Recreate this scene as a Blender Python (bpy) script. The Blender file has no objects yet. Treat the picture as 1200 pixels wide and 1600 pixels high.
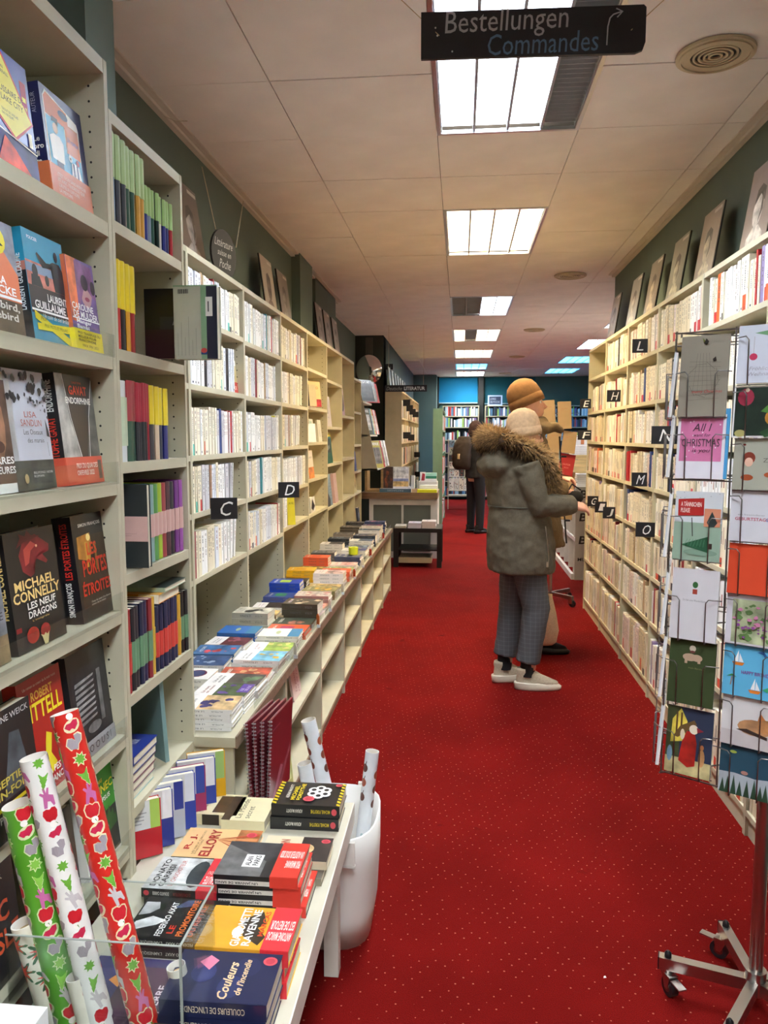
import bpy, math, random
from mathutils import Vector, Matrix, Euler

# ------------------------------------------------------------------ camera, world, exposure
scn = bpy.context.scene
COL = scn.collection
PI = math.pi
CAM_Z = 1.5
cam_data = bpy.data.cameras.new('camera')
cam = bpy.data.objects.new('camera', cam_data)
COL.objects.link(cam)
cam_data.sensor_fit = 'VERTICAL'
cam_data.sensor_height = 32.0
cam_data.lens = 24.0                      # 1200 px focal length on a 1600 px high frame
cam_data.clip_start = 0.02
cam.location = (0, 0, CAM_Z)
cam.rotation_euler = (math.radians(90 - 5.616), 0, math.radians(5.683))
scn.camera = cam

world = bpy.data.worlds.new('world')
scn.world = world
world.use_nodes = True
world.node_tree.nodes['Background'].inputs[0].default_value = (0.5, 0.6, 0.75, 1)
world.node_tree.nodes['Background'].inputs[1].default_value = 0.02
scn.view_settings.view_transform = 'Standard'
scn.view_settings.look = 'None'
scn.view_settings.exposure = 2.05
scn.view_settings.gamma = 1.0
scn.view_settings.use_curve_mapping = False

COOL = (0.86, 0.93, 1.0)
NEUT = (1.0, 0.93, 0.84)
WARM = (1.0, 0.80, 0.50)
BLUE = (0.06, 0.26, 0.46)
LAMP = 15.0                                # radiance of a lit lamp lane

R = random.Random(7)

# ------------------------------------------------------------------ helpers: colours and materials
def hx(s):
    s = s.lstrip('#')
    c = [int(s[i:i + 2], 16) / 255 for i in (0, 2, 4)]
    return tuple(x / 12.92 if x <= 0.04045 else ((x + 0.055) / 1.055) ** 2.4 for x in c)

MATS = {}
def _new(name):
    m = bpy.data.materials.new(name); m.use_nodes = True
    nt = m.node_tree
    return m, nt, nt.nodes['Principled BSDF']

def mat(kind):
    if kind in MATS: return MATS[kind]
    m, nt, b = _new(kind)
    N, L = nt.nodes.new, nt.links.new
    def noise_col(src, scale, lo, hi, detail=3, stretch=None):
        tc = N('ShaderNodeTexCoord'); nz = N('ShaderNodeTexNoise')
        nz.inputs['Scale'].default_value = scale; nz.inputs['Detail'].default_value = detail
        if stretch:
            mp = N('ShaderNodeMapping'); mp.inputs['Scale'].default_value = stretch
            L(tc.outputs['Object'], mp.inputs[0]); L(mp.outputs[0], nz.inputs['Vector'])
        else:
            L(tc.outputs['Object'], nz.inputs['Vector'])
        mr = N('ShaderNodeMapRange')
        mr.inputs['From Min'].default_value = 0.3; mr.inputs['From Max'].default_value = 0.7
        mr.inputs['To Min'].default_value = lo; mr.inputs['To Max'].default_value = hi
        L(nz.outputs[0], mr.inputs[0])
        vm = N('ShaderNodeVectorMath'); vm.operation = 'SCALE'
        L(src, vm.inputs[0]); L(mr.outputs[0], vm.inputs['Scale'])
        return vm.outputs[0], nz
    def attr():
        a = N('ShaderNodeAttribute'); a.attribute_name = 'Col'; return a.outputs['Color']
    base = {'paint': (0.5, 9, .94, 1.06), 'cover': (0.3, 25, .96, 1.04), 'ink': (0.35, 40, .97, 1.03),
            'paper': (0.75, 14, .95, 1.03), 'fabric': (0.9, 120, .88, 1.1), 'canvas': (0.9, 6, .97, 1.03), 'plastic': (0.35, 8, .97, 1.03),
            'skin': (0.5, 30, .95, 1.05), 'wall': (0.75, 3, .93, 1.06), 'photo': (0.4, 22, .45, 1.5),
            'knit': (0.95, 60, .88, 1.1), 'fur': (0.9, 70, .5, 1.35), 'ceil': (0.9, 4, .95, 1.04)}
    if kind in base:
        r, sc, lo, hi = base[kind]
        o, nz = noise_col(attr(), sc, lo, hi, 4 if kind == 'photo' else 2)
        L(o, b.inputs['Base Color']); b.inputs['Roughness'].default_value = r
        if kind in ('fabric', 'knit', 'wall', 'ceil'):
            bp = N('ShaderNodeBump'); bp.inputs['Strength'].default_value = 0.25; bp.inputs['Distance'].default_value = 0.002
            L(nz.outputs[0], bp.inputs['Height']); L(bp.outputs[0], b.inputs['Normal'])
        if kind == 'cover': b.inputs['Coat Weight'].default_value = 0.25; b.inputs['Coat Roughness'].default_value = 0.2
    elif kind == 'pages':
        o, nz = noise_col(attr(), 1, .72, 1.08, 2, (3, 900, 3))
        L(o, b.inputs['Base Color']); b.inputs['Roughness'].default_value = 0.85
    elif kind == 'metal':
        L(attr(), b.inputs['Base Color']); b.inputs['Metallic'].default_value = 1; b.inputs['Roughness'].default_value = 0.28
    elif kind == 'mirror':
        L(attr(), b.inputs['Base Color']); b.inputs['Metallic'].default_value = 1; b.inputs['Roughness'].default_value = 0.02
    elif kind == 'spine':                    # colour comes from the object itself
        oi = N('ShaderNodeObjectInfo')
        o, nz = noise_col(oi.outputs['Color'], 3, .93, 1.04)
        L(o, b.inputs['Base Color']); b.inputs['Roughness'].default_value = 0.5
    elif kind == 'mass':                     # a row of books joined into one part: tint by island
        ge = N('ShaderNodeNewGeometry'); vm = N('ShaderNodeVectorMath'); vm.operation = 'SCALE'
        mr = N('ShaderNodeMapRange'); mr.inputs['To Min'].default_value = .8; mr.inputs['To Max'].default_value = 1.08
        L(ge.outputs['Random Per Island'], mr.inputs[0]); L(attr(), vm.inputs[0]); L(mr.outputs[0], vm.inputs['Scale'])
        L(vm.outputs[0], b.inputs['Base Color']); b.inputs['Roughness'].default_value = 0.6
    elif kind == 'wood':
        o, nz = noise_col(attr(), 4, .7, 1.15, 4, (1, 12, 12))
        L(o, b.inputs['Base Color']); b.inputs['Roughness'].default_value = 0.5
    elif kind == 'clear':
        out = nt.nodes['Material Output']; tr = N('ShaderNodeBsdfTransparent'); gl = N('ShaderNodeBsdfGlossy')
        tr.inputs[0].default_value = (.93, .95, .95, 1); gl.inputs['Roughness'].default_value = 0.04
        lw = N('ShaderNodeLayerWeight'); lw.inputs[0].default_value = 0.5; pw = N('ShaderNodeMath'); pw.operation = 'POWER'; pw.inputs[1].default_value = 4
        L(lw.outputs['Facing'], pw.inputs[0]); fr = N('ShaderNodeMath'); fr.operation = 'MULTIPLY_ADD'; fr.inputs[1].default_value = .35; fr.inputs[2].default_value = .03; L(pw.outputs[0], fr.inputs[0])
        mx = N('ShaderNodeMixShader'); L(fr.outputs[0], mx.inputs[0]); L(tr.outputs[0], mx.inputs[1]); L(gl.outputs[0], mx.inputs[2])
        L(mx.outputs[0], out.inputs[0])
    elif kind == 'carpet':
        tc = N('ShaderNodeTexCoord'); mp = N('ShaderNodeMapping'); mp.inputs['Rotation'].default_value = (0, 0, math.radians(38))
        vo = N('ShaderNodeTexVoronoi'); vo.inputs['Scale'].default_value = 1 / 0.034; vo.inputs['Randomness'].default_value = 0.12
        L(tc.outputs['Object'], mp.inputs[0]); L(mp.outputs[0], vo.inputs['Vector'])
        lt = N('ShaderNodeMath'); lt.operation = 'LESS_THAN'; lt.inputs[1].default_value = 0.08
        L(vo.outputs['Distance'], lt.inputs[0])
        nz = N('ShaderNodeTexNoise'); nz.inputs['Scale'].default_value = 2.2; nz.inputs['Detail'].default_value = 6
        L(tc.outputs['Object'], nz.inputs['Vector'])
        cr = N('ShaderNodeValToRGB'); L(nz.outputs[0], cr.inputs[0])
        cr.color_ramp.elements[0].position = .3; cr.color_ramp.elements[0].color = (0.125, 0.0032, 0.0026, 1)
        cr.color_ramp.elements[1].position = .75; cr.color_ramp.elements[1].color = (0.185, 0.0052, 0.0044, 1)
        n2 = N('ShaderNodeTexNoise'); n2.inputs['Scale'].default_value = 420; n2.inputs['Detail'].default_value = 1
        L(tc.outputs['Object'], n2.inputs['Vector'])
        mx = N('ShaderNodeMixRGB'); mx.inputs['Color2'].default_value = (0.40, 0.11, 0.07, 1)
        L(cr.outputs[0], mx.inputs['Color1']); L(lt.outputs[0], mx.inputs['Fac'])
        mr = N('ShaderNodeMapRange'); mr.inputs['From Min'].default_value = .3; mr.inputs['From Max'].default_value = .7
        mr.inputs['To Min'].default_value = .72; mr.inputs['To Max'].default_value = 1.2; L(n2.outputs[0], mr.inputs[0])
        vm = N('ShaderNodeVectorMath'); vm.operation = 'SCALE'; L(mx.outputs[0], vm.inputs[0]); L(mr.outputs[0], vm.inputs['Scale'])
        # a few trodden-in stains with a shape of their own
        n3 = N('ShaderNodeTexNoise'); n3.inputs['Scale'].default_value = 5.5; n3.inputs['Detail'].default_value = 3
        L(tc.outputs['Object'], n3.inputs['Vector'])
        st = N('ShaderNodeMapRange'); st.inputs['From Min'].default_value = .70; st.inputs['From Max'].default_value = .78
        st.inputs['To Min'].default_value = 1; st.inputs['To Max'].default_value = .45; L(n3.outputs[0], st.inputs[0])
        v2 = N('ShaderNodeVectorMath'); v2.operation = 'SCALE'; L(vm.outputs[0], v2.inputs[0]); L(st.outputs[0], v2.inputs['Scale'])
        L(v2.outputs[0], b.inputs['Base Color']); b.inputs['Roughness'].default_value = 0.95
        b.inputs['Specular IOR Level'].default_value = 0.08
        bp = N('ShaderNodeBump'); bp.inputs['Strength'].default_value = .5; bp.inputs['Distance'].default_value = .003
        L(n2.outputs[0], bp.inputs['Height']); L(bp.outputs[0], b.inputs['Normal'])
    MATS[kind] = m
    return m

def emit(name, col, strength):
    key = 'emit' + name
    if key not in MATS:
        m, nt, b = _new(key)
        b.inputs['Base Color'].default_value = (.8, .8, .8, 1)
        b.inputs['Emission Color'].default_value = (*col, 1); b.inputs['Emission Strength'].default_value = strength
        MATS[key] = m
    return MATS[key]

# ------------------------------------------------------------------ helpers: meshes
class MB:
    """collects faces; every face has a material key and a colour; build() links them as one mesh object"""
    def __init__(s): s.v = []; s.f = []; s.k = []; s.c = []; s.sm = []
    def face(s, pts, k, c, smooth=False):
        n = len(s.v); s.v += [tuple(p) for p in pts]; s.f.append(tuple(range(n, n + len(pts))))
        s.k.append(k); s.c.append(c); s.sm.append(smooth)
    def mesh(s, verts, faces, k, c, smooth=False):
        n = len(s.v); s.v += [tuple(p) for p in verts]
        for f in faces:
            s.f.append(tuple(i + n for i in f)); s.k.append(k); s.c.append(c); s.sm.append(smooth)
    def box(s, a, b, k='paint', c=(.5, .5, .5), M=None):
        x0, y0, z0 = a; x1, y1, z1 = b
        vs = [Vector(p) for p in ((x0, y0, z0), (x1, y0, z0), (x1, y1, z0), (x0, y1, z0), (x0, y0, z1), (x1, y0, z1), (x1, y1, z1), (x0, y1, z1))]
        if M is not None: vs = [M @ v for v in vs]
        s.mesh(vs, [(0, 3, 2, 1), (4, 5, 6, 7), (0, 1, 5, 4), (1, 2, 6, 5), (2, 3, 7, 6), (3, 0, 4, 7)], k, c)
        return s
    def tube(s, pts, r, k, c, n=8, caps=True, smooth=True):
        pts = [Vector(p) for p in pts]; rs = r if isinstance(r, (list, tuple)) else [r] * len(pts)
        rings = []; up = None
        for i, p in enumerate(pts):
            d = (pts[min(i + 1, len(pts) - 1)] - pts[max(i - 1, 0)]).normalized()
            if up is None:
                up = Vector((0, 0, 1)) if abs(d.z) < .9 else Vector((1, 0, 0))
            a = d.cross(up)
            if a.length < 1e-4: a = d.cross(Vector((0, 1, 0)))
            a.normalize(); bb = a.cross(d).normalized(); up = bb
            rings.append([p + (a * math.cos(t) + bb * math.sin(t)) * rs[i] for t in [2 * PI * j / n for j in range(n)]])
        vs = [v for rg in rings for v in rg]; fs = []
        for i in range(len(pts) - 1):
            for j in range(n):
                fs.append((i * n + j, i * n + (j + 1) % n, (i + 1) * n + (j + 1) % n, (i + 1) * n + j))
        s.mesh(vs, fs, k, c, smooth)
        if caps:
            s.mesh(rings[0], [tuple(range(n))[::-1]], k, c); s.mesh(rings[-1], [tuple(range(n))], k, c)
        return s
    def prism(s, poly, z0, z1, k, c, M=None):
        n = len(poly)
        vs = [Vector((x, y, z0)) for x, y in poly] + [Vector((x, y, z1)) for x, y in poly]
        if M is not None: vs = [M @ v for v in vs]
        s.mesh(vs, [tuple(range(n))[::-1], tuple(range(n, 2 * n))] + [(i, (i + 1) % n, n + (i + 1) % n, n + i) for i in range(n)], k, c)
        return s
    def ball(s, ctr, rad, k, c, n=12, m=8, M=None):
        rx, ry, rz = rad if isinstance(rad, (list, tuple)) else (rad,) * 3
        vs = []; fs = []
        for i in range(m + 1):
            th = PI * i / m
            for j in range(n):
                ph = 2 * PI * j / n
                v = Vector((rx * math.sin(th) * math.cos(ph), ry * math.sin(th) * math.sin(ph), rz * math.cos(th)))
                if M is not None: v = M @ v
                vs.append(v + Vector(ctr))
        for i in range(m):
            for j in range(n):
                fs.append((i * n + j, (i + 1) * n + j, (i + 1) * n + (j + 1) % n, i * n + (j + 1) % n))
        s.mesh(vs, fs, k, c, True); return s
    def loft(s, secs, k, c, n=16, caps=True, smooth=True):
        """secs: (x, y, z, rx, ry, angle): horizontal ellipses"""
        rings = []
        for (x, y, z, rx, ry, *a) in secs:
            a = a[0] if a else 0; ca, sa = math.cos(a), math.sin(a)
            rings.append([Vector((x + rx * math.cos(t) * ca - ry * math.sin(t) * sa, y + rx * math.cos(t) * sa + ry * math.sin(t) * ca, z)) for t in [2 * PI * j / n for j in range(n)]])
        vs = [v for r_ in rings for v in r_]; fs = []
        for i in range(len(rings) - 1):
            for j in range(n): fs.append((i * n + j, i * n + (j + 1) % n, (i + 1) * n + (j + 1) % n, (i + 1) * n + j))
        if caps: fs += [tuple(range(n))[::-1], tuple(range((len(rings) - 1) * n, len(rings) * n))]
        s.mesh(vs, fs, k, c, smooth); return s
    def text(s, string, M, w, h, c, k='ink', bold=False, keep=False, slant=0, halign='c'):
        """text fitted into a w x h box whose lower left corner is M's origin"""
        vs, fs, bw, bh = text_mesh(string, bold)
        if bw <= 0 or bh <= 0: return s
        sx, sy = w / bw, h / bh
        if keep: sx = sy = min(sx, sy)
        ox = {'c': (w - bw * sx) / 2, 'l': 0, 'r': w - bw * sx}[halign]; oy = (h - bh * sy) / 2
        s.mesh([M @ Vector((x * sx + ox + slant * y * sy, y * sy + oy, 0)) for x, y in vs], fs, k, c)
        return s
    def data(s, name):
        me = bpy.data.meshes.new(name)
        me.from_pydata(s.v, [], s.f)
        keys = []
        for k in s.k:
            if k not in keys: keys.append(k)
        for k in keys: me.materials.append(k if isinstance(k, bpy.types.Material) else mat(k))
        me.polygons.foreach_set('material_index', [keys.index(k) for k in s.k])
        me.polygons.foreach_set('use_smooth', s.sm)
        at = me.color_attributes.new('Col', 'FLOAT_COLOR', 'CORNER')
        cols = []
        for f, c in zip(s.f, s.c): cols += [c[0], c[1], c[2], 1.0] * len(f)
        at.data.foreach_set('color', cols)
        me.update()
        return me
    def build(s, name, parent=None, loc=None, kind=None, label=None, M=None):
        o = bpy.data.objects.new(name, s.data(name)); COL.objects.link(o)
        if parent is not None: o.parent = parent
        if loc is not None: o.location = loc
        if M is not None: o.matrix_local = M
        if kind: o['kind'] = kind
        if label: o['label'] = label
        return o

TXT = {}
def text_mesh(string, bold=False):
    key = (string, bold)
    if key in TXT: return TXT[key]
    cu = bpy.data.curves.new('t', 'FONT'); cu.body = string; cu.resolution_u = 2; cu.fill_mode = 'FRONT'
    if bold: cu.offset = 0.022
    o = bpy.data.objects.new('t', cu); COL.objects.link(o)
    dg = bpy.context.evaluated_depsgraph_get()
    me = bpy.data.meshes.new_from_object(o.evaluated_get(dg))
    vs = [(v.co.x, v.co.y) for v in me.vertices]; fs = [tuple(p.vertices) for p in me.polygons]
    bpy.data.objects.remove(o); bpy.data.curves.remove(cu); bpy.data.meshes.remove(me)
    if not vs: r = ([], [], 0, 0)
    else:
        x0 = min(v[0] for v in vs); y0 = min(v[1] for v in vs)
        vs = [(x - x0, y - y0) for x, y in vs]
        r = (vs, fs, max(v[0] for v in vs), max(v[1] for v in vs))
    TXT[key] = r
    return r

def empty(name, loc=(0, 0, 0), rz=0, M=None):
    o = bpy.data.objects.new(name, None); COL.objects.link(o)
    o.empty_display_size = 0.05
    if M is not None: o.matrix_world = M
    else: o.location = loc; o.rotation_euler = (0, 0, rz)
    return o
def tag(o, label, cat, group=None):
    o['label'] = label; o['category'] = cat
    if group: o['group'] = group
    return o
def structure(o): o['kind'] = 'structure'; return o
def copy_tree(o, parent=None):
    c = o.copy(); COL.objects.link(c)
    if parent is not None: c.parent = parent
    for ch in o.children: copy_tree(ch, c)
    return c
def basis(ox, ax, ay, az):
    M = Matrix.Identity(4)
    for i, a in enumerate((ax, ay, az)):
        for r_ in range(3): M[r_][i] = a[r_]
    for r_ in range(3): M[r_][3] = ox[r_]
    return M
def T(x, y, z): return Matrix.Translation((x, y, z))
def RZ(a): return Matrix.Rotation(a, 4, 'Z')
def RX(a): return Matrix.Rotation(a, 4, 'X')

SHELF = hx('c3bda4')
SHELF2 = hx('cdc3a0')
WALLG = hx('5d6a5d')
CREAM = hx('e9e1cc')
BLACK = hx('16161a'); WHITE = hx('efeeea'); RED = hx('c8202a')

# ------------------------------------------------------------------ printed covers
def star(cx, cy, r1, r2, n, a0=0):
    return [(cx + (r1 if i % 2 == 0 else r2) * math.cos(a0 + PI * i / n), cy + (r1 if i % 2 == 0 else r2) * math.sin(a0 + PI * i / n)) for i in range(2 * n)]
def ell(cx, cy, rx, ry, n=14):
    return [(cx + rx * math.cos(2 * PI * i / n), cy + ry * math.sin(2 * PI * i / n)) for i in range(n)]

def draw(mb, items, fr, w, h, d0=.0003, dd=.00012):
    """items on a frame: fr maps (x, y, height off the surface) to a point; u, v run 0..1"""
    for i, it in enumerate(items):
        z = d0 + dd * i; t = it[0]
        if t == 'r':
            _, x0, y0, x1, y1, c, *k = it; k = k[0] if k else 'ink'
            mb.face([fr(x0 * w, y0 * h, z), fr(x1 * w, y0 * h, z), fr(x1 * w, y1 * h, z), fr(x0 * w, y1 * h, z)], k, hx(c))
        elif t == 'p':
            _, pts, c, *k = it; k = k[0] if k else 'ink'
            cx = sum(p[0] for p in pts) / len(pts); cy = sum(p[1] for p in pts) / len(pts)
            P = [fr(cx * w, cy * h, z)] + [fr(x * w, y * h, z) for x, y in pts]; n = len(pts)
            mb.mesh(P, [(0, 1 + j, 1 + (j + 1) % n) for j in range(n)], k, hx(c))
        elif t == 'e':
            _, cx, cy, rx, ry, c, *k = it; k = k[0] if k else 'ink'
            mb.face([fr(x * w, y * h, z) for x, y in ell(cx, cy, rx, ry)], k, hx(c))
        elif t == 'l':                       # a thin line
            _, x0, y0, x1, y1, wd, c = it
            dx, dy = (x1 - x0) * w, (y1 - y0) * h; L_ = math.hypot(dx, dy) or 1; nx, ny = -dy / L_ * wd / 2, dx / L_ * wd / 2
            mb.face([fr(x0 * w - nx, y0 * h - ny, z), fr(x1 * w - nx, y1 * h - ny, z), fr(x1 * w + nx, y1 * h + ny, z), fr(x0 * w + nx, y0 * h + ny, z)], 'ink', hx(c))
        elif t in ('t', 'tv'):
            _, s_, cx, cy, tw, th, c, *o = it; o = o[0] if o else {}
            vs, fs, bw, bh = text_mesh(s_, o.get('b', False))
            if bw <= 0: continue
            a = o.get('a', 0) + (PI / 2 if t == 'tv' else 0); ca, sa = math.cos(a), math.sin(a)
            W_, H_ = (tw * w, th * h) if t == 't' else (th * h, tw * w)
            sx, sy = W_ / bw, H_ / bh
            if o.get('keep'): sx = sy = min(sx, sy)
            sl = o.get('s', 0); P = []
            for x, y in vs:
                lx = (x - bw / 2) * sx + sl * (y - bh / 2) * sy; ly = (y - bh / 2) * sy
                P.append(fr(cx * w + lx * ca - ly * sa, cy * h + lx * sa + ly * ca, z))
            mb.mesh(P, fs, 'ink', hx(c))

def lines(x0, y0, x1, y1, n, c, rnd, thick=.35):
    """small print: broken horizontal dashes"""
    out = []; st = (y1 - y0) / n
    for i in range(n):
        e = x1 - rnd.random() * (x1 - x0) * .35
        out.append(('r', x0, y1 - (i + thick) * st, e, y1 - i * st, c))
    return out

def book(label, M, w, t, h, col, items=(), spine=(), rnd_sp=0, name='cover_book', cat='book', group=None, back=None, pages=CREAM, band=None, kcover='cover', spcol=None):
    """front face in the local xz plane looking to -y, spine on the local x = 0 side"""
    root = empty(name, M=M); tag(root, label, cat, group)
    e = .0009; c = hx(col); bc = hx(back) if back else c; sc = hx(spcol) if spcol else bc
    mb = MB()
    mb.box((0, 0, 0), (w, e, h), kcover, c); mb.box((0, t - e, 0), (w, t, h), kcover, bc); mb.box((-e, 0, 0), (e, t, h), kcover, sc)
    arc = lambda g, k_: [(.0, -g)] + [(-rnd_sp * math.sin(PI * j / 6) - k_, (t) * j / 6 if 0 < j < 6 else (-g if j == 0 else t + g)) for j in range(7)] + [(.0, t + g)]
    if rnd_sp: mb.prism(arc(0, e)[::-1], 0, h, kcover, sc)
    mb.build('cover', root)
    p = MB(); p.box((e, e, .002), (w - .003, t - e, h - .002), 'pages', pages); p.build('page_block', root)
    pr = MB()
    draw(pr, items, lambda x, y, z: Vector((x, -z, y)), w, h)
    # spine frame: x along thickness (seen from -x the near edge is the front cover), y up
    draw(pr, spine, lambda x, y, z: Vector((-e - z, t - x, y)), t, h)
    if pr.f: pr.build('cover_print', root)
    if band:
        bh0, bh1, bcol, bitems = band
        b = MB(); o = .0012
        b.box((-e - o, -o - .0015, bh0 * h), (w + .0005, -.0013, bh1 * h), 'ink', hx(bcol)); b.box((-e - o - .0008, -o, bh0 * h), (-e - .0009, t, bh1 * h), 'ink', hx(bcol))
        if rnd_sp: b.prism(arc(.0003, e + .0008)[::-1], bh0 * h, bh1 * h, 'cover', hx(bcol))
        draw(b, bitems, lambda x, y, z: Vector((x, -o - .0016 - z, bh0 * h + y)), w, (bh1 - bh0) * h)
        b.build('paper_band', root)
    return root

def shelf_m(y, z, x=-.80, tilt=0.10):       # cover facing the aisle from the left (+x), leaning back
    return T(x, y, z) @ RZ(PI / 2) @ RX(-tilt)
def flat_m(xr, y, ztop, rz=0):              # lying, cover up, spine towards -y, head towards -x
    return T(xr, y, ztop) @ RZ(rz) @ basis((0, 0, 0), (0, 1, 0), (0, 0, -1), (-1, 0, 0))
# ================================================================== THE ROOM
CEIL = 2.92
YB, YF = -3.0, 18.8
def wallbox(name, a, b, c=WALLG, k='wall'):
    return structure(MB().box(a, b, k, c).build(name))
fl = structure(MB().box((-1.7, YB, -.05), (4.2, YF, 0), 'carpet', (1, 1, 1)).build('floor'))
wallbox('wall_left', (-1.5, YB, 0), (-1.33, 8.2, CEIL + .08))
wallbox('wall_left_far', (-1.7, 8.2, 0), (-1.5, 11.0, CEIL + .08))
wallbox('wall_left_back', (-1.7, 11.0, 0), (-1.1, YF, CEIL + .08), hx('57696a'))
wallbox('wall_right', (1.34, YB, 0), (1.5, 7.1, CEIL + .08))
wallbox('wall_right_far', (4.0, 7.1, 0), (4.2, YF, CEIL + .08), hx('57696a'))
wallbox('wall_right_return', (1.5, 6.95, 0), (4.2, 7.1, CEIL + .08))
wallbox('wall_back', (-1.5, YB - .1, 0), (1.5, YB, CEIL + .08), hx('8d9488'))
wallbox('wall_front', (-1.7, YF, 0), (4.2, YF + .12, CEIL + .08), hx('56766e'))
wallbox('wall_nook', (-1.1, 17.9, 0), (-.57, YF, CEIL - .01), hx('57716f'))
wallbox('pillar_left', (-1.33, 2.37, 0), (-1.15, 2.57, CEIL), hx('7c9492'))
wallbox('pillar_left_middle', (-1.33, 6.05, 0), (-1.26, 6.55, CEIL), WALLG)
wallbox('pillar_left_inner', (-1.33, 6.9, 2.3), (-1.30, 8.0, CEIL), WALLG)

# ceiling: tiles on a 0.655 x 0.61 grid with open joints, dark void above
ceil = structure(empty('ceiling', (0, 0, 0)))
MB().box((-1.7, YB, CEIL + .08), (4.2, YF, CEIL + .14), 'ceil', hx('6a5f52')).build('void', ceil)
XG = [-1.7, -1.435, -.78, -.125, .53, 1.185, 1.84, 2.495, 3.15, 3.805, 4.2]
YG0, YST = 3.18 - .61 * 10, .61
LUMS = [  # x col, first row joint index, lanes lit, colour
    (-.125, -.48, (1, 1, 1, 1), COOL, 'cool'), (-.125, -2.31, (1, 1, 1, 1), NEUT, 'neutral'),
    (-.125, 2.57, (1, 1, 1, 0), COOL, 'cool'), (-.125, 5.01, (1, 1, 1, 1), WARM, 'warm'),
    (-.125, 8.06, (0, 0, 1, 1), COOL, 'cool'), (-.125, 10.50, (1, 0, 1, 1), WARM, 'warm'),
    (-.125, 12.94, (1, 1, 1, 1), WARM, 'warm'), (-.125, 15.38, (1, 1, 1, 1), BLUE, 'blue'), (-.125, 17.21, (1, 1, 1, 1), NEUT, 'neutral'),
    (1.84, 11.72, (1, 1, 1, 1), COOL, 'cool'), (1.84, 14.16, (1, 1, 1, 1), BLUE, 'blue'), (1.84, 16.60, (1, 1, 1, 1), BLUE, 'blue'),
    (1.84, 9.28, (1, 1, 1, 1), NEUT, 'neutral')]
holes = set()
for (lx, ly, *_) in LUMS:
    ci = min(range(len(XG)), key=lambda i: abs(XG[i] - lx)); ri = round((ly - YG0) / YST)
    holes |= {(ci, ri), (ci, ri + 1)}
tile_mesh = {}
rt = random.Random(3)
CEILC = hx('efe9e2')
nrow = int((YF - YB) / YST) + 2
for ci in range(len(XG) - 1):
    for ri in range(0, nrow + 1):
        if (ci, ri) in holes: continue
        x0, x1 = XG[ci], XG[ci + 1]; y0 = YG0 + ri * YST; y1 = min(y0 + YST, YF)
        if y1 - y0 < .05: continue
        if ci == 0 and not (8.2 < y0 < 11): continue
        if y1 < 7 and x0 > 1.3: continue
        if ci == 1 and y0 < 8: x0 = -1.33 
        if x0 == 1.185 and y1 < 7.2: x1 = 1.34
        g = .0022; key = (round(x1 - x0, 3), round(y1 - y0, 3))
        if key not in tile_mesh:
            w_, d_ = x1 - x0, y1 - y0
            tile_mesh[key] = MB().prism([(g, g), (w_ - g, g), (w_ - g, d_ - g), (g, d_ - g)], 0, .015, 'ceil', CEILC).data('ceiling_tile')
        o = bpy.data.objects.new('ceiling_tile', tile_mesh[key]); COL.objects.link(o); o.parent = ceil
        o.location = (x0, y0, CEIL + rt.choice((0, 0, .001, .002)))
        if rt.random() < .07: o.rotation_euler = (math.radians(rt.uniform(-.25, .25)), math.radians(rt.uniform(-.3, .3)), 0)
# stepped plaster edge along the walls
for nm, xa, s_ in (('trim_1', -1.33, 1), ('trim_2', 1.34, -1)):
    m = MB(); y1_ = 8.2 if s_ > 0 else 7.1
    a, b_ = sorted((xa, xa + s_ * .03)); m.box((a, YB, CEIL - .025), (b_, y1_, CEIL - .001), 'ceil', hx('cfc4b6'))
    a, b_ = sorted((xa, xa + s_ * .06)); m.box((a, YB, CEIL - .010), (b_, y1_, CEIL - .0005), 'ceil', hx('cfc4b6'))
    structure(m.build(nm))
for nm, a, b_ in (('baseboard_left', (-1.33, YB, 0), (-1.318, .9, .07)), ('baseboard_right', (1.328, YB, 0), (1.34, 1.3, .07)), ('baseboard_front', (-.5, YF - .012, 0), (4, YF, .07))):
    structure(MB().box(a, b_, 'paint', hx('6a4a40')).build(nm))

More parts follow.
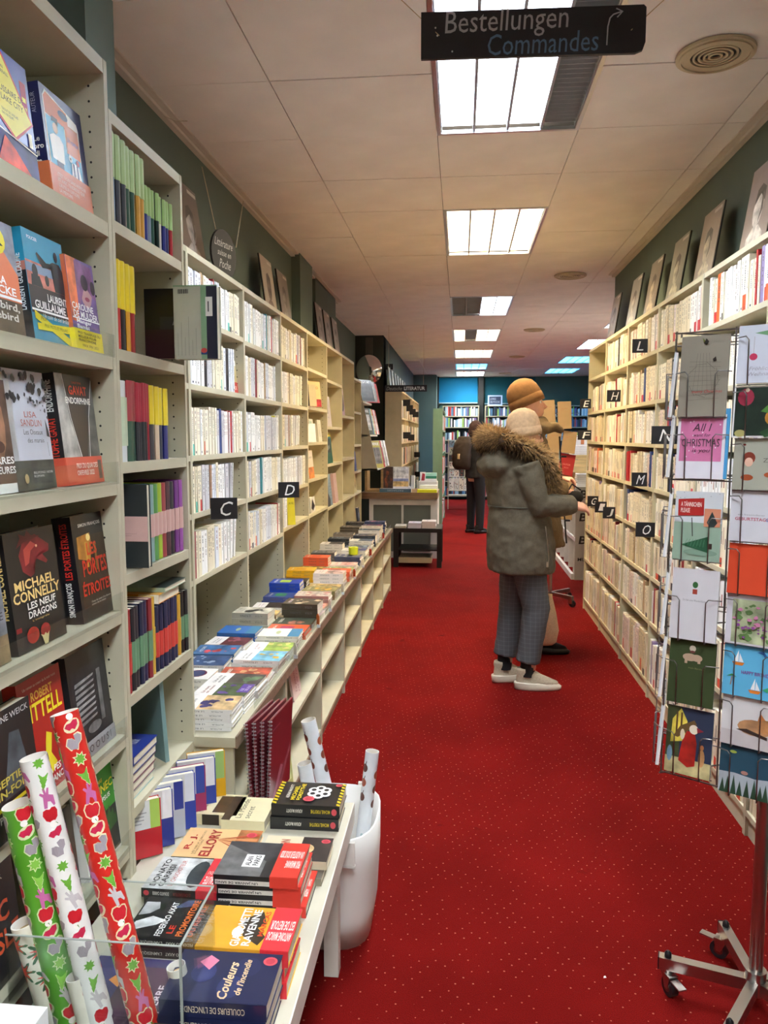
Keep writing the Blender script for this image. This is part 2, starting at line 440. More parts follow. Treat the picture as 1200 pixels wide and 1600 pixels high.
# recessed lamps
LDESC = {'cool': 'cold white', 'warm': 'warm yellowish', 'neutral': 'neutral white', 'blue': 'bluish'}
LWHERE = ['behind the counter of gift wrap near the entrance', 'at the very back over the entrance', 'right above the hanging order sign', 'second along the aisle', 'over the standing shoppers, half dark',
          'fourth along the aisle with one dark lane', 'fifth along the aisle', 'sixth along the aisle, small and far', 'last along the aisle before the end wall',
          'first of the right-hand far row', 'second of the right-hand far row', 'third of the right-hand far row', 'just past the right bookcases']
for i, (lx, ly, lanes, colr, cn) in enumerate(LUMS):
    r_ = tag(empty('ceiling_lamp', (lx, ly, CEIL)), '%s recessed louvre lamp %s' % (LDESC[cn], LWHERE[i]), 'lamp')
    W_, D_ = .655, 1.22
    f = MB(); al = hx('c9ccd0'); a = .018
    f.box((0, 0, -.006), (W_, a, .01), 'metal', al); f.box((0, D_ - a, -.006), (W_, D_, .01), 'metal', al)
    f.box((0, a, -.006), (a, D_ - a, .01), 'metal', al); f.box((W_ - a, a, -.006), (W_, D_ - a, .01), 'metal', al)
    f.box((0, 0, .01), (.004, D_, .075), 'paint', al); f.box((W_ - .004, 0, .01), (W_, D_, .075), 'paint', al)
    f.build('frame', r_)
    f = MB().box((0, 0, .07), (W_, D_, .075), 'paint', hx('9a9a98')); f.build('housing', r_)
    lw = (W_ - 2 * a) / 4
    for j, on in enumerate(lanes):
        x0 = a + j * lw
        q = MB()
        if on: q.box((x0 + .006, a + .004, .035), (x0 + lw - .006, D_ - a - .004, .04), emit(cn, colr, LAMP), colr)
        else: q.box((x0 + .006, a + .004, .035), (x0 + lw - .006, D_ - a - .004, .04), 'paint', hx('8b8b8d'))
        q.build('lamp_lane' if on else 'dark_lane', r_)
    q = MB()
    for j in range(5):
        x0 = a + j * lw; q.box((x0 - .006, a, .002), (x0 + .006, D_ - a, .036), 'paint', hx('9a9ea2'))
    for j in range(1, 30):
        y_ = a + (D_ - 2 * a) * j / 30; q.box((a, y_ - .0012, .012), (W_ - a, y_ + .0012, .032), 'paint', hx('b4b8bc'))
    q.build('louvre', r_)

# round ceiling vents
VD = ['largest, near the order sign', 'second along the ceiling', 'third along the ceiling', 'fourth along the ceiling', 'farthest and smallest']
for i, (vx, vy) in enumerate([(.93, 3.12), (.95, 7.09), (.96, 10.57), (.98, 14.04), (.98, 17.7)]):
    r_ = tag(empty('ceiling_vent', (vx, vy, CEIL)), 'round cream ceiling air vent, ' + VD[i], 'vent')
    def ring(m, r0, r1, z0, z1, c, n=40, k='paint'):
        vs = []; fs = []
        for j in range(n):
            t = 2 * PI * j / n; cc, ss = math.cos(t), math.sin(t)
            vs += [(r0 * cc, r0 * ss, z0), (r1 * cc, r1 * ss, z0), (r1 * cc, r1 * ss, z1), (r0 * cc, r0 * ss, z1)]
        for j in range(n):
            a = j * 4; b = ((j + 1) % n) * 4
            for q in range(4): fs.append((a + q, a + (q + 1) % 4, b + (q + 1) % 4, b + q))
        m.mesh(vs, fs, k, c, False)
    vc = hx('c9b896')
    m = MB(); ring(m, .088, .14, -.012, -.001, vc); ring(m, .12, .128, -.018, -.012, vc); m.build('rim', r_)
    m = MB(); ring(m, 0.001, .088, -.003, -.001, hx('2b2722')); m.build('throat', r_)
    for q in range(4):
        m = MB(); rr = .018 + q * .018; ring(m, rr, rr + .008, -.014 + q * .001, -.005, vc); m.build('vent_ring', r_)

# ------------------------------------------------------------------ bookcases
def holes_mb(pts, axis_y, nrm):
    m = MB()
    for (x, z) in pts:
        n = 8; P = [(x + .003 * math.cos(2 * PI * j / n), axis_y + nrm * .0006, z + .003 * math.sin(2 * PI * j / n)) for j in range(n)]
        m.face(P, 'paint', hx('1c1a16'))
    return m
def bookcase(label, x_front, depth, y0, y1, z0, z1, shelves, side=1, col=SHELF, th=.011, lip=.022, group=None, plinth=.0, holes=True, back=True, name='bookcase', hole_sides=(0, 1)):
    """side=+1: opens to +x (left wall units); side=-1: opens to -x. Local origin at the front foot."""
    r_ = tag(empty(name, (x_front, y0, 0)), label, 'bookcase', group)
    s = -side; L_ = y1 - y0
    def bx(m, xa, ya, za, xb, yb, zb):
        a, b_ = sorted((s * xa, s * xb)); m.box((a, ya, za), (b_, yb, zb), 'paint', col)
    for ya in (0, L_ - th):
        m = MB(); bx(m, 0, ya, z0, depth, ya + th, z1); m.build('side_panel', r_)
    if back:
        m = MB(); bx(m, depth - .006, th, z0, depth, L_ - th, z1); m.build('back_panel', r_)
    m = MB(); bx(m, .001, th, z1 - lip, depth - .006, L_ - th, z1); m.build('top_board', r_)
    for z in shelves:
        m = MB(); bx(m, .001, th, z - lip, depth - .006, L_ - th, z); m.build('shelf', r_)
    if plinth:
        m = MB(); bx(m, .012, th, 0, .03, L_ - th, plinth); m.build('plinth', r_)
    if holes:
        m = MB(); zs = []
        z = z0 + .06
        while z < z1 - .04: zs.append(z); z += .032
        for q in hole_sides:
            yy = th if q == 0 else L_ - th
            for xo in (.035, depth - .06):
                for z in zs:
                    P = [(s * (xo + .0028 * math.cos(2 * PI * j / 8)), yy + (.0006 if q == 0 else -.0006), z + .0028 * math.sin(2 * PI * j / 8)) for j in range(8)]
                    m.face(P if (q == 1) else P[::-1], 'paint', hx('1c1a16'))
        o = m.build('peg_hole', r_, kind='stuff')
    return r_

LX = -1.05           # front plane of the long run of bookcases on the left
RXP = 1.08           # front plane of the right wall bookcases
U1Z = [.524, .80, 1.097, 1.397, 1.68, 1.97]
U2Z = [.60, .88, 1.175, 1.44, 1.70, 1.985]
bookcase('grey-beige bookcase nearest on the left, thrillers shown face out', -.78, .27, .93, 1.70, .44, 2.315, U1Z, 1, th=.016, lip=.03)
bookcase('narrow grey-beige bookcase with coloured spines beside the thriller bookcase', -.78, .27, 1.702, 2.15, .44, 2.22, U2Z, 1, th=.014, lip=.026)
LB = [2.155, 2.93, 3.705, 4.48, 5.255, 6.03, 6.805, 7.58, 8.12]
LZ = [.93, 1.195, 1.425, 1.705, 1.975]
LROWS = {1: LZ, 2: [.93, 1.195, 1.425, 1.70, 1.965], 3: [.95, 1.18, 1.44, 1.70, 1.965], 4: [.95, 1.20, 1.46, 1.71, 1.975], 5: [.93, 1.28, 1.58, 1.95], 6: [.93, 1.30, 1.69], 7: [.93, 1.15, 1.42, 1.75], 0: LZ}
LNM = ['mostly hidden behind the narrow bookcase', 'with the black C card', 'between the C and the D card', 'just past the D card', 'with few books, fourth past the narrow bookcase',
       'with large art books face out', 'with empty upper shelves near its end', 'last and lowest of the left run']
for i in range(8):
    bookcase('grey-beige wall bookcase on the left, ' + LNM[i], LX, .09 if i == 0 else (.27 if i != 4 and i != 5 else .205), LB[i], LB[i + 1] - .002, .0, 2.224 if i < 7 else 2.08, LROWS[i], 1, col=SHELF2 if i > 2 else SHELF,
             holes=(1 <= i <= 4), hole_sides=(1,))
RB = [2.125, 2.9, 3.675, 4.45, 5.225, 6.0, 6.77]
RZS = [.10, .45, .71, .955, 1.21, 1.46, 1.705, 1.985]
RNM = ['nearest, mostly out of view behind the card spinner', 'half hidden behind the card spinner', 'with the N card', 'with the L and M cards', 'with the H and J cards', 'last, with the F and G cards']
for i in range(6):
    bookcase('beige wall bookcase on the right, ' + RNM[i], RXP, .255, RB[i], RB[i + 1] - .002, .0, 2.228, RZS, -1, col=SHELF2 if i > 1 else SHELF, plinth=.078, holes=False)

# long low cabinet run with worktop along the left bookcases
CY = [2.15, 2.85, 3.6, 4.35, 5.1, 5.85, 6.6, 7.36]
CTOP = .612
for i in range(7):
    r_ = tag(empty('low_cabinet', (-.665, CY[i], 0)), 'open grey-beige low cabinet under the counter, ' + ['first, behind the bagged calendars', 'second, holding a pink cover', 'third from the near end', 'fourth from the near end', 'fifth from the near end', 'sixth from the near end', 'last at the far end'][i], 'cabinet', 'low cabinets under the book counter')
    L_ = CY[i + 1] - CY[i]; D_ = .37; th = .014
    for ya in (0, L_ - th): MB().box((-D_, ya, 0), (0, ya + th, CTOP - .03), 'paint', SHELF).build('side_panel', r_)
    MB().box((-D_, th, 0), (-D_ + .008, L_ - th, CTOP - .03), 'paint', SHELF).build('back_panel', r_)
    for z in (.075, .36): MB().box((-D_ + .008, th, z - .018), (-.002, L_ - th, z), 'paint', SHELF).build('shelf', r_)
    MB().box((-.03, th, 0), (-.015, L_ - th, .056), 'paint', hx('8a7a68')).build('plinth', r_)
r_ = tag(empty('counter_top', (-.655, 2.14, CTOP - .03)), 'long grey-beige counter top covered with stacks of books', 'counter')
m = MB().box((-.392, 0, 0), (0, 5.24, .03), 'paint', SHELF); m.build('board', r_)
m = MB().box((.0, 0.0, -.002), (.006, 5.24, .034), 'wood', hx('8b7460')); m.build('edge_strip', r_)
m = MB().box((-.012, .25, .030), (-.009, 5.2, .075), 'clear', WHITE); m.build('acrylic_lip', r_)
# ================================================================== BOOKS, FACE OUT ON THE NEAREST BOOKCASE
rr = random.Random(11)
def blobs(n, c, x0, y0, x1, y1, s0, s1, rnd, k='ink'):
    o = []
    for _ in range(n):
        s = rnd.uniform(s0, s1); cx, cy = rnd.uniform(x0, x1), rnd.uniform(y0, y1)
        o.append(('p', [(cx + s * rnd.uniform(.5, 1) * math.cos(t), cy + s * .7 * rnd.uniform(.5, 1) * math.sin(t)) for t in [2 * PI * j / 9 for j in range(9)]], c, k))
    return o
B = {'b': True}; BK = {'b': True, 'keep': True}
# top row
book('blue, yellow and red illustrated novel with a yellow diamond title panel, top row', shelf_m(1.293, 1.972), .15, .022, .215, '2b3a8e', [
    ('r', 0, 0, 1, .3, '33306b', 'photo'), ('r', 0, .62, .5, 1, '2446a8'), ('r', .8, .55, .93, .85, 'b02a3a'), ('r', .82, .6, .9, .64, 'e8d84a'), ('r', .82, .68, .9, .72, 'e8d84a'),
    ('p', [(-.0, .86), (.46, 1.0 - .02), (1.0, .52), (.55, .28), (0, .5)], 'c8352e'), ('p', [(0, .83), (.45, .95), (.96, .52), (.55, .31), (0, .53)], 'f3e255'),
    ('t', 'SIMON\nWORRALL', .42, .83, .26, .07, '4a4a20'), ('t', 'LE FAUSSAIRE DE\nSALT LAKE CITY', .46, .63, .74, .12, '3d3a1c'), ('t', 'TRADUIT DE L\'ANGLAIS\nPAR UNE EQUIPE', .48, .47, .34, .06, '6a6430'),
    ('p', [(.1, .02), (.3, .27), (.5, .2), (.82, .03)], 'd8452e', 'photo'), ('r', .05, .1, .14, .24, 'f0dc4c'), ('r', .84, .3, .92, .42, 'f0e8c8'), ('l', .0, .33, 1, .26, .002, 'f3e8d0')])
book('navy novel with a drawn footballer and an orange paper band, top row', shelf_m(1.487, 1.972), .165, .03, .215, '23285a', [
    ('p', [(.05, .9), (.12, .97), (.85, .86), (.88, .8), (.85, .3), (.05, .3)], 'efe6d8'), ('p', [(.07, .9), (.13, .95), (.6, .89), (.62, .72), (.07, .75)], 'd9713a'),
    ('r', .07, .3, .5, .74, '6fb6d8'), ('r', .5, .3, .85, .5, '6fb6d8'), ('r', .52, .5, .84, .78, 'd9713a'), ('e', .5, .84, .12, .04, '23285a'), ('t', 'Un roman', .68, .64, .28, .05, '3c6fa8', {'s': .3}),
    ('e', .26, .66, .06, .05, 'e8c8a8'), ('p', [(.18, .71), (.2, .76), (.34, .76), (.33, .69), (.26, .72)], '2a2230'), ('p', [(.12, .36), (.1, .56), (.2, .6), (.34, .6), (.42, .55), (.4, .36)], 'f4f0e8'), ('r', .2, .3, .36, .36, '22244a'),
    ('e', .56, .46, .045, .035, 'f4f4f4'), ('e', .56, .46, .015, .012, '222'+'222'), ('e', .74, .46, .04, .03, 'b0343a'), ('p', [(.55, .3), (.57, .42), (.65, .44), (.76, .42), (.8, .3)], 'f4f4f4'), ('r', .6, .3, .64, .43, '23285a'), ('r', .69, .3, .73, .43, '23285a')],
    [('t', 'Le\npro\ndi\nge', .5, .4, .8, .26, 'f2efe6', BK), ('tv', 'AUTEUR', .5, .82, .3, .18, 'c8c8d8')],
    band=(.0, .3, 'd8764a', [('t', 'C\'EST NON SANS HUMOUR\nET AVEC TENDRESSE QUE\nL\'AUTEUR EXPLORE\nLA MEMOIRE', .5, .5, .7, .6, 'f3ddc8')]))
# second row
book('orange sky novel with a windmill and a yellow prize sticker, second row', shelf_m(1.215, 1.682), .155, .022, .2, 'e0714a', [
    ('r', 0, .55, 1, 1, '8a90a0', 'photo'), ('p', [(0, .95), (.5, .93), (1, .55), (1, .3), (0, .3)], 'e8825a'), ('r', 0, 0, 1, .3, '5b4a3c', 'photo'),
    ('p', star(.2, .7, .12, .03, 10), '2a2018'), ('l', .2, .3, .2, .7, .002, '2a2018'), ('e', .62, .82, .19, .13, 'f2e03a'), ('t', 'PRIX', .62, .87, .18, .05, '222218', B), ('p', [(.48, .84), (.56, .86), (.76, .78), (.68, .77)], '20201c'),
    ('t', 'ATTICA', .45, .47, .55, .075, 'ffffff', B), ('t', 'LOCKE', .6, .385, .6, .075, 'ffffff', B), ('r', 0, .31, 1, .335, 'ffffff'), ('t', 'Bluebird,\nBluebird', .55, .2, .75, .16, 'f4f0ea', B)])
_cy = [('r', 0, 0, 1, 1, '2f9cc0'), ('r', 0, .5, 1, .72, 'c47a70', 'photo'), ('r', 0, .62, 1, .7, '7f98b8'), ('r', 0, .25, 1, .5, '34343c'), ('e', .2, .63, .07, .07, '24303a'), ('p', [(.08, .5), (.1, .6), (.3, .6), (.36, .5)], '24303a'), ('e', .48, .58, .05, .05, '24303a'),
       ('e', .78, .84, .05, .05, '24303a'), ('p', [(.66, .5), (.7, .74), (.66, .76), (.4, .74), (.3, .82), (.27, .8), (.4, .69), (.68, .78), (.85, .78), (.95, .7), (.94, .5)], '24303a'), ('t', 'POLICIER', .22, .93, .24, .03, 'ffffff')]
book('turquoise spine of a copy standing half hidden behind the blue silhouette novel', shelf_m(1.375, 1.682, -.83), .145, .03, .207, '2f9cc0', _cy, [('r', 0, 0, 1, .6, '24303a')])
book('turquoise novel with three black silhouettes and crossed yellow paper strips, second row', shelf_m(1.402, 1.682), .146, .028, .21, '2a93b8', _cy + [
    ('t', 'LAURENT', .68, .42, .5, .075, 'ffffff', B), ('t', 'GUILLAUME', .48, .335, .78, .075, 'ffffff', B), ('r', 0, .27, 1, .29, 'ffffff'), ('t', 'Un coin de ciel brûlait', .6, .24, .7, .04, 'ffffff', {'s': .3}),
    ('p', [(.05, .2), (.05, .27), (.98, .06), (.98, 0), (.9, 0)], 'f0e028'), ('p', [(.08, .1), (.08, .16), (1, .2), (1, .13)], 'f0e028'), ('t', 'PRIX MOTS ET POLARS', .55, .15, .6, .03, '3a3810'), ('t', 'PRIX', .25, .21, .14, .035, '3a3810')],
    [('r', 0, 0, 1, .62, '1c2630'), ('r', 0, .62, 1, .7, 'b8786c'), ('tv', 'LAURENT GUILLAUME', .5, .52, .42, .5, 'e8f0f4', B)])
book('purple-toned novel with a woman in round sunglasses and a yellow paper band', shelf_m(1.538, 1.682, -.79), .117, .018, .19, '6a5aa0', [
    ('r', 0, .25, 1, 1, '7a5f9c', 'photo'), ('p', [(0, 1), (.35, 1), (.25, .3), (0, .3)], 'e8784a', 'photo'), ('e', .62, .72, .24, .24, 'c89aa0'), ('p', [(.3, .98), (.9, .96), (.98, .6), (.86, .62), (.7, .88), (.42, .8), (.36, .5), (.28, .5)], '8a5a8c', 'photo'),
    ('e', .6, .76, .13, .09, '2c1c34'), ('e', .9, .73, .09, .08, '2c1c34'), ('e', .64, .58, .09, .025, 'a03a5a'), ('t', 'CAROLINE', .42, .47, .78, .075, 'ffffff', B), ('t', 'DE MULDER', .5, .385, .9, .075, 'ffffff', B), ('r', 0, .33, 1, .345, 'ffffff'), ('t', 'Manger\nBambi', .4, .28, .55, .1, 'ffffff', B)],
    [('r', 0, 0, 1, 1, 'd87048')], band=(0, .22, 'f0df20', [('t', 'PRIX TRANSFUGE DU\nMEILLEUR POLAR\nFRANCOPHONE', .5, .62, .84, .5, '4c4808', B), ('t', 'PRIX FIN 2021', .5, .18, .6, .14, '4c4808')]))
# third row
book('white-bordered novel with a blurred brown portrait photo, third row', shelf_m(1.195, 1.399), .145, .03, .218, 'e8e6e2', [
    ('r', 0, .08, .88, .93, '5a4236', 'photo'), ('e', .5, .55, .28, .34, '9c7258', 'photo'), ('e', .55, .6, .14, .12, '3a261e'), ('e', .6, .38, .12, .05, '4a2c24'), ('t', 'GUERRES', .52, .27, .7, .06, 'f4f2ee', B), ('t', 'INTERIEURES', .5, .19, .76, .06, 'f4f2ee', B)])
tr = blobs(26, '23262c', 0, .72, 1, 1, .02, .08, rr) + blobs(12, '3a3d44', .55, .55, .95, .8, .01, .05, rr)
book('pale grey misty novel with black branches and spaced red lettering, third row', shelf_m(1.322, 1.399), .135, .02, .226, 'c6cbd8', [('r', 0, .0, 1, .25, '4a4c46', 'photo')] + tr + [
    ('t', 'LISA', .48, .63, .3, .05, 'a84a3c'), ('t', 'SANDLIN', .48, .56, .52, .055, 'a84a3c'), ('t', 'Les Oiseaux', .5, .485, .48, .045, '2a2a30'), ('t', 'des marais', .54, .415, .42, .04, '2a2a30'), ('p', [(.84, .6), (.9, .5), (.92, .44), (.84, .45)], '22262c'), ('l', .84, .28, .83, .4, .001, '4c5058'), ('t', 'BELFOND NOIR\nROMAN', .62, .13, .5, .05, 'e4e2dc'), ('e', .18, .1, .05, .04, 'b8a070')])
wb = [('p', [(0, 1), (.18, 1), (.28, .6), (.5, .2), (.52, 0), (0, 0)], 'b8b6b0', 'photo'), ('p', [(1, .97), (.84, .7), (.66, .3), (.64, 0), (1, 0)], '6a6a64', 'photo'), ('l', .19, 1, .3, .6, .002, 'f2f2f0'), ('l', .3, .6, .52, .15, .002, 'f2f2f0'), ('l', .99, .97, .8, .62, .002, 'f2f2f0'), ('l', .8, .62, .66, .1, .002, 'f2f2f0')]
book('black thriller with red and white lettering between bark textures and a red paper band', shelf_m(1.502, 1.399), .155, .035, .232, '26262a', wb + [
    ('t', 'CHRISTOPHE', .56, .93, .26, .02, 'd8402c'), ('t', 'GAVAT', .57, .86, .5, .085, 'e04a30', B), ('t', 'ENDORPHINE', .55, .765, .68, .06, 'f2f0ea', B)],
    [('tv', 'CHRISTOPHE GAVAT', .5, .36, .5, .5, 'd83a2c', B), ('tv', 'ENDORPHINE', .5, .8, .5, .28, 'f2f2ee', B)],
    band=(0, .25, 'd85a44', [('t', 'PRIX DU QUAI DES\nORFEVRES 2022', .55, .55, .6, .45, 'f6e2d8', B), ('r', .86, .15, .96, .85, '5a4a48')]))
# fourth row
book('grey-blue clouded novel at the picture edge with dark capitals, fourth row', shelf_m(1.13, 1.099), .145, .022, .2, '8c8f98', [('r', 0, 0, 1, 1, '7c8088', 'photo'), ('r', 0, .0, 1, .25, '8a7454', 'photo'), ('t', 'MADELEINE', .5, .42, .9, .07, '1c1e2c'), ('t', 'un roman', .55, .34, .5, .035, '1c1e2c')])
drg = [('p', [(.28, .66), (.24, .8), (.36, .93), (.6, .95), (.86, .84), (.84, .78), (.66, .8), (.8, .7), (.76, .68), (.58, .74), (.48, .68), (.5, .62), (.42, .6)], '7c1c22', 'photo'), ('p', [(.34, .7), (.34, .84), (.5, .9), (.6, .86), (.48, .82), (.42, .72)], 'b8463c'), ('e', .6, .85, .02, .012, 'f0c8a0'),
       ('p', [(.2, .86), (.3, .94), (.28, .98), (.4, .95), (.45, 1.0), (.52, .95), (.7, .93), (.5, .91), (.35, .9)], '5a1418')]
book('black thriller with a red dragon head and large cream and white capitals, fourth row', shelf_m(1.30, 1.099), .172, .032, .225, '141416', drg + [
    ('t', 'MICHAEL', .48, .55, .8, .085, 'f0d084', B), ('t', 'CONNELLY', .5, .455, .94, .09, 'f0d084', B), ('t', 'LES NEUF', .56, .365, .58, .06, 'f4f2ec', B), ('t', 'DRAGONS', .56, .29, .58, .06, 'f4f2ec', B), ('t', 'L\'intégrale', .5, .235, .34, .022, 'c8a860'),
    ('e', .3, .12, .12, .07, 'a82820', 'photo'), ('e', .55, .12, .1, .06, '8c1c1c', 'photo'), ('r', .0, .18, .1, .22, '8c2020'), ('p', [(.5, .0), (.47, .07), (.44, .1), (.5, .08), (.54, .1), (.58, .07), (.62, .1), (.6, .06), (.57, 0)], 'd8c890')],
    [('tv', 'MICHAEL CONNELLY', .5, .6, .5, .6, 'e0c47c', B)])
book('black spine with red lettering behind the red-lettered alley thriller, fourth row', shelf_m(1.475, 1.099, -.835), .15, .04, .205, '121214', [], [('tv', 'LES PORTES', .5, .65, .4, .4, 'b82820', B), ('tv', 'LACHENAY', .5, .3, .3, .2, 'd8d4cc')])
book('dark thriller of a lamplit alley with scrawled red capitals, fourth row', shelf_m(1.545, 1.099), .152, .042, .232, '18161a', [
    ('r', .06, .12, .95, .8, '3c2c1c', 'photo'), ('p', [(.1, .8), (.08, .6), (.42, .55), (.5, .75), (.48, .82)], 'b87c2c', 'photo'), ('e', .42, .78, .06, .035, 'f6dc8c'), ('r', .3, .5, .36, .74, 'c89838'), ('r', .56, .45, .62, .72, '8c6828'),
    ('t', 'SIMON FRANÇOIS', .5, .9, .66, .04, 'f0eee8', B), ('t', 'LES', .48, .67, .3, .12, 'd8441c', B), ('t', 'PORTES', .52, .5, .72, .16, 'd03018', B), ('t', 'ÉTROITES', .52, .31, .86, .14, 'd03018', B), ('t', 'Coup de coeur d\'un libraire\nautour de ce roman', .58, .16, .6, .045, 'c8c4bc')],
    [('tv', 'LES PORTES ÉTROITES', .5, .68, .5, .52, 'c82c20', B), ('tv', 'SIMON FRANÇOIS', .5, .23, .4, .32, 'e4e2dc', B)])
# fifth row
book('black thriller with silver capitals and yellow lettering, partly cut by the picture edge, fifth row', shelf_m(1.172, .802, -.775), .145, .028, .22, '18181c', [
    ('p', [(.25, .3), (.5, .8), (.7, .78), (.85, .3)], '4a5258', 'photo'), ('t', 'ETIENNE WEICK', .5, .93, .9, .05, 'd0d0d0'), ('t', 'SEPTIEMES\nIN-FOLIO', .55, .4, .85, .15, 'c8b850', B), ('r', 0, .24, 1, .27, 'e0d028'), ('t', 'PRIX DU LIVRE', .5, .18, .8, .06, 'e8e4dc', B)])
book('red thriller with tall yellow capitals and yellow running figure, fifth row', shelf_m(1.32, .802), .155, .028, .235, 'b3201c', [
    ('t', 'Un roman au coeur de la nuit russe', .5, .93, .76, .025, 'f0d8c8'), ('t', 'ROBERT', .52, .84, .5, .08, 'f0c050', B), ('t', 'LITTELL', .52, .71, .86, .15, 'f4e030', B), ('p', [(.5, .5), (.62, .46), (.55, .3), (.66, .2), (.5, .12), (.42, .3), (.46, .42)], 'f0dc30'), ('t', 'LA PESTE\nBLANCHE', .65, .12, .5, .14, 'f0ece4', B)], [('tv', 'LITTELL', .5, .8, .5, .22, 'e8cc30', B)])
bst = [('r', .06, .16, .96, .84, '2c2c30', 'photo')] + [('p', [(.12, .3 + i * .055), (.6, .33 + i * .055), (.62, .35 + i * .055), (.13, .335 + i * .055)], '8c8c8c', 'photo') for i in range(8)] + [('r', .7, .25, .8, .75, '6a6a6a', 'photo'), ('e', .5, .24, .18, .05, '7c7c7c', 'photo')]
book('black-and-white wood-pile photo novel with silver lower band and spaced capitals, fifth row', shelf_m(1.50, .802), .17, .03, .235, '1a1a1e', bst + [('t', 'B O U S I', .5, .06, .7, .05, 'c8c8c4')], kcover='cover', band=(0, .14, '9a9a9c', [('t', 'D O O U S I', .5, .5, .74, .5, '2a2426')]))
# sixth row
book('black novel with large orange capitals behind the gift wrap rolls, lowest row', shelf_m(1.11, .526), .165, .03, .22, '1c1a1c', [('t', 'CROC\nNOISLE', .5, .45, .95, .4, 'd8542c', B), ('t', 'AUTEUR', .5, .85, .6, .06, 'd0ccc4')])
book('near-black novel with thin white title between the rolls, lowest row', shelf_m(1.34, .526), .15, .025, .2, '201c20', [('t', 'RIPTION', .5, .5, .7, .07, 'c8c4bc'), ('p', [(.2, .1), (.5, .4), (.9, .1)], '3a2c30', 'photo')])
lv = []
for i in range(9):
    a = -1.2 + i * .3; lv.append(('p', [(.5, .25), (.5 + .5 * math.sin(a) * .9, .3 + .28 * math.cos(a)), (.5 + .45 * math.sin(a + .12), .22 + .2 * math.cos(a))], '2c5c28'))
book('white-framed novel with a green leaf panel and yellow and white title, lowest row', shelf_m(1.525, .526), .162, .02, .222, 'e8e8e4', [
    ('r', .03, .03, .97, .97, '3c9a2c'), ('r', .03, .03, .97, .5, '23282a', 'photo')] + lv + [('e', .3, .2, .06, .14, '8c9490', 'photo'), ('e', .62, .2, .07, .16, '6c7470', 'photo'),
    ('t', 'THOMAS', .5, .84, .3, .04, 'e8d838', B), ('t', 'BRONNEC', .5, .75, .86, .09, 'f0e030', B), ('t', 'COLLAPSUS', .52, .64, .6, .05, 'f4f4f0', B), ('t', 'SERIE NOIRE', .5, .06, .5, .03, 'd8d8d4')])
# clear plastic lips in front of the face-out rows
for z in U1Z[:5]:
    m = MB().box((0, -.02, 0), (.0018, .72, .05), 'clear', WHITE)
    o = m.build('acrylic_lip', None); o.location = (-.775, .96, z - .004); tag(o, 'clear plastic ledge strip along the %s shelf of the thriller bookcase' % {.524: 'lowest', .80: 'fifth', 1.097: 'fourth', 1.397: 'third', 1.68: 'second'}[z], 'shelf lip')

# ================================================================== COLOURED SPINES IN THE NARROW BOOKCASE
def spine_m(y, z, x): return T(x, y, z) @ RZ(PI)          # left side: spine to the aisle, fills y-t .. y
def notebook(label, y, z, t, h, col, bandc, v0, v1, d=.13, x=-.79, group=None, ptop=0, name='notebook'):
    return book(label, spine_m(y + t, z, x + rr.uniform(-.004, .001)), d, t - .003, h + rr.uniform(-.002, .002), col, [], [], rnd_sp=.0045, name=name, cat='notebook', group=group, band=(v0, v1, bandc, []))
y = 1.722
for i, c in enumerate(['3c74a8', '4a4e58', '41464e', '2f5a4c', '2d5648', 'd8a040', 'd8a040']):
    notebook('tall notebook, pale green wrap over %s lower half, %s in the top row' % ({'3c74a8': 'blue', '4a4e58': 'grey', '41464e': 'dark grey', '2f5a4c': 'green', '2d5648': 'bottle green', 'd8a040': 'amber'}[c], 'first second third fourth fifth sixth seventh'.split()[i]), y, 1.985, .026, .2 - i * .0015, c, 'b4d092', .5, 1.0, group='tall green-wrapped notebooks'); y += .0262
for i, c in enumerate(['2a3a90', '8898b0', '2c5c50', '243c38', 'd8d4cc', '28348a', '242a70', 'b42430']):
    notebook('small notebook, lime upper wrap over %s lower half, top row of the narrow bookcase' % ['royal blue', 'grey-blue', 'green', 'dark green', 'white', 'bright blue', 'navy', 'red'][i], y, 1.985, .0225, .138, c, 'a8cc84', .5, 1.0, group='small lime-wrapped notebooks'); y += .0228
y = 1.722
for i, (c, n_) in enumerate([('c83430', 'red'), ('2a2426', 'black'), ('e0a030', 'orange'), ('a02828', 'dark red')]):
    notebook('tall notebook with yellow upper wrap over a %s lower half' % n_, y, 1.70, .026, .205, c, 'ecd028', .46, 1.0, group='yellow-wrapped notebooks, second row'); y += .0265
# black and pale books held out of the shelf, facing the camera
o = book('black square book sticking out of the narrow bookcase, dark red lower half', T(-.835, 2.0, 1.705), .135, .03, .182, '121214', [('r', 0, 0, 1, .42, '2a1218'), ('r', .3, .42, .95, .6, '26282c'), ('p', [(.55, .48), (.62, .6), (.72, .66), (.86, .56), (.8, .48)], '8a8c8e', 'photo')], name='hardback_book')
vl = [('l', .08 + .085 * i, .05, .08 + .085 * i, [.36, .5, .3, .58, .26, .42][i], .0007, '7a7c70') for i in range(6)]
bc = [('r', .1 + .018 * i, .89, .1 + .018 * i + (.012 if i % 3 else .006), .95, '3a3a3a') for i in range(14)]
book('pale grey book back with green strip and navy edge, sticking out of the shelf', T(-.742, 1.965, 1.700), .115, .03, .187, 'b9bba8', vl + bc + [('r', .63, 0, .78, 1, '86ad86'), ('r', .76, 0, 1, 1, '1c2036'), ('r', 0, .985, 1, 1, '86ad86'), ('r', .74, .58, .9, .84, 'e8e6e0'), ('r', .79, .64, .82, .78, '555555'), ('r', .62, .06, .76, .11, '2c4878'), ('p', ell(.69, .115, .07, .035), 'c85048')], name='hardback_book')
y = 1.726
notebook('clear-wrapped white and patterned booklet leaning at the left of the third row', y, 1.44, .04, .19, 'dfe4e6', 'cfe0c4', .2, .8, name='booklet'); y += .043
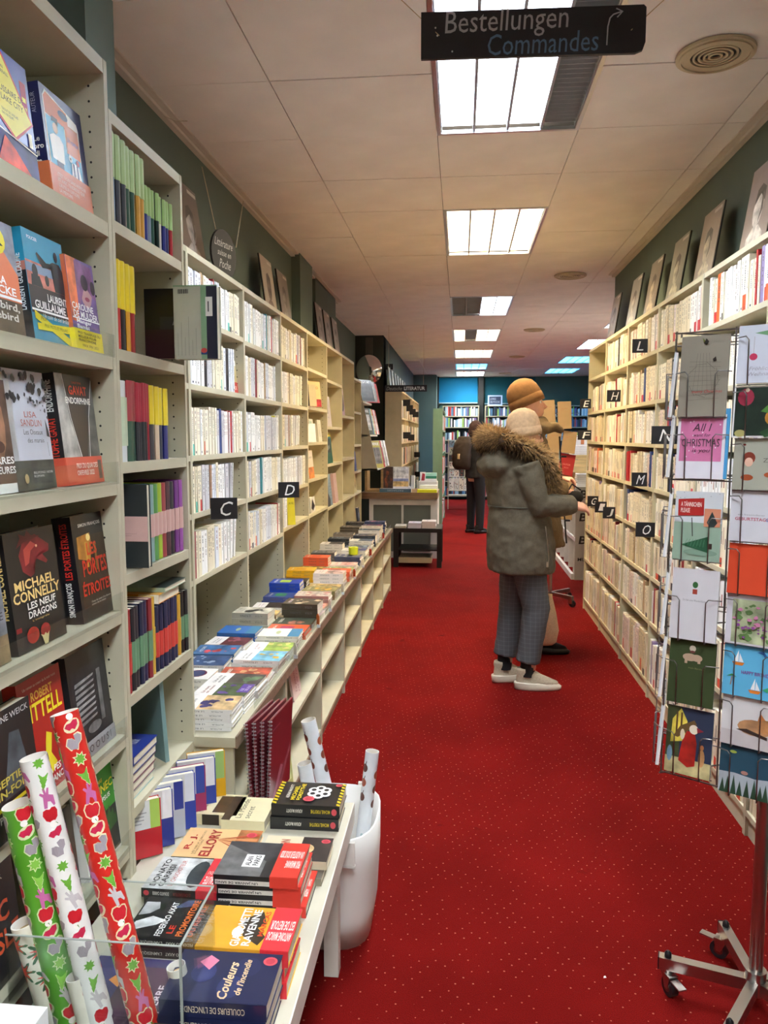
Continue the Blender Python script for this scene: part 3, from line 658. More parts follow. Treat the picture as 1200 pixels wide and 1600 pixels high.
notebook('thick notebook, crimson upper wrap over dark green', y, 1.44, .05, .192, '1c5240', 'a8283c', .5, 1.0); y += .052
for i, c in enumerate(['3c3c40', '403c40', '38383c', '3c3a3c', 'a02838']):
    notebook('thin %s notebook with crimson upper wrap, %s in the third row' % ('red' if c[0] == 'a' else 'charcoal', 'first second third fourth fifth'.split()[i]), y, 1.44, .0155, .192, c, 'b43848', .5, 1.0, group='thin crimson-wrapped notebooks'); y += .0158
for i, (c, n_) in enumerate([('34343a', 'charcoal'), ('dcc4a8', 'sand'), ('2c3448', 'slate'), ('242c78', 'navy')]):
    notebook('notebook with bright yellow upper wrap over a %s lower half, third row' % n_, y, 1.44, .03, .188, c, 'ecd42c', .48, 1.0, group='yellow-wrapped notebooks, third row'); y += .0303
# fourth row: black cahier facing out, then spines with a pink band
book('black notebook turned to show its cover with a wide dusty pink band', T(-.895, 1.80, 1.178) @ RZ(0), .135, .02, .205, '2c3234', [], name='notebook', cat='notebook', band=(.32, .62, 'd6aea6', [('t', 'REF\n0412', .3, .7, .2, .25, 'a08080'), ('r', .08, .3, .8, .32, 'c09890'), ('r', .08, .22, .7, .24, 'c09890')]))
y = 1.822
for i, (c, n_) in enumerate([('3c6488', 'blue'), ('4c7c90', 'teal'), ('8cb0b0', 'pale teal'), ('5c9c54', 'green'), ('a8c43c', 'lime'), ('a04048', 'red'), ('50343c', 'brown'), ('2c2c34', 'black'), ('7c3c8c', 'purple'), ('9c50a8', 'violet')]):
    notebook('%s notebook spine with the pink band, fourth row' % n_, y, 1.178, .029, .2, c, 'd6aea6', .32, .62, group='pink-banded notebooks'); y += .0292
# fifth row
y = 1.722
for i, (c, bn, n_) in enumerate([('a82c30', 'd84840', 'red with a red'), ('2c2c30', '6f9a78', 'black with a green'), ('34343a', '6f9a78', 'charcoal with a green'), ('28304c', '6f9a78', 'navy with a green'), ('2c2a50', '6f9a78', 'indigo with a green'), ('8c2c34', '6f9a78', 'dark red with a green'), ('d8b040', 'd8b040', 'plain yellow'),
        ('262c4c', 'd84840', 'navy with a red'), ('24284c', 'd84840', 'dark navy with a red'), ('2a2e50', 'd84840', 'ink blue with a red'), ('22264a', 'd84840', 'midnight blue with a red'), ('24284e', 'd84840', 'deep blue with a red'), ('2a2e52', 'd84840', 'blue-black with a red'), ('d8a838', 'd8a838', 'thin amber'), ('1c1c20', '6f9a78', 'black thick with a green'), ('202024', '6f9a78', 'last black with a green')]):
    hh = .205 if i < 7 else .175
    notebook('%s band notebook in the fifth row' % n_, y, .882, .0255, hh, c, bn, .22, .6, group='banded notebooks, fifth row'); y += .0257
def lying(label, xr, y, z, L_, W_, t, col, items=(), spine=(), rz=0, name='lying_book', group=None, band=None, back=None, spcol=None, cat='book'):
    """lying book: L_ = page height along x, W_ = page width along y"""
    return book(label, flat_m(xr, y, z + t, rz), W_, t, L_, col, items, spine, name=name, group=group, band=band, back=back, spcol=spcol, cat=cat)
lying('yellow-orange box notebook lying on the banded spines', -.79, 1.93, 1.059, .14, .15, .024, 'e8a030', (), [('r', 0, 0, 1, .4, 'f0e8d8')], name='notebook', cat='notebook')
lying('green and white notebook with black edge lying topmost on the banded spines', -.785, 1.96, 1.084, .135, .16, .012, 'a8c0a8', [('r', 0, 0, 1, .3, '2a3430')], name='notebook', cat='notebook')
# sixth row: calendar with a mountain print and small stacks
book('large wall calendar with a mountain and old map print standing in the sixth row', T(-.79, 1.97, .61) @ RZ(PI / 2 + .9) @ RX(-.06), .2, .012, .235, '7fa0a0', [
    ('r', 0, .55, 1, 1, '587c80', 'photo'), ('p', [(.5, .62), (.78, .86), (.86, .86), (1, .7), (1, .62)], 'd8c4a0'), ('t', 'CHAT\n2023', .42, .84, .26, .12, 'd8dcd4'), ('p', [(0, .5), (.9, .52), (1, .3), (.6, .12), (0, .3)], 'b8a078', 'photo'), ('r', .78, .03, 1, .07, 'c8b898'), ('p', [(.1, .44), (.4, .42), (.5, .3), (.2, .28)], '8c7c60', 'photo')], name='calendar', cat='calendar')
for i, (c, n_) in enumerate([('8fb8b8', 'pale teal'), ('6a2c44', 'plum'), ('6a2c44', 'plum second'), ('1c2c6c', 'dark blue'), ('24347c', 'blue topmost')]):
    lying('%s pocket diary in the small stack of the sixth row' % n_, -.80, 1.735 + .008 * i, .602 + .021 * i, .1, .15, .02, c, [('t', '2023', .35, .5, .3, .2, 'd8c040', B), ('t', 'AGENDA', .65, .5, .2, .4, 'c8ccd8')] if i > 2 else [('r', .1, .1, .9, .9, c, 'photo')], name='diary', cat='diary', group='pocket diaries')
# bottom row: folders standing on the table
FC = [('c42430', 'red with white and lime label', 'a8c85c'), ('2c3c90', 'blue', 'e8e8ec'), ('b8bcc8', 'white', '2c3c90'), ('2840a0', 'bright blue', 'd8dce8'), ('a02c60', 'magenta', '3048a0'), ('2c44a0', 'dark blue', 'e0e0e8'), ('e0a818', 'amber with green upper wrap', 'a0c070')]
for i, (c, n_, w_) in enumerate(FC):
    book('%s address folder in the bottom row of the narrow bookcase' % n_, T(-.83 + .012 * i, 1.735 + .048 * i, .444) @ RZ(.62 - .03 * i) @ RX(-.06), .105, .022, .145 + .002 * i, c, [('r', 0, .5, .78, 1, 'd8d8d8'), ('r', .74, .5, .97, 1, w_)] + lines(.1, .56, .66, .92, 6, '9c9ca0', rr, .3), name='folder', cat='folder', back=c)
# ================================================================== DISPLAY TABLE, NEAR LEFT
TZ = .44
t_ = tag(empty('display_table', (-.30, .93, 0)), 'low white display table carrying thrillers in front of the first bookcases', 'table')
MB().box((-.49, 0, TZ - .022), (0, 1.19, TZ), 'paint', hx('c6c1ae')).build('table_top', t_)
m = MB().box((-.012, 0, TZ - .06), (.003, 1.19, TZ - .0002), 'paint', hx('e2ddd2')); m.build('front_rail', t_, label='white front rail')
MB().box((-.49, 1.175, TZ - .07), (-.012, 1.19, TZ - .022), 'paint', hx('d8d2c6')).build('end_rail', t_)
for (a, b_) in ((-.045, 1.07), (-.045, .05), (-.48, 1.14), (-.48, .05)):
    MB().prism([(a - .02, b_ - .02), (a + .02, b_ - .02), (a + .02, b_ + .02), (a - .02, b_ + .02)], 0, TZ - .022, 'paint', hx('d6d0c4')).build('leg', t_)

def stack(n, label, xr, y, L_, W_, t, col, items=(), spine=(), rz=0, group=None, jit=.004, z0=TZ, **kw):
    z = z0
    for i in range(n):
        top = i == n - 1
        lb = label if top else label + (', %s copy down' % ['next', 'second', 'third', 'fourth', 'fifth', 'sixth'][n - 2 - i])
        lying(lb, xr + rr.uniform(-jit, jit), y + rr.uniform(-jit, jit), z, L_, W_, t, col, items if top else (), spine, rz=rz + rr.uniform(-.015, .015), group=group, **kw); z += t + .0008
    return z
seal = lambda u, v, r=.07: [('e', u, v, r * 1.3, r, 'd8505c'), ('e', u, v, r * .9, r * .65, 'c03a48')]
haz = [('p', [(i * .125, 0), (i * .125 + .07, 0), (i * .125 + .11, .055), (i * .125 + .04, .055)], 'e0c828') for i in range(8)] + [('p', [(i * .125, .93), (i * .125 + .07, .93), (i * .125 + .11, 1), (i * .125 + .04, 1)], 'e0c828') for i in range(8)]
petal = [('e', .55 + .17 * math.cos(a), .36 + .11 * math.sin(a), .12, .08, 'f2f2ee') for a in [i * PI / 3 for i in range(6)]] + [('e', .55, .36, .12, .08, 'f2f2ee')]
petal += [('e', .55 + .17 * math.cos(a), .36 + .11 * math.sin(a), .055, .037, '17171a') for a in [i * PI / 3 for i in range(6)]] + [('e', .55, .36, .03, .022, '17171a')]
stack(2, 'black pocket thriller with yellow hazard stripes and white revolver cylinder', -.318, 1.955, .187, .135, .034, '1a1b1e',
      haz + petal + seal(.22, .48, .085) + seal(.86, .1, .05) + [('t', 'ADRIAN McKINTY', .52, .80, .6, .05, 'e8e4da', B), ('t', 'MICHAEL\nFORSYTHE', .5, .67, .72, .15, 'ecd42c', B)],
      [('e', .5, .08, .28, .04, 'd8505c'), ('tv', 'MICHAEL FORSYTHE', .5, .28, .3, .28, 'd8c028', B), ('tv', 'ADRIAN McKINTY', .5, .66, .3, .24, 'e0dcd0', B)], jit=.003)
lying('cream pocket novel with a dark photo strip, back left of the display table', -.60, 1.955, TZ, .16, .12, .03, 'ddd0a8', [('r', .1, .1, .9, .45, '4a3420', 'photo'), ('t', 'LIVRE DES\nMILLE ET UN', .5, .7, .8, .2, '6a5638')], [('r', 0, .3, 1, .6, '2c2218')])
lying('cream pocket novel titled secret, beside the hazard-striped thriller', -.515, 1.93, TZ, .12, .135, .03, 'e6dcb4', [('t', 'Le Monde\nsecret', .5, .55, .8, .34, '3a3020'), ('r', 0, .8, 1, 1, '3c2c20', 'photo')])
tent = [('p', [(.1 + .17 * i, .02), (.1 + .17 * i + .09, .02), (.62, .55)], ['b8502c', 'd8905c'][i % 2]) for i in range(5)]
stack(2, 'sand-coloured pocket novel with a striped circus tent and red capitals', -.506, 1.735, .195, .14, .017, 'e6bc84', [('r', 0, 0, 1, .3, 'b87444', 'photo')] + tent + seal(.82, .12) + [('t', 'R. J.', .5, .86, .5, .1, 'b8342c', B), ('t', 'LES NEUF CERCLES\nD\'HISTOIRE', .5, .74, .8, .06, '7c6038'), ('t', 'ELLORY', .5, .6, .9, .14, 'a82c28', B)], [('r', 0, 0, 1, 1, '1c1614')], spcol='1c1614')
stack(2, 'grey stormy-sky pocket thriller with a red paper band on its right third', -.517, 1.588, .19, .13, .021, 'b8bcc0', [('r', 0, .3, 1, 1, 'c4c6c6', 'photo'), ('e', .5, .42, .42, .12, '3c4448', 'photo'), ('t', 'DONATO\nCARRISI', .5, .84, .86, .18, '1c1c1e', B), ('t', 'LE CHUCHOTEUR', .5, .68, .8, .06, 'b84438')],
      [('r', 0, 0, 1, 1, '1a1818'), ('e', .5, .94, .3, .035, 'd8404c'), ('tv', 'DONATO CARRISI', .5, .76, .4, .2, 'd4d0c8', B), ('tv', 'LE CHUCHOTEUR', .5, .5, .35, .22, '942c28')], spcol='1a1818',
      band=(0, .33, 'd8303c', [('tv', 'NOUVEAUTE', .3, .5, .24, .8, 'f2dcd8', B), ('tv', 'LE MAITRE DU\nTHRILLER', .6, .5, .24, .8, 'f2dcd8')]))
stack(4, 'black pocket thriller with a road photo, white label and red paper band', -.338, 1.572, .19, .14, .0235, '232428', [('r', 0, .45, 1, 1, '6c6c6c', 'photo'), ('p', [(.4, .4), (.9, 1), (1, 1), (1, .3)], '3c3c40', 'photo'), ('r', .25, .5, .62, .72, 'f2f2f0'), ('t', 'ALAN\nPARKS', .44, .61, .3, .16, '222226', B)],
      [('r', .1, .02, .55, .98, 'd4cfc8'), ('tv', 'UN JANVIER DE SANG', .33, .72, .3, .5, '2a2a2e', B)], spcol='1c1c20', jit=.008, band=(0, .33, 'd8382c', [('tv', 'PRIX MARIANNE\nUN AUDITEUR SOUS 2020', .5, .5, .5, .85, 'f6e4dc', B)]))
lying('cream pocket novel with a dark portrait, topmost right edge of the display table', -.312, 1.735, TZ + .02, .17, .11, .02, 'dccfb0', [('r', 0, 0, 1, .45, '2a2020', 'photo'), ('e', .5, .36, .2, .12, 'e8c08c', 'photo'), ('t', 'MASSON', .5, .7, .7, .14, 'a84838', B)] + seal(.84, .1))
lying('brown pocket novel under the cream one at the right edge of the display table', -.318, 1.70, TZ, .18, .12, .019, '8c8270', [('r', 0, 0, 1, .5, '6c6458', 'photo'), ('t', 'FREDERIC\nLENORMANT', .5, .7, .7, .2, '3c3428')])
hand = [('p', [(.1, .98), (.35, .96), (.5, .8), (.42, .62), (.3, .7), (.2, .85)], 'd8d8d8', 'photo'), ('p', [(.5, .98), (.85, .98), (.86, .82), (.7, .78), (.56, .86)], 'b8b8b8', 'photo'), ('p', [(.72, .62), (.95, .5), (.96, .36), (.8, .4)], '4c5878', 'photo')]
stack(2, 'black pocket thriller with a black-and-white hand photo and orange title capitals', -.492, 1.42, .185, .135, .021, '1e1e20', hand + seal(.82, .1, .05) + [('t', 'FEDERICO AXAT', .45, .62, .84, .075, 'f2f0ec', B), ('t', 'LE', .2, .50, .2, .07, 'd83820', B), ('t', 'PROMONTOIRE', .5, .38, .9, .08, 'e87838', B), ('t', 'DU REPTILE', .45, .26, .78, .07, 'd85028', B)], [('tv', 'FEDERICO AXAT   L\'AMNESIQUE', .5, .5, .4, .6, 'c8c4bc', B)])
lying('blue edged pocket novel beneath the road photo stack at the back', -.50, 1.45, TZ, .06, .13, .02, '2a4c9c')
gia = [('p', [(.1, .35), (.3, .55), (.7, .6), (.9, .42), (.6, .34), (.5, .42), (.3, .3)], '3a2c1c', 'photo'), ('e', .38, .62, .12, .06, 'f0ead8')]
stack(3, 'mustard yellow pocket thriller with white capitals and a red paper band', -.318, 1.335, .182, .13, .03, 'e0a42c', gia + seal(.8, .1) + [('t', 'GIACOMETTI', .5, .60, .9, .1, 'f6f4ee', B), ('t', 'RAVENNE', .5, .48, .86, .09, 'f6f4ee', B), ('t', 'MARCAS', .6, .36, .6, .06, 'd84c20', B)], [('tv', 'GIACOMETTI RAVENNE', .5, .6, .5, .5, '2a2418', B)],
      band=(0, .3, 'd8303a', [('tv', 'ANTOINE MARCAS', .3, .5, .2, .86, 'f6e4dc', B), ('tv', 'EST DE RETOUR', .56, .5, .22, .86, 'f6e4dc', B)]))
pan = [('e', .3, .4, .22, .12, '28305c'), ('e', .7, .3, .2, .13, '232a52'), ('e', .55, .7, .2, .12, '2c3464'), ('p', [(.6, .66), (.75, .78), (.9, .7), (.8, .6)], 'd87c98')]
stack(3, 'midnight blue pocket novel with gold script title and pansies', -.325, 1.195, .19, .13, .03, '1c2246', pan + seal(.84, .1) + [('t', 'Couleurs', .42, .44, .72, .1, 'e8c498', {'s': .3, 'b': True}), ('t', 'de l\'incendie', .5, .31, .7, .07, 'e8c498', {'s': .3, 'b': True})], [('tv', 'COULEURS DE L\'INCENDIE', .5, .5, .4, .6, 'd8c8b0')])
lying('plum pocket novel with pale author capitals seen through the acrylic box', -.45, 1.20, TZ, .17, .125, .05, '4a2a44', [('t', 'PIERRE\nLEMAITRE', .5, .45, .8, .2, 'd8c8d0', B)])
lying('black pocket novel with gold capitals at the bottom edge of the table', -.325, 1.055, TZ, .19, .13, .055, '1a1a1c', [('r', .0, .7, 1, 1, '3c3428', 'photo'), ('t', 'ROUX', .5, .36, .9, .22, 'd8b878', B), ('t', 'LE JOUR', .5, .62, .8, .12, 'e8e0d0', B)] + seal(.8, .08))
dnc = [('p', [(.3, .55), (.5, .75), (.62, .7), (.5, .6), (.6, .5), (.45, .52)], 'e09048'), ('p', [(.1, .38), (.4, .45), (.8, .42), (.6, .34)], 'd8684c')]
lying('violet pocket novel with orange dancers and a yellow panel behind the gift wrap', -.515, 1.245, TZ, .19, .13, .03, '3a3470', dnc + [('r', 0, 0, .7, .34, 'ecdc28'), ('t', 'ROMAN\nD\'AVENTURES', .36, .17, .6, .2, '4a4618', B)])
lying('black pocket novel with white capitals lowest left on the table', -.52, 1.10, TZ, .18, .13, .03, '1c1c1e', [('t', 'LE JEU\nDE RUE', .5, .5, .8, .36, 'e4e0d8', B)])

# acrylic box with gift wrap rolls
g = tag(empty('acrylic_box', (-.458, 1.167, TZ + .0)), 'clear acrylic box holding gift wrap rolls on the near end of the display table', 'box')
def pane(a, b_, nm='side_pane'): MB().box(a, b_, 'clear', WHITE).build(nm, g)
zb0, zb1 = .001, .21
pane((-.31, 0, zb0), (0, .003, zb1)); pane((-.31, .173, zb0), (0, .176, zb1)); pane((-.003, .003, zb0), (0, .173, zb1)); pane((-.31, .003, zb0), (-.307, .173, zb1))
m = MB()
for a, b_ in (((-.31, -.0005, zb1), (0, .0035, zb1 + .0012)), ((-.31, .1725, zb1), (0, .1765, zb1 + .0012)), ((-.0035, .0035, zb1), (.0005, .1725, zb1 + .0012)), ((-.003, -.0008, zb0), (.0008, .003, zb1))): m.box(a, b_, 'plastic', hx('9aa29c'))
m.build('polished_edge', g)

def roll(label, top, bot, r, col, motif=None, inner='c8a878', seed=1, name='gift_wrap_roll', group=None, cat='gift wrap'):
    top, bot = Vector(top), Vector(bot); L_ = (top - bot).length
    az = (top - bot).normalized(); ax = az.cross(Vector((0, 1, 0))).normalized(); ay = az.cross(ax).normalized()
    M = basis(bot, ax, ay, az)
    root = empty(name, M=M); tag(root, label, cat, group)
    m = MB(); n = 36
    m.tube([(0, 0, 0), (0, 0, L_)], r, 'cover', hx(col), n, caps=False); m.tube([(0, 0, L_), (0, 0, 0)], r - .0015, 'paper', hx('e8e4dc'), n, caps=False)
    vs = [((r - (.0015 if k else 0)) * math.cos(2 * PI * j / n), (r - (.0015 if k else 0)) * math.sin(2 * PI * j / n), L_) for k in (0, 1) for j in range(n)]
    m.mesh(vs, [(j, (j + 1) % n, n + (j + 1) % n, n + j) for j in range(n)], 'paper', hx('f0ece4'))
    m.build('paper_tube', root)
    MB().tube([(0, 0, .0), (0, 0, L_ - .012)], r * .55, 'paper', hx(inner), 16).build('core', root)
    if motif:
        pm = MB()
        def put(shape, u, v, c, z=.0004):     # shape: list of (x, y) metres around (u, v)
            cx = sum(p[0] for p in shape) / len(shape); cy = sum(p[1] for p in shape) / len(shape); N = len(shape); rings = 3
            def w(x, y): a = (u + x) / r; return ((r + z) * math.cos(a), (r + z) * math.sin(a), min(max(v + y, .0005), L_ - .0003))
            vs = [w(cx, cy)]; fs = []
            for q in range(1, rings + 1):
                f = q / rings; vs += [w(cx + (x - cx) * f, cy + (y - cy) * f) for x, y in shape]
            for j in range(N):
                fs.append((0, 1 + j, 1 + (j + 1) % N))
                for q in range(rings - 1): fs.append((1 + q * N + j, 1 + (q + 1) * N + j, 1 + (q + 1) * N + (j + 1) % N, 1 + q * N + (j + 1) % N))
            pm.mesh(vs, fs, 'ink', hx(c))
        motif(put, L_, r, random.Random(seed))
        pm.build('printed_pattern', root)
    return root
def sh(pts, s, a=0):
    ca, sa = math.cos(a), math.sin(a); return [((x * ca - y * sa) * s, (x * sa + y * ca) * s) for x, y in pts]
STAR = star(0, 0, 1, .58, 8); APPLE = [(0, .75), (.35, .95), (.8, .8), (1, .2), (.75, -.6), (.3, -.95), (0, -.82), (-.3, -.95), (-.75, -.6), (-1, .2), (-.8, .8), (-.35, .95)]
CONE = [(0, -1.4), (.28, -.7), (.2, -.65), (.5, 0), (.4, .05), (.7, .8), (-.7, .8), (-.4, .05), (-.5, 0), (-.2, -.65), (-.28, -.7)]
SQ = [(-.9, -.3), (-.4, -.9), (.4, -.9), (.5, -.3), (.9, .1), (1, .8), (.5, 1.1), (.0, .9), (.1, .5), (.5, .4), (.2, 0), (-.2, .5), (-.7, .5)]
DEER = [(-.2, -1.1), (.1, -1.1), (.15, -.4), (.6, -.5), (.75, -1), (.95, -.9), (.8, .1), (.3, .3), (.35, 1), (.15, 1), (.05, .5), (-.1, 1.1), (-.3, 1), (-.15, .4), (-.5, .6), (-.6, .4), (-.25, .1)]
HAT = ell(0, .75, .42, .42, 10); MUSH = [(-1, .3), (-.7, -.3), (0, -.6), (.7, -.3), (1, .3), (.5, .6), (0, .45), (-.5, .6)]
def xmas(base, outline, star_c='6fae3c', mush='c8284c', apple='cc2430', extra='c46aa0'):
    def f(put, L_, r, rnd):
        C = 2 * PI * r; cols = 4; kinds = ['star', 'sq', 'mush', 'apple', 'deer', 'cone']; step = .0305
        for c in range(cols):
            v = .01 + (c % 2) * step * .5; k = c * 2
            while v < L_ - .004:
                u = C * (c + .5) / cols + rnd.uniform(-.002, .002); kd = kinds[k % 6]; s = .0142; a = rnd.uniform(-.3, .3)
                if kd == 'star': put(sh(STAR, s * .95, a), u, v, outline, .00035); put(sh(STAR, s * .72, a), u, v, star_c, .0006)
                elif kd == 'apple':
                    put(sh(APPLE, s * 1.05, a), u, v, outline, .00035); put(sh(APPLE, s * .88, a), u, v, apple, .0006)
                    put(sh([(0, -1), (.5, -1.4), (.3, -.95)], s, a), u, v, '4f8c30', .0007)
                elif kd == 'mush':
                    put(sh(ell(0, 0, 1, .72), s * 1.1, .4), u, v - .002, outline, .00035); put(sh(MUSH, s * .9, .4), u, v - .002, mush, .0006); put(sh(HAT, s, 0), u - .001, v + .004, 'f4f0e8', .0007)
                elif kd == 'sq': put(sh(SQ, s * 1.1, a), u, v, outline, .00035); put(sh(SQ, s * .95, a), u, v, 'a39aa0', .0006)
                elif kd == 'deer': put(sh(DEER, s * 1.15, a), u, v, 'c8c2c4' if rnd.random() < .6 else extra, .0006)
                else: put(sh(CONE, s * 1.05, a), u, v, outline, .00035); put(sh(CONE, s * .9, a), u, v, star_c, .0006)
                v += step; k += 1
    return f
roll('red gift wrap roll printed with stars, apples, mushrooms and squirrels, tallest in the acrylic box', (-.688, 1.245, 1.018), (-.530, 1.197, .446), .0235, 'd22a22', xmas('r', 'e8dcb0'), seed=4)
roll('white gift wrap roll printed with red apples and grey reindeer, middle of the acrylic box', (-.722, 1.20, .955), (-.612, 1.198, .446), .0225, 'eeede8', xmas('w', 'eeede8', apple='c8202c'), seed=9)
roll('green gift wrap roll printed with red apples and mushrooms, left in the acrylic box', (-.751, 1.195, .872), (-.675, 1.205, .446), .026, '57a02c', xmas('g', 'd8e6b0', star_c='8cc850'), seed=15)
def poin(put, L_, r, rnd):
    C = 2 * PI * r
    for c in range(3):
        u = C * (c + .4) / 3
        for q in range(2):
            v = L_ - .03 - q * .05 - (c % 2) * .022
            if v < .35 * L_: continue
            for k in range(8):
                a = k * PI / 4 + rnd.uniform(-.1, .1); put(sh([(0, 0), (.3, .25), (1, .1), (1.15, 0), (1, -.1), (.3, -.25)], .023, a), u, v, '3c6a48' if k % 2 else '4a7450', .0004)
            for k in range(9): put(sh([(0, 0), (.3, .22), (1, 0), (.3, -.22)], .021, k * 2 * PI / 9), u, v, 'd8432c', .0007)
roll('cream gift wrap roll with orange poinsettias at the picture edge', (-.748, 1.19, .66), (-.70, 1.20, .446), .021, 'e6dfcc', poin, seed=3)
roll('cream gift wrap roll with orange poinsettias behind the green roll', (-.742, 1.255, .69), (-.70, 1.265, .446), .022, 'e6dfcc', poin, seed=6)
roll('short plain cream paper roll with a small grey mark, front of the acrylic box', (-.655, 1.187, .57), (-.63, 1.19, .446), .017, 'e8e2d2', None)
roll('short cream paper roll behind the red one in the acrylic box', (-.505, 1.262, .545), (-.485, 1.262, .446), .017, 'e8e2d2', None)
o = MB().box((0, 0, 0), (.10, .14, .115), 'paper', hx('eef0f2')); o.box((-.002, -.002, .085), (.102, .142, .117), 'paper', hx('f4f5f6'))
r_ = tag(empty('carton', (-.775, .985, TZ + .001)), 'plain white carton at the picture edge beside the gift wrap', 'carton'); o.build('box_body', r_)

# ================================================================== BIN WITH ROLLS, HANGING CALENDARS
r_ = tag(empty('fabric_bin', (-.405, 2.225, 0)), 'tall white fabric bin with handle tabs standing on the carpet behind the table', 'bin')
def bring(z, rx, ry, n=32, p=3.2):
    out = []
    for j in range(n):
        t = 2 * PI * j / n; c, s_ = math.cos(t), math.sin(t)
        k = (abs(c) ** p + abs(s_) ** p) ** (-1 / p); out.append((rx * k * c, ry * k * s_, z))
    return out
m = MB(); zs = [(0.0, .145, .135), (.1, .160, .155), (.25, .168, .175), (.36, .168, .186)]
rg = [bring(z, a, b_) for z, a, b_ in zs] + [bring(.362, .163, .181)] + [bring(z, a - .008, b_ - .008) for z, a, b_ in zs[::-1][1:-1]] + [bring(.01, .135, .125)]
vs = [p for q in rg for p in q]; fs = []
for i in range(len(rg) - 1):
    for j in range(32): fs.append((i * 32 + j, i * 32 + (j + 1) % 32, (i + 1) * 32 + (j + 1) % 32, (i + 1) * 32 + j))
fs.append(tuple(range(32))[::-1]); fs.append(tuple(range((len(rg) - 1) * 32, len(rg) * 32)))
m.mesh(vs, fs, 'canvas', hx('e6e3dd'), True); m.build('body', r_)
for sx, sy in ((.10, -.190), (.10, .190)):
    m = MB().box((sx - .02, sy - .005, .295), (sx + .02, sy + .005, .366), 'canvas', hx('dedad2')); m.box((sx - .022, sy - .007, .293), (sx + .022, sy + .007, .299), 'canvas', hx('c8c4bc')); m.build('handle_tab', r_)
def dots(put, L_, r, rnd):
    C = 2 * PI * r
    for c in range(3):
        for q in range(3):
            u = C * (c + .35) / 3; v = L_ - .05 - q * .045 - (c % 2) * .02; put(ell(0, 0, .011, .013, 12), u, v, ['8c4a38', 'a85840', '6a4038'][rnd.randrange(3)], .0005)
            put(sh([(-.3, 0), (0, 1), (.2, 1), (0, 0)], .01, 0), u + .004, v + .012, '3a3030', .0006)
    put(ell(0, 0, .004, .005), 0.03, L_ * .5, 'b8d0d8')
roll('white gift wrap roll with brown dots, tallest in the fabric bin', (-.468, 2.30, .615), (-.33, 2.30, .03), .0235, 'e9eef4', dots, seed=2, name='gift_wrap_roll')
roll('white gift wrap roll with brown dots leaning against the aisle side of the bin', (-.262, 2.27, .535), (-.315, 2.23, .03), .021, 'e9eef4', dots, seed=5)
roll('plain white gift wrap roll, shorter one at the left in the bin', (-.470, 2.24, .50), (-.385, 2.24, .03), .022, 'e4e9ef', None)
for i in range(4):
    x0 = -.628 + .013 * i
    r_ = tag(empty('wall_calendar', (x0, 2.20 + .012 * i, .35), 0), '%s spiral calendar in glossy plastic hanging at the counter end' % ['innermost dark red', 'second dark red', 'third wine red', 'outermost dark red shiny'][i], 'calendar', 'bagged spiral calendars')
    r_.rotation_euler = (0, math.radians(-3 + 2 * i), math.radians(-8 + i))
    m = MB().box((0, 0, 0), (.006, .215, .285), 'cover', hx('74202c')); m.box((-.0006, 0, 0), (0, .215, .285), 'cover', hx('c8c8c6'))
    draw(m, [('p', [(.1, .0), (.5, .35), (.62, .3), (.25, 0)], 'a8687a'), ('p', [(.4, .1), (.95, .5), (.95, .4), (.5, .05)], '97505c'), ('r', .05, .85, .4, .87, 'a05060')], lambda x, y, z: Vector((.006 + z, x, y)), .215, .285)
    m.build('sheets', r_)
    m = MB()
    for q in range(24): m.tube([(.003 + .007 * math.cos(a), -.004 + .005 * math.sin(a), .01 + q * .0118) for a in [k * PI / 3 for k in range(7)]], .0011, 'metal', hx('a8a8ac'), 4, False)
    m.build('spiral_binding', r_)
book('yellow-green booklet standing below the hanging calendars', T(-.60, 2.42, .30) @ RZ(PI / 2 - .25) @ RX(-.1), .12, .008, .17, 'c8cc84', [('r', .2, .1, .9, .8, 'd8dca0', 'photo'), ('r', 0, 0, .06, 1, 'b86a58')], name='booklet')
book('white booklet in the calendar rack behind the yellow-green one', T(-.625, 2.40, .31) @ RZ(PI / 2 - .2) @ RX(-.1), .13, .008, .18, 'e4e4e2', [('p', [(.1, .2), (.8, .6), (.9, .5), (.2, .1)], 'c8d0d4')], name='booklet')
book('pink poster booklet standing in the second low cabinet', T(-.70, 3.15, .364) @ RZ(PI / 2) @ RX(-.15), .15, .01, .205, 'd8bcb8', [('tv', 'La petite reine\nest de retour', .55, .5, .5, .8, '9c5860', {'s': .3})], name='booklet')
book('pale poster booklet standing in the first low cabinet', T(-.70, 2.70, .364) @ RZ(PI / 2) @ RX(-.15), .12, .01, .17, 'cfc6c0', [('tv', 'LIVRES', .5, .5, .4, .7, '6c5c68')], name='booklet')
book('pale leaflet lying at the back of the first low cabinet', T(-.75, 2.62, .077) @ RZ(PI / 2) @ RX(-.2), .12, .01, .2, 'd8d4cc', [('tv', 'OFFRE', .5, .5, .4, .7, '7c6c68')], name='booklet')
book('small colourful box standing in the fifth low cabinet', T(-.72, 5.5, .364) @ RZ(PI / 2) @ RX(-.15), .14, .03, .12, 'b8b0a4', [('r', .1, .1, .9, .5, '7c5c58', 'photo')], name='booklet')

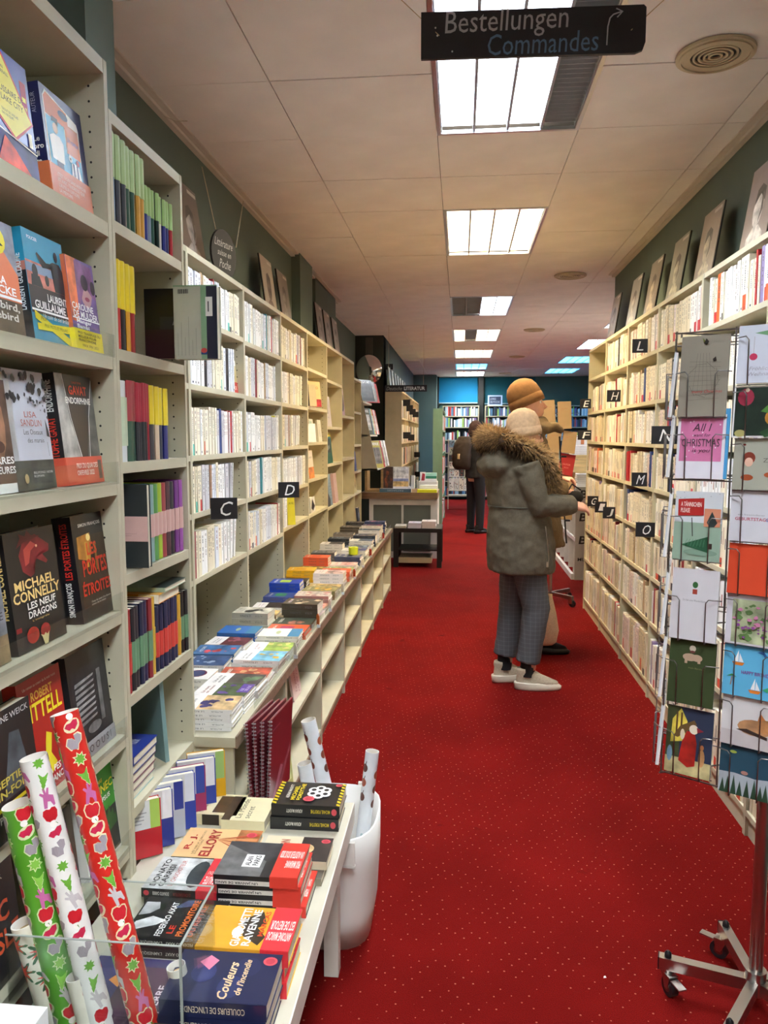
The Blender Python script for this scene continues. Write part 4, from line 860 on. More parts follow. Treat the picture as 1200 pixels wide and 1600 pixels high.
# ================================================================== STACKS ON THE COUNTER
def cov(kind, base, pic, acc, rnd):
    if kind == 'w':       # white title zone at the head, picture below
        it = [('r', 0, 0, 1, .62, pic, 'photo')] + blobs(5, acc, .1, .08, .9, .55, .06, .2, rnd, 'photo') + [('t', rnd.choice(['Une vie\nentière', 'La nuit\nen nous', 'Le grand\nété', 'Marées', 'Les jours\nclairs', 'Au loin']), .45, .8, .6, .14, '8c2830' if rnd.random() < .4 else '303038')]
    elif kind == 'f':     # full picture
        it = [('r', 0, 0, 1, 1, pic, 'photo')] + blobs(7, acc, .1, .1, .9, .7, .06, .2, rnd, 'photo') + [('t', rnd.choice(['ROMAN', 'HISTOIRE', 'L\'AUBE', 'TERRES', 'ILES']), .5, .84, .6, .08, base, B)]
    else:                 # plain colour with a panel
        it = [('r', .25, .35, .75, .7, acc), ('t', rnd.choice(['ESSAI', 'POESIE', 'CARNET']), .5, .84, .6, .07, 'f0ece4' if kind == 'd' else '302c28', B)]
    return it
WDS = {'w': 'white-headed', 'f': 'illustrated', 'd': 'plain', 'l': 'plain'}
CST = [  # column, y, n, kind, base, picture, accent, thickness, description
 ('b', 2.19, 5, 'w', 'eeecea', 'd0b080', '3a346c', .0125, 'white-headed sand and purple paperback, tall stack at the near counter end'),
 ('b', 2.335, 5, 'w', 'eeecea', '4a5c3c', '5c3c8c', .011, 'white-headed paperback with a green foliage picture and purple label'),
 ('b', 2.48, 3, 'w', 'eeecea', '4c4440', '607c58', .014, 'white-headed paperback with a dark green and brown picture'),
 ('b', 2.625, 2, 'f', 'f0e8e0', 'b04c34', 'd8a878', .012, 'red-brown paperback between the dark and the watercolour stacks'),
 ('b', 2.77, 3, 'w', 'eeecea', '78b4cc', 'e0b03c', .0145, 'white-headed paperback with a blue and yellow watercolour'),
 ('b', 2.93, 3, 'w', 'eeecea', '9cb450', 'd8c878', .012, 'white-headed paperback with a green and yellow map'),
 ('b', 3.09, 4, 'l', 'ece8dc', 'ece8dc', '4484a4', .013, 'cream paperback with a blue panel'),
 ('b', 3.25, 2, 'd', 'e4582c', 'e4582c', 'b03060', .017, 'bright orange-red paperback with a magenta panel'),
 ('b', 3.41, 2, 'f', 'e0d8c8', '3c4438', 'a86c58', .013, 'dark collage paperback in front of the pink-edged stack'),
 ('b', 3.57, 3, 'f', 'd8c0c0', '4c4438', 'c8b090', .028, 'pink-edged thick paperback with a dark landscape, tall stack'),
 ('b', 3.73, 2, 'w', 'f0dcd0', 'd89078', 'b83c50', .014, 'pale orange paperback behind the pink-edged stack'),
 ('b', 3.90, 3, 'f', 'e8d4cc', 'c8b8a8', 'a8746c', .018, 'pinkish beige paperback in the middle of the counter'),
 ('b', 4.07, 3, 'f', 'd8cca8', '8c8458', 'd8a83c', .016, 'olive and mustard patterned paperback'),
 ('b', 4.24, 2, 'f', 'd8d0c0', 'b89c60', '605438', .016, 'ochre patterned paperback on the aisle side'),
 ('b', 4.42, 4, 'w', 'f0e4e0', 'c8a8a0', '705c58', .02, 'white and salmon paperback, high stack'),
 ('b', 4.6, 3, 'd', 'e8603c', 'e8603c', '7c2c24', .02, 'salmon red paperback near the middle of the aisle side'),
 ('b', 4.78, 2, 'f', 'd8d4c0', '8c9c70', 'c8b0a0', .02, 'sage patterned paperback on the aisle side'),
 ('b', 4.97, 2, 'w', 'ecdcd8', 'd8a8a8', 'b86c6c', .02, 'rose paperback beside the yellow ring holder'),
 ('b', 5.18, 3, 'f', 'd8d0cc', '404c70', 'c8c0b0', .02, 'blue and white paperback beside the yellow cup'),
 ('b', 5.4, 4, 'w', 'ecebe8', '3c4470', 'b89c8c', .018, 'white paperback with navy picture'),
 ('b', 5.62, 3, 'f', 'd0d0d4', '2c3c5c', '90a0b0', .02, 'slate blue paperback beyond the yellow ring holder'),
 ('b', 5.85, 4, 'w', 'e4e4e4', '505c7c', '303848', .02, 'grey-blue paperback, far part on the aisle side'),
 ('b', 6.1, 4, 'f', 'd8d8dc', '28344c', '9c8c80', .022, 'navy covered paperback, far part of the counter'),
 ('b', 6.35, 5, 'f', 'd8d8dc', '2c4c60', '5c3c50', .02, 'dark teal paperback, far part of the counter'),
 ('b', 6.6, 5, 'f', 'e0dcd8', '3c2c50', 'c84870', .022, 'purple covered paperback, far part of the counter'),
 ('b', 6.9, 5, 'f', 'e0dcd8', '30406c', 'c87c98', .022, 'blue and pink covered paperback, last stack on the aisle side'),
 ('a', 2.55, 2, 'w', 'eceae6', 'c8c4c0', '7c2c44', .02, 'white paperback with a wine red disc'),
 ('a', 2.72, 3, 'f', 'd8d8e0', '344c74', '98a8c0', .012, 'night blue glittering paperback'),
 ('a', 2.88, 3, 'f', 'c8d0d8', '3c6898', 'b83c3c', .011, 'blue wave paperback with red edge'),
 ('a', 3.03, 2, 'w', 'eceaea', '5c2c34', 'b86c80', .014, 'white paperback with a dark pink blossom picture'),
 ('a', 3.19, 3, 'd', '2c6cb8', '2c6cb8', '80b0d8', .012, 'bright blue paperback with pale blue panel'),
 ('a', 3.38, 3, 'f', 'c8c4b4', 'b8b4a4', '2c2c2c', .026, 'thick grey paperback with black branches'),
 ('a', 3.56, 2, 'f', 'd8c8a4', 'c8a868', '7c6040', .014, 'tan map paperback against the bookcase'),
 ('a', 3.73, 2, 'w', 'f0ece8', '2c2420', '4c403c', .014, 'white paperback with a black photo panel'),
 ('a', 3.92, 2, 'd', '3c4c8c', '3c4c8c', '3c8c4c', .02, 'green and blue paperback against the bookcase'),
 ('a', 4.1, 4, 'd', '1c48b8', '1c48b8', 'b0d038', .02, 'royal blue paperback with a lime green panel, tall stack'),
 ('a', 4.32, 3, 'd', '2c2c30', '2c2c30', '6c6c70', .016, 'black paperback behind the royal blue stack'),
 ('a', 4.55, 4, 'd', 'e8b020', 'e8b020', 'c88c18', .018, 'golden yellow paperback against the bookcase'),
 ('a', 4.8, 2, 'f', 'd8c8a0', '7c6c3c', 'c8a050', .018, 'brown and gold paperback'),
 ('a', 5.05, 4, 'd', 'e8603c', 'e8603c', 'b83c28', .018, 'orange-red paperback with a small dark picture'),
 ('a', 5.35, 3, 'f', 'd8d4d0', '5c5c60', '9c9ca0', .02, 'striped grey paperback against the bookcase'),
 ('a', 5.65, 4, 'w', 'e4e0dc', '3c3c44', '8c7c70', .02, 'white and black paperback against the bookcase'),
 ('a', 5.95, 4, 'f', 'dcdcdc', '2c3440', '7c8c9c', .02, 'steel blue paperback against the bookcase'),
 ('a', 6.25, 4, 'f', 'd8d4cc', '403c3c', '8c8480', .02, 'dark grey paperback, far part against the bookcase'),
 ('a', 6.55, 5, 'f', 'd8d4cc', '504840', 'a09080', .02, 'brown-grey paperback, far part against the bookcase'),
 ('a', 6.9, 5, 'f', 'd8d4cc', '2c2c34', '8c8c90', .02, 'charcoal paperback, last stack against the bookcase')]
rc = random.Random(21)
for (cl, y, n, kd, base, pic, acc, th, lab) in CST:
    xr = (-.672 if cl == 'b' else -.872) + rc.uniform(-.012, .004)
    L_, W_ = rc.uniform(.172, .188), rc.uniform(.118, .132)
    if cl == 'a': L_ = min(L_, .17)
    its = cov(kd, base, pic, acc, rc)
    if 'disc' in lab: its = [('e', .5, .35, .34, .2, '6c2038'), ('e', .5, .35, .28, .16, '34406c')]
    if 'purple label' in lab: its += [('r', .3, .0, .95, .22, '5c3c98'), ('t', 'ILE\nSEULE', .62, .11, .4, .14, 'e8e0f0')]
    if 'blue panel' in lab: its = [('r', 0, 0, 1, .28, '3c80a4'), ('e', .5, .55, .2, .06, 'b8c08c')]
    sp = [('tv', 'LE ROMAN', .5, .62, .4, .3, '5c5c60'), ('tv', 'AUTEUR', .5, .25, .35, .2, '7c7c80')]
    spc = pic if kd == 'f' and rc.random() < .6 else (acc if kd == 'f' and rc.random() < .4 else None)
    stack(n, lab, xr, y, L_, W_, th, base if kd in 'wdl' else base, its, sp, z0=CTOP + .0005, group='counter stack: ' + lab, jit=.005, rz=rc.uniform(-.05, .05), spcol=spc)
for i, (y, c, nm) in enumerate([(2.95, 'e8e4dc', 'white'), (3.45, 'e07838', 'orange'), (3.78, 'f0ece4', 'white second'), (4.2, 'e8e4dc', 'ivory'), (4.68, 'e0542c', 'orange-red'), (5.1, 'f0ece4', 'white third'), (5.55, 'd8382c', 'red'), (6.5, 'c82c2c', 'small far red')]):
    r_ = tag(empty('price_tag', (-.654, y, CTOP + .005)), '%s price tag clipped to the clear lip of the book counter' % nm, 'price tag')
    MB().prism([(0, 0), (.04, 0), (.04, .05), (.02, .062), (0, .05)], 0, .0015, 'paper', hx(c), M=basis((.009, 0, 0), (-.5, .866, 0), (0, 0, 1), (.866, .5, 0))).build('tag_card', r_)
    MB().box((-.003, .0, -.002), (.012, .012, .012), 'plastic', hx('c8ccd0')).build('tag_clip', r_)
cup = tag(empty('tape_roll', (-.74, 5.27, CTOP + .068)), 'bright yellow ring-shaped holder on a blue and white book stack', 'holder')
m = MB(); n = 20
vs = [(r0 * math.cos(2 * PI * j / n), r0 * math.sin(2 * PI * j / n), z) for (r0, z) in ((.032, 0), (.034, .05), (.018, .05), (.018, .01)) for j in range(n)]
m.mesh(vs, [(i * n + j, i * n + (j + 1) % n, (i + 1) * n + (j + 1) % n, (i + 1) * n + j) for i in range(3) for j in range(n)] + [tuple(range(n))[::-1], tuple(range(3 * n, 4 * n))], 'plastic', hx('dce62c'), False); m.build('ring_body', cup)
# ================================================================== ROWS OF SPINES
def unit_book(seed, acc=None):
    """1 x 1 x 1 book: x depth (spine at 0), y thickness, z height; scaled per copy"""
    rnd = random.Random(seed); m = MB(); c = (1, 1, 1)
    e = .06
    m.box((0, 0, 0), (1, e, 1), 'spine', c); m.box((0, 1 - e, 0), (1, 1, 1), 'spine', c); m.box((-.004, 0, 0), (.012, 1, 1), 'spine', c)
    m.box((.012, e, .01), (.97, 1 - e, .985), 'pages', hx('e8dcc0'))
    ink = hx(rnd.choice(['3a3634', '4a3c38', '7a3028', '34405c', '504840']))
    def r_(y0, z0, y1, z1, cc): m.face([(-.0052, y0, z0), (-.0052, y0, z1), (-.0052, y1, z1), (-.0052, y1, z0)], 'ink', cc)
    z = rnd.uniform(.3, .45)
    while z < .8:
        l = rnd.uniform(.015, .04); 
        if rnd.random() < .8: r_(.4, z, .62, z + l, ink)
        z += l + .012
    z = rnd.uniform(.84, .88)
    for _ in range(3): r_(.35, z, .68, z + .012, ink); z += .02
    if seed % 4 == 0: r_(.3, .04, .7, .085, ink)
    if acc: r_(.0, .0, 1, rnd.uniform(.14, .3), hx(acc))
    return m.data('paperback_book')
UB = [unit_book(i) for i in range(8)]
UACC = {k: unit_book(40 + i, v) for i, (k, v) in enumerate({'orange': 'd85a30', 'red': 'c42830', 'teal': '48b8a8', 'dark': '34302e'}.items())}
PALL = [('white', 'f1f1ef'), ('white', 'f1f1ef'), ('white', 'f3f2ee'), ('bluish white', 'dde2ec'), ('cream', 'ece4cc'), ('cream', 'efe8d4'), ('pale grey', 'cfcfd4'), ('ivory', 'e8e0c8')]
PALR = [('cream', 'eadfc4'), ('cream', 'e8dcc0'), ('ivory', 'efe6d0'), ('pale pink', 'e4cfc4'), ('beige', 'd8c8a4'), ('off-white', 'efeae0'), ('off-white', 'ece6da'), ('sand', 'dccba8')]
ACC = {'red': 'b8242c', 'dark blue': '2c4484', 'black': '1c1c20', 'yellow': 'e8e040', 'teal': '3c8c94', 'brown': 'a88468', 'orange': 'd8642c', 'green': '3c8c3c', 'dark red': '8c1c24', 'blue': '3c58b8', 'tan': 'b89c74', 'violet': '8c7ca8'}
BOOKS_IND = {'L': 0, 'R': 0}
_o = 'first second third fourth fifth sixth seventh eighth ninth tenth eleventh twelfth thirteenth fourteenth fifteenth sixteenth seventeenth eighteenth nineteenth twentieth'.split()
ORD = _o + ['twenty-' + x for x in _o[:9]] + ['thirtieth'] + ['thirty-' + x for x in _o[:9]] + ['fortieth'] + ['forty-' + x for x in _o[:9]]
def fill(side, xp, y0, y1, z, hm, pal, seed, where, group, tm=.026, acc=(), ind=True, mass=None, lean_end=0, sticker=.08, hv=.008, dm=.13, gaps=0):
    """books standing between y0 and y1, running away from the camera; acc: (fraction, colour name)"""
    rnd = random.Random(seed); y = y0 + .002; s = 1 if side == 'L' else -1
    acc = sorted(acc); ai = 0; hrun = hm; nrun = 0; cn, cc = pal[0]
    items = []
    while True:
        if nrun <= 0: hrun = hm + rnd.uniform(-hv, hv); nrun = rnd.choice((1, 1, 2, 3, 5)); cn, cc = rnd.choice(pal)
        nrun -= 1
        t = max(.009, rnd.gauss(tm, tm * .32)); h = hrun + rnd.uniform(-.0015, .0015)
        if y + t > y1: break
        f = (y - y0) / (y1 - y0); nm, c = cn, cc; special = False
        if ai < len(acc) and f >= acc[ai][0]:
            nm = acc[ai][1]; c = ACC[nm]; ai += 1; special = True; h = hm + rnd.uniform(0, hv)
        items.append((y, t, h, nm, c, special)); y += t + .0006
    nl = lean_end
    for i, (y, t, h, nm, c, special) in enumerate(items):
        d = dm * rnd.uniform(.95, 1.02); off = rnd.uniform(.004, .012)
        if not ind:
            a, b_ = sorted((xp - s * off, xp - s * (off + d)))
            mass.box((a, y, z), (b_, y + t, z + h), 'mass', hx(c))
            fx = xp - s * off + s * .0004
            if rnd.random() < .75:
                zz = z + h * rnd.uniform(.35, .5); ll = h * rnd.uniform(.2, .4)
                P = [(fx, y + t * .35, zz), (fx, y + t * .65, zz), (fx, y + t * .65, zz + ll), (fx, y + t * .35, zz + ll)]
                mass.face(P if s > 0 else P[::-1], 'ink', hx(rnd.choice(['6a625c', '8c7468', '5c5450', '9c4c40'])))
            if rnd.random() < sticker:
                P = [(fx, y, z), (fx, y + t, z), (fx, y + t, z + h * .2), (fx, y, z + h * .2)]
                mass.face(P if s > 0 else P[::-1], 'ink', hx(rnd.choice(['d84c34', '2a2624', 'c42830'])))
            continue
        ac = None
        me = rnd.choice(UB)
        if not special and rnd.random() < sticker:
            ac = rnd.choice(('orange', 'red', 'dark', 'red') if side == 'R' else ('orange', 'red', 'teal', 'dark')); me = UACC[ac]
        o = bpy.data.objects.new('paperback_book' if side == 'L' else 'cream_paperback', me); COL.objects.link(o)
        BOOKS_IND[side] += 1
        o.color = (*hx(c), 1)
        o.scale = (d, t, h)
        if side == 'L': o.location = (xp - off, y + t, z); o.rotation_euler = (0, 0, PI)
        else: o.location = (xp + off, y, z)
        if i >= len(items) - nl:
            k = i - (len(items) - nl) + 1; a = .05 + .05 * k; g_ = h * math.sin(a)
            if side == 'L':  o.rotation_euler = (a, 0, PI); o.location.y += g_ * .95 + .004 * k; o.location.z += t * math.sin(a) * 0
            else: o.rotation_euler = (a, 0, 0); o.location.y += g_ * .95 + .004 * k
            if side == 'L': o.location.z += t * math.sin(a)
        base = '%s-spined paperback' % nm
        if ac: base += {'orange': ', orange foot', 'red': ', red foot', 'teal': ', teal foot', 'dark': ', dark foot'}[ac]
        o['label'] = '%s, %s from near end, %s' % (base, ORD[i], where); o['category'] = 'book'; o['group'] = 'books in the ' + where

# --- left run, three nearest bays one by one
LBn = {1: 'bay of C card', 2: 'bay left of D card', 3: 'bay right of D card'}
ROWN = ['lowest row', 'fifth row', 'fourth row', 'third row', 'second row', 'top row']
def lcell(b, row, y1f=1.0, hm=.19, acc=(), lean=0, y0f=0, pal=PALL, seed=None, tm=.027, stk=.05):
    z = LROWS[b][row]; y0, y1 = LB[b] + .013, LB[b + 1] - .016
    fill('L', LX, y0 + (y1 - y0) * y0f, y0 + (y1 - y0) * y1f, z, hm, pal, seed or (b * 10 + row), '%s, %s' % (['lowest row', 'fourth row', 'third row', 'second row', 'top row'][row], LBn[b]), None, tm=tm, acc=acc, lean_end=lean, sticker=stk)
PW = PALL[:4]
lcell(1, 4, 1, .185, [(.2, 'tan'), (.42, 'dark red')]); lcell(1, 3, .82, .19, [(.03, 'blue'), (.28, 'black'), (.74, 'black')], tm=.024, stk=.08)
lcell(1, 2, 1, .19, [(.48, 'dark blue'), (.66, 'dark red'), (.70, 'red')], tm=.024); lcell(1, 1, .72, .185, [(.36, 'brown')], 2, tm=.026); lcell(1, 0, .74, .185, [(.0, 'dark red')], 2, tm=.03)
lcell(2, 4, 1, .19, [(.55, 'teal'), (.72, 'red')], tm=.024); lcell(2, 3, .86, .19, [(.32, 'dark red'), (.6, 'tan')], tm=.024); lcell(2, 2, .98, .19, [(.82, 'yellow')], tm=.022); lcell(2, 1, 1, .188, [(.35, 'teal')], tm=.024); lcell(2, 0, .98, .185, [(.88, 'red')], tm=.024, stk=.08)
PC = [('cream', 'ece4c8'), ('cream', 'eee6cc'), ('ivory', 'e4d8b8'), ('pale grey', 'd4d0d0'), ('white', 'f0ece4')]
lcell(3, 4, .95, .185, [(.62, 'dark blue'), (.75, 'dark red'), (.85, 'brown')], pal=PC, tm=.03); lcell(3, 3, .78, .185, [(.3, 'dark red')], 1, pal=PC, tm=.03); lcell(3, 2, .62, .185, [(.35, 'brown')], 2, pal=PC, tm=.03); lcell(3, 1, .92, .185, pal=PALL, lean=1, tm=.026); lcell(3, 0, .16, .185, tm=.04)
# hidden bay sliver
fill('L', LX + .0, 2.62, 2.9, 1.975, .185, PALL, 91, 'strip of books seen past the narrow bookcase', None, dm=.06); fill('L', LX, 2.7, 2.9, 1.195, .185, PALL, 92, 'lower strip of books past the narrow bookcase', None, dm=.06)
fill('L', LX, 2.62, 2.9, 1.705, .185, PALL, 93, 'second strip of books past the narrow bookcase', None, dm=.06); fill('L', LX, 2.7, 2.9, 1.425, .185, PALL, 94, 'third strip of books past the narrow bookcase', None, dm=.06)
# face-out and single books on the left run
def lface(label, b, row, yf, w, h, t, col, items, rz=0, tilt=.1, x=None, **kw):
    z = LROWS[b][row] if row is not None else 0
    y = LB[b] + (LB[b + 1] - LB[b]) * yf
    return book(label, T(LX - .012 if x is None else x, y, z + .001) @ RZ(PI / 2 + rz) @ RX(-tilt), w, t, h, col, items, **kw)
lface('yellow-toned paperback with red band face out, second row of the C card bay', 1, 3, .86, .095, .16, .02, 'c8b478', [('r', 0, 0, 1, .34, 'c83028'), ('t', 'PRIX', .5, .17, .7, .12, 'f4e8d8', B), ('r', 0, .84, 1, 1, 'ece8dc'), ('p', [(.3, .45), (.5, .7), (.7, .5), (.55, .4)], '6a5430')], x=LX - .03)
lface('bright yellow book with its cover half seen in the lowest row past the D card', 3, 0, .24, .05, .19, .02, 'e4d430', [('t', 'JAUNE', .5, .7, .7, .1, '6c6418')], rz=-.9)
lface('sand paperback with red and white photos leaning in the second row of the sparse bay', 4, 3, .18, .13, .18, .02, 'dcc088', [('r', 0, 0, 1, .3, 'a83038', 'photo'), ('t', 'DUO', .5, .75, .6, .1, 'a8342c')], rz=-.5)
lface('dark-edged paperback leaning before the sand one in the sparse bay', 4, 3, .03, .1, .15, .02, 'c8b890', [('r', 0, 0, .3, 1, '2c2420')], rz=-.6)
lface('pale book with mint landscape cover in the third row of the sparse bay', 4, 2, .22, .14, .165, .015, 'e0e0d0', [('r', .1, .5, .6, .9, 'a8c8b8', 'photo'), ('t', 'LE LAC', .4, .3, .5, .08, '50504c')])
lface('ivory book with fine print standing last in the third row of the sparse bay', 4, 2, .62, .14, .165, .015, 'e8e0c4', lines(.15, .2, .8, .8, 9, 'b0a890', rc, .3))
lface('white booklet leaning first in the third row of the sparse bay', 4, 2, .04, .1, .13, .012, 'ecebe4', [], rz=-.5)
lface('cream book with an orange landscape foot in the fourth row of the sparse bay', 4, 1, .12, .2, .2, .02, 'e8dcc0', [('r', 0, .0, 1, .4, 'd88440', 'photo'), ('t', 'SABLE', .5, .75, .6, .07, '6c5c4c')])
lface('black and white small book in the lowest row of the sparse bay', 4, 0, .2, .17, .11, .03, 'e4dcc8', [('p', [(.1, .3), (.5, .9), (.9, .4), (.5, .1)], '28241f')])
lface('leaning striped booklet at the back of the counter in the sparse bay', 4, 0, .0, .12, .15, .01, '3c4450', [('r', .1, .1, .9, .4, 'd8c840')], x=LX - .02)
lface('large pale pink book with a small black photo, art bay', 5, 2, .1, .22, .245, .03, 'dccdc4', [('r', .1, .42, .42, .66, '2a2422', 'photo'), ('t', 'ATELIER', .4, .3, .4, .05, '8c7c74')])
lface('green art book with a yellow top edge and dark photo, art bay', 5, 1, .1, .26, .255, .03, '1c5c3c', [('r', 0, .86, 1, 1, 'dcc828'), ('r', .04, .35, .8, .8, '44443c', 'photo'), ('p', [(.1, .5), (.6, .6), (.7, .5), (.3, .42)], '9c9c94')])
lface('blue-grey art book with a black figure, art bay', 5, 0, .05, .28, .26, .03, '8ca4b4', [('p', [(0, 0), (.1, .9), (.35, .95), (.5, .6), (.4, .4), (.7, .2), (.6, 0)], '201c1c', 'photo')] + [('r', .6, .2 + .1 * i, 1, .22 + .1 * i, '6c8494') for i in range(6)])
lface('pink-edged tall book beside the blue-grey art book', 5, 0, .6, .16, .255, .03, 'd8b0a8', [])
lface('round-cornered book with a black and white portrait and pink border', 6, 2, .05, .22, .245, .03, 'd8a8b4', [('e', .5, .55, .4, .42, '2c2a2a', 'photo'), ('e', .45, .6, .18, .2, 'c8c4c0', 'photo')])
lface('blue tall book spine-forward in the last bookcase', 7, 1, .3, .12, .2, .02, '34509c', [])
lface('cream tall book with ornaments in the last bookcase', 7, 0, .2, .16, .2, .02, 'd8c888', [('e', .5, .5, .3, .3, 'b89c58', 'photo')])
book('dark navy booklet standing on the counter in the last bay', T(LX + .02, 7.75, CTOP + .001) @ RZ(PI / 2) @ RX(-.1), .12, .02, .16, '3c4054', [('e', .5, .5, .3, .2, '8c90a4')], name='booklet')

# --- right wall: nearest well-seen bays one by one, the rest of the run as joined rows
RN = ['lowest row', 'seventh row', 'sixth row', 'fifth row', 'fourth row', 'third row', 'second row', 'top row']
RBN = {1: 'bay behind card spinner', 2: 'bay of N card', 3: 'bay of M card', 4: 'bay of H card'}
rm = random.Random(77); massR = MB()
anames = ['red', 'black', 'dark red', 'orange', 'dark blue', 'brown', 'tan', 'violet']
for b in range(0, 6):
    for r_i, z in enumerate(RZS):
        y0, y1 = RB[b] + .013, RB[b + 1] - .015
        ind = (b == 3) or (b == 2 and r_i >= 4) or (b == 1 and r_i >= 6)
        top_full = 1.0
        if b == 5 and r_i == 7: continue                     # empty top cell at the far end
        if b == 5 and r_i == 6: top_full = .75
        if b == 1 and r_i == 7: top_full = .98
        hm = {7: .192, 0: .24}.get(r_i, .188)
        if z and (r_i < 7): hm = min(hm, RZS[r_i + 1] - z - .05)
        acc = [(rm.random(), rm.choice(anames)) for _ in range(rm.choice((1, 2, 2, 3)))]
        if b == 3 and r_i == 4: acc = [(.0, 'green'), (.04, 'dark blue'), (.8, 'red'), (.85, 'red'), (.92, 'red')]
        if b == 3 and r_i == 5: acc = [(.95, 'red')]
        if b == 2 and r_i == 5: acc = [(.6, 'dark blue'), (.66, 'red'), (.5, 'red')]
        fill('R', RXP, y0 + (0 if top_full == 1 else (y1 - y0) * 0), y0 + (y1 - y0) * top_full, z, hm, PALR if b > 1 else PALL[:6] + PALR[:3], 500 + b * 10 + r_i,
             '%s, %s' % (RN[r_i], RBN.get(b, '')), None, tm=.033 if ind else .026, acc=acc, ind=ind, mass=massR, sticker=.2 if ind else .22, hv=.016, dm=.12)
o = massR.build('paperback_row', kind='stuff'); tag(o, 'rows of cream and white paperbacks filling the remaining right wall bookcases', 'books')

# ================================================================== LETTER CARDS, SIGNS
def letter_card(ch, x, y, z, side, w=.105, h=.085, yaw=0, word=None, under=False):
    r_ = tag(empty('letter_card', (x, y, z)), 'small black card with the chalk letter %s on the %s shelves' % (ch if word is None else word, 'left' if side > 0 else 'right'), 'sign')
    # faces mostly the camera (-y), standing off the shelf edge
    r_.rotation_euler = (0, 0, yaw)
    MB().box((0, 0, 0), (w, .003, h), 'paint', hx('15151a')).build('board', r_)
    m = MB(); m.text(ch, basis((w * .3, -.0006, h * .16), (1, 0, 0), (0, 0, 1), (0, -1, 0)), w * .42, h * .66, hx('f0f0ee'), slant=.25)
    if under: m.box((w * .1, -.0006, h * .5), (w * .22, -.0003, h * .54), 'ink', hx('f0f0ee'))
    m.build('letter', r_)
letter_card('C', -1.035, 3.10, 1.155, 1, .11, .09, .35); letter_card('D', -1.035, 4.30, 1.150, 1, .12, .09, .35)
for ch, x, y, z, w in (('L', 1.00, 4.72, 1.99, .085), ('N', .955, 4.0, 1.462, .125), ('M', .99, 4.58, 1.212, .085), ('G', .985, 6.08, .96, .082), ('I', .985, 5.74, .945, .082), ('J', .985, 5.42, .935, .082), ('O', .955, 4.28, .955, .10), ('H', .99, 5.42, 1.735, .09), ('F', .975, 6.60, 1.472, .125), ('E', 1.0, 6.68, 1.735, .09), ('K', .965, 3.50, 1.74, .10)):
    letter_card(ch, x, y, z, -1, w, .08 if ch != 'N' else .09, -.15)

def hang(r_, pts, rad=.0012, c='c8b48c', nm='string'):
    for a, b_ in pts: MB().tube([a, b_], rad, 'fabric', hx(c), 5).build(nm, r_)
r_ = tag(empty('order_sign', (-.139, 2.60, 2.705)), 'black chalkboard sign reading Bestellungen Commandes with an arrow, hanging from the ceiling', 'sign')
W_ = .70; H_ = .142
m = MB(); pr_ = [(0, 0), (W_ - .03, -.012), (W_ - .008, -.004), (W_, .02), (W_, H_ - .02), (W_ - .008, H_ - .012), (W_ - .02, H_ - .012), (0, H_)]
m.prism(pr_, -.006, .006, 'paint', hx('121319'), M=basis((0, 0, 0), (1, 0, 0), (0, 0, 1), (0, -1, 0))); m.build('board', r_)
SF = basis((0, -.0068, 0), (1, 0, 0), (0, 0, 1), (0, -1, 0))
m = MB(); m.text('Bestellungen', SF @ T(.075, .052, 0), .385, .088, hx('b4b4b8'), slant=.06); m.text('Commandes', SF @ T(.21, .0, 0), .345, .064, hx('5c7c9c'), slant=.06)
m.build('chalk_lettering', r_)
m = MB(); c_ = hx('b4b4b8')
m.tube([(.582, -.0068, .015), (.584, -.0068, .07), (.59, -.0068, .095), (.60, -.0068, .105), (.625, -.0068, .112)], .0022, 'ink', c_, 5); m.tube([(.608, -.0068, .122), (.628, -.0068, .112), (.612, -.0068, .096)], .0022, 'ink', c_, 5); m.build('chalk_arrow', r_)
m = MB()
for (a, b_) in ((.046, .092), (.052, .068), (.1, .018)): m.prism(ell(a, b_, .0028, .0028, 10), .0004, .0016, 'ink', hx('e8e8e6'), M=SF)
m.build('rivet', r_)
hang(r_, [((.058, -.008, .068), (-.08, .03, .215)), ((.655, -.008, .055), (.80, .10, .215))], .0016)
# round sign over the left bookcases
r_ = tag(empty('round_sign', (-1.12, 3.62, 2.352)), 'round black chalkboard sign hanging on two strings over the left bookcases', 'sign')
r_.rotation_euler = (0, 0, math.radians(-13))
RF = basis((0, 0, 0), (0, 1, 0), (0, 0, 1), (1, 0, 0))
m = MB(); m.prism(ell(0, 0, .112, .112, 36), -.005, .005, 'paint', hx('1c1814'), M=RF); m.build('board', r_)
m = MB(); m.text('Littérature', RF @ T(-.085, .03, .0056), .16, .035, hx('a8a49c'), slant=.2); m.text('suisse en', RF @ T(-.06, -.01, .0056), .12, .026, hx('a8a49c'), slant=.2); m.text('Poche', RF @ T(-.045, -.065, .0056), .1, .04, hx('a8a49c'), slant=.2); m.build('chalk_lettering', r_)
hang(r_, [((0, -.06, .1), (.02, -.2, .33)), ((0, -.065, .1), (.02, -.205, .33)), ((0, .12, .06), (.0, .2, .30)), ((0, .125, .06), (.0, .205, .30))], .0012, 'b0a488')

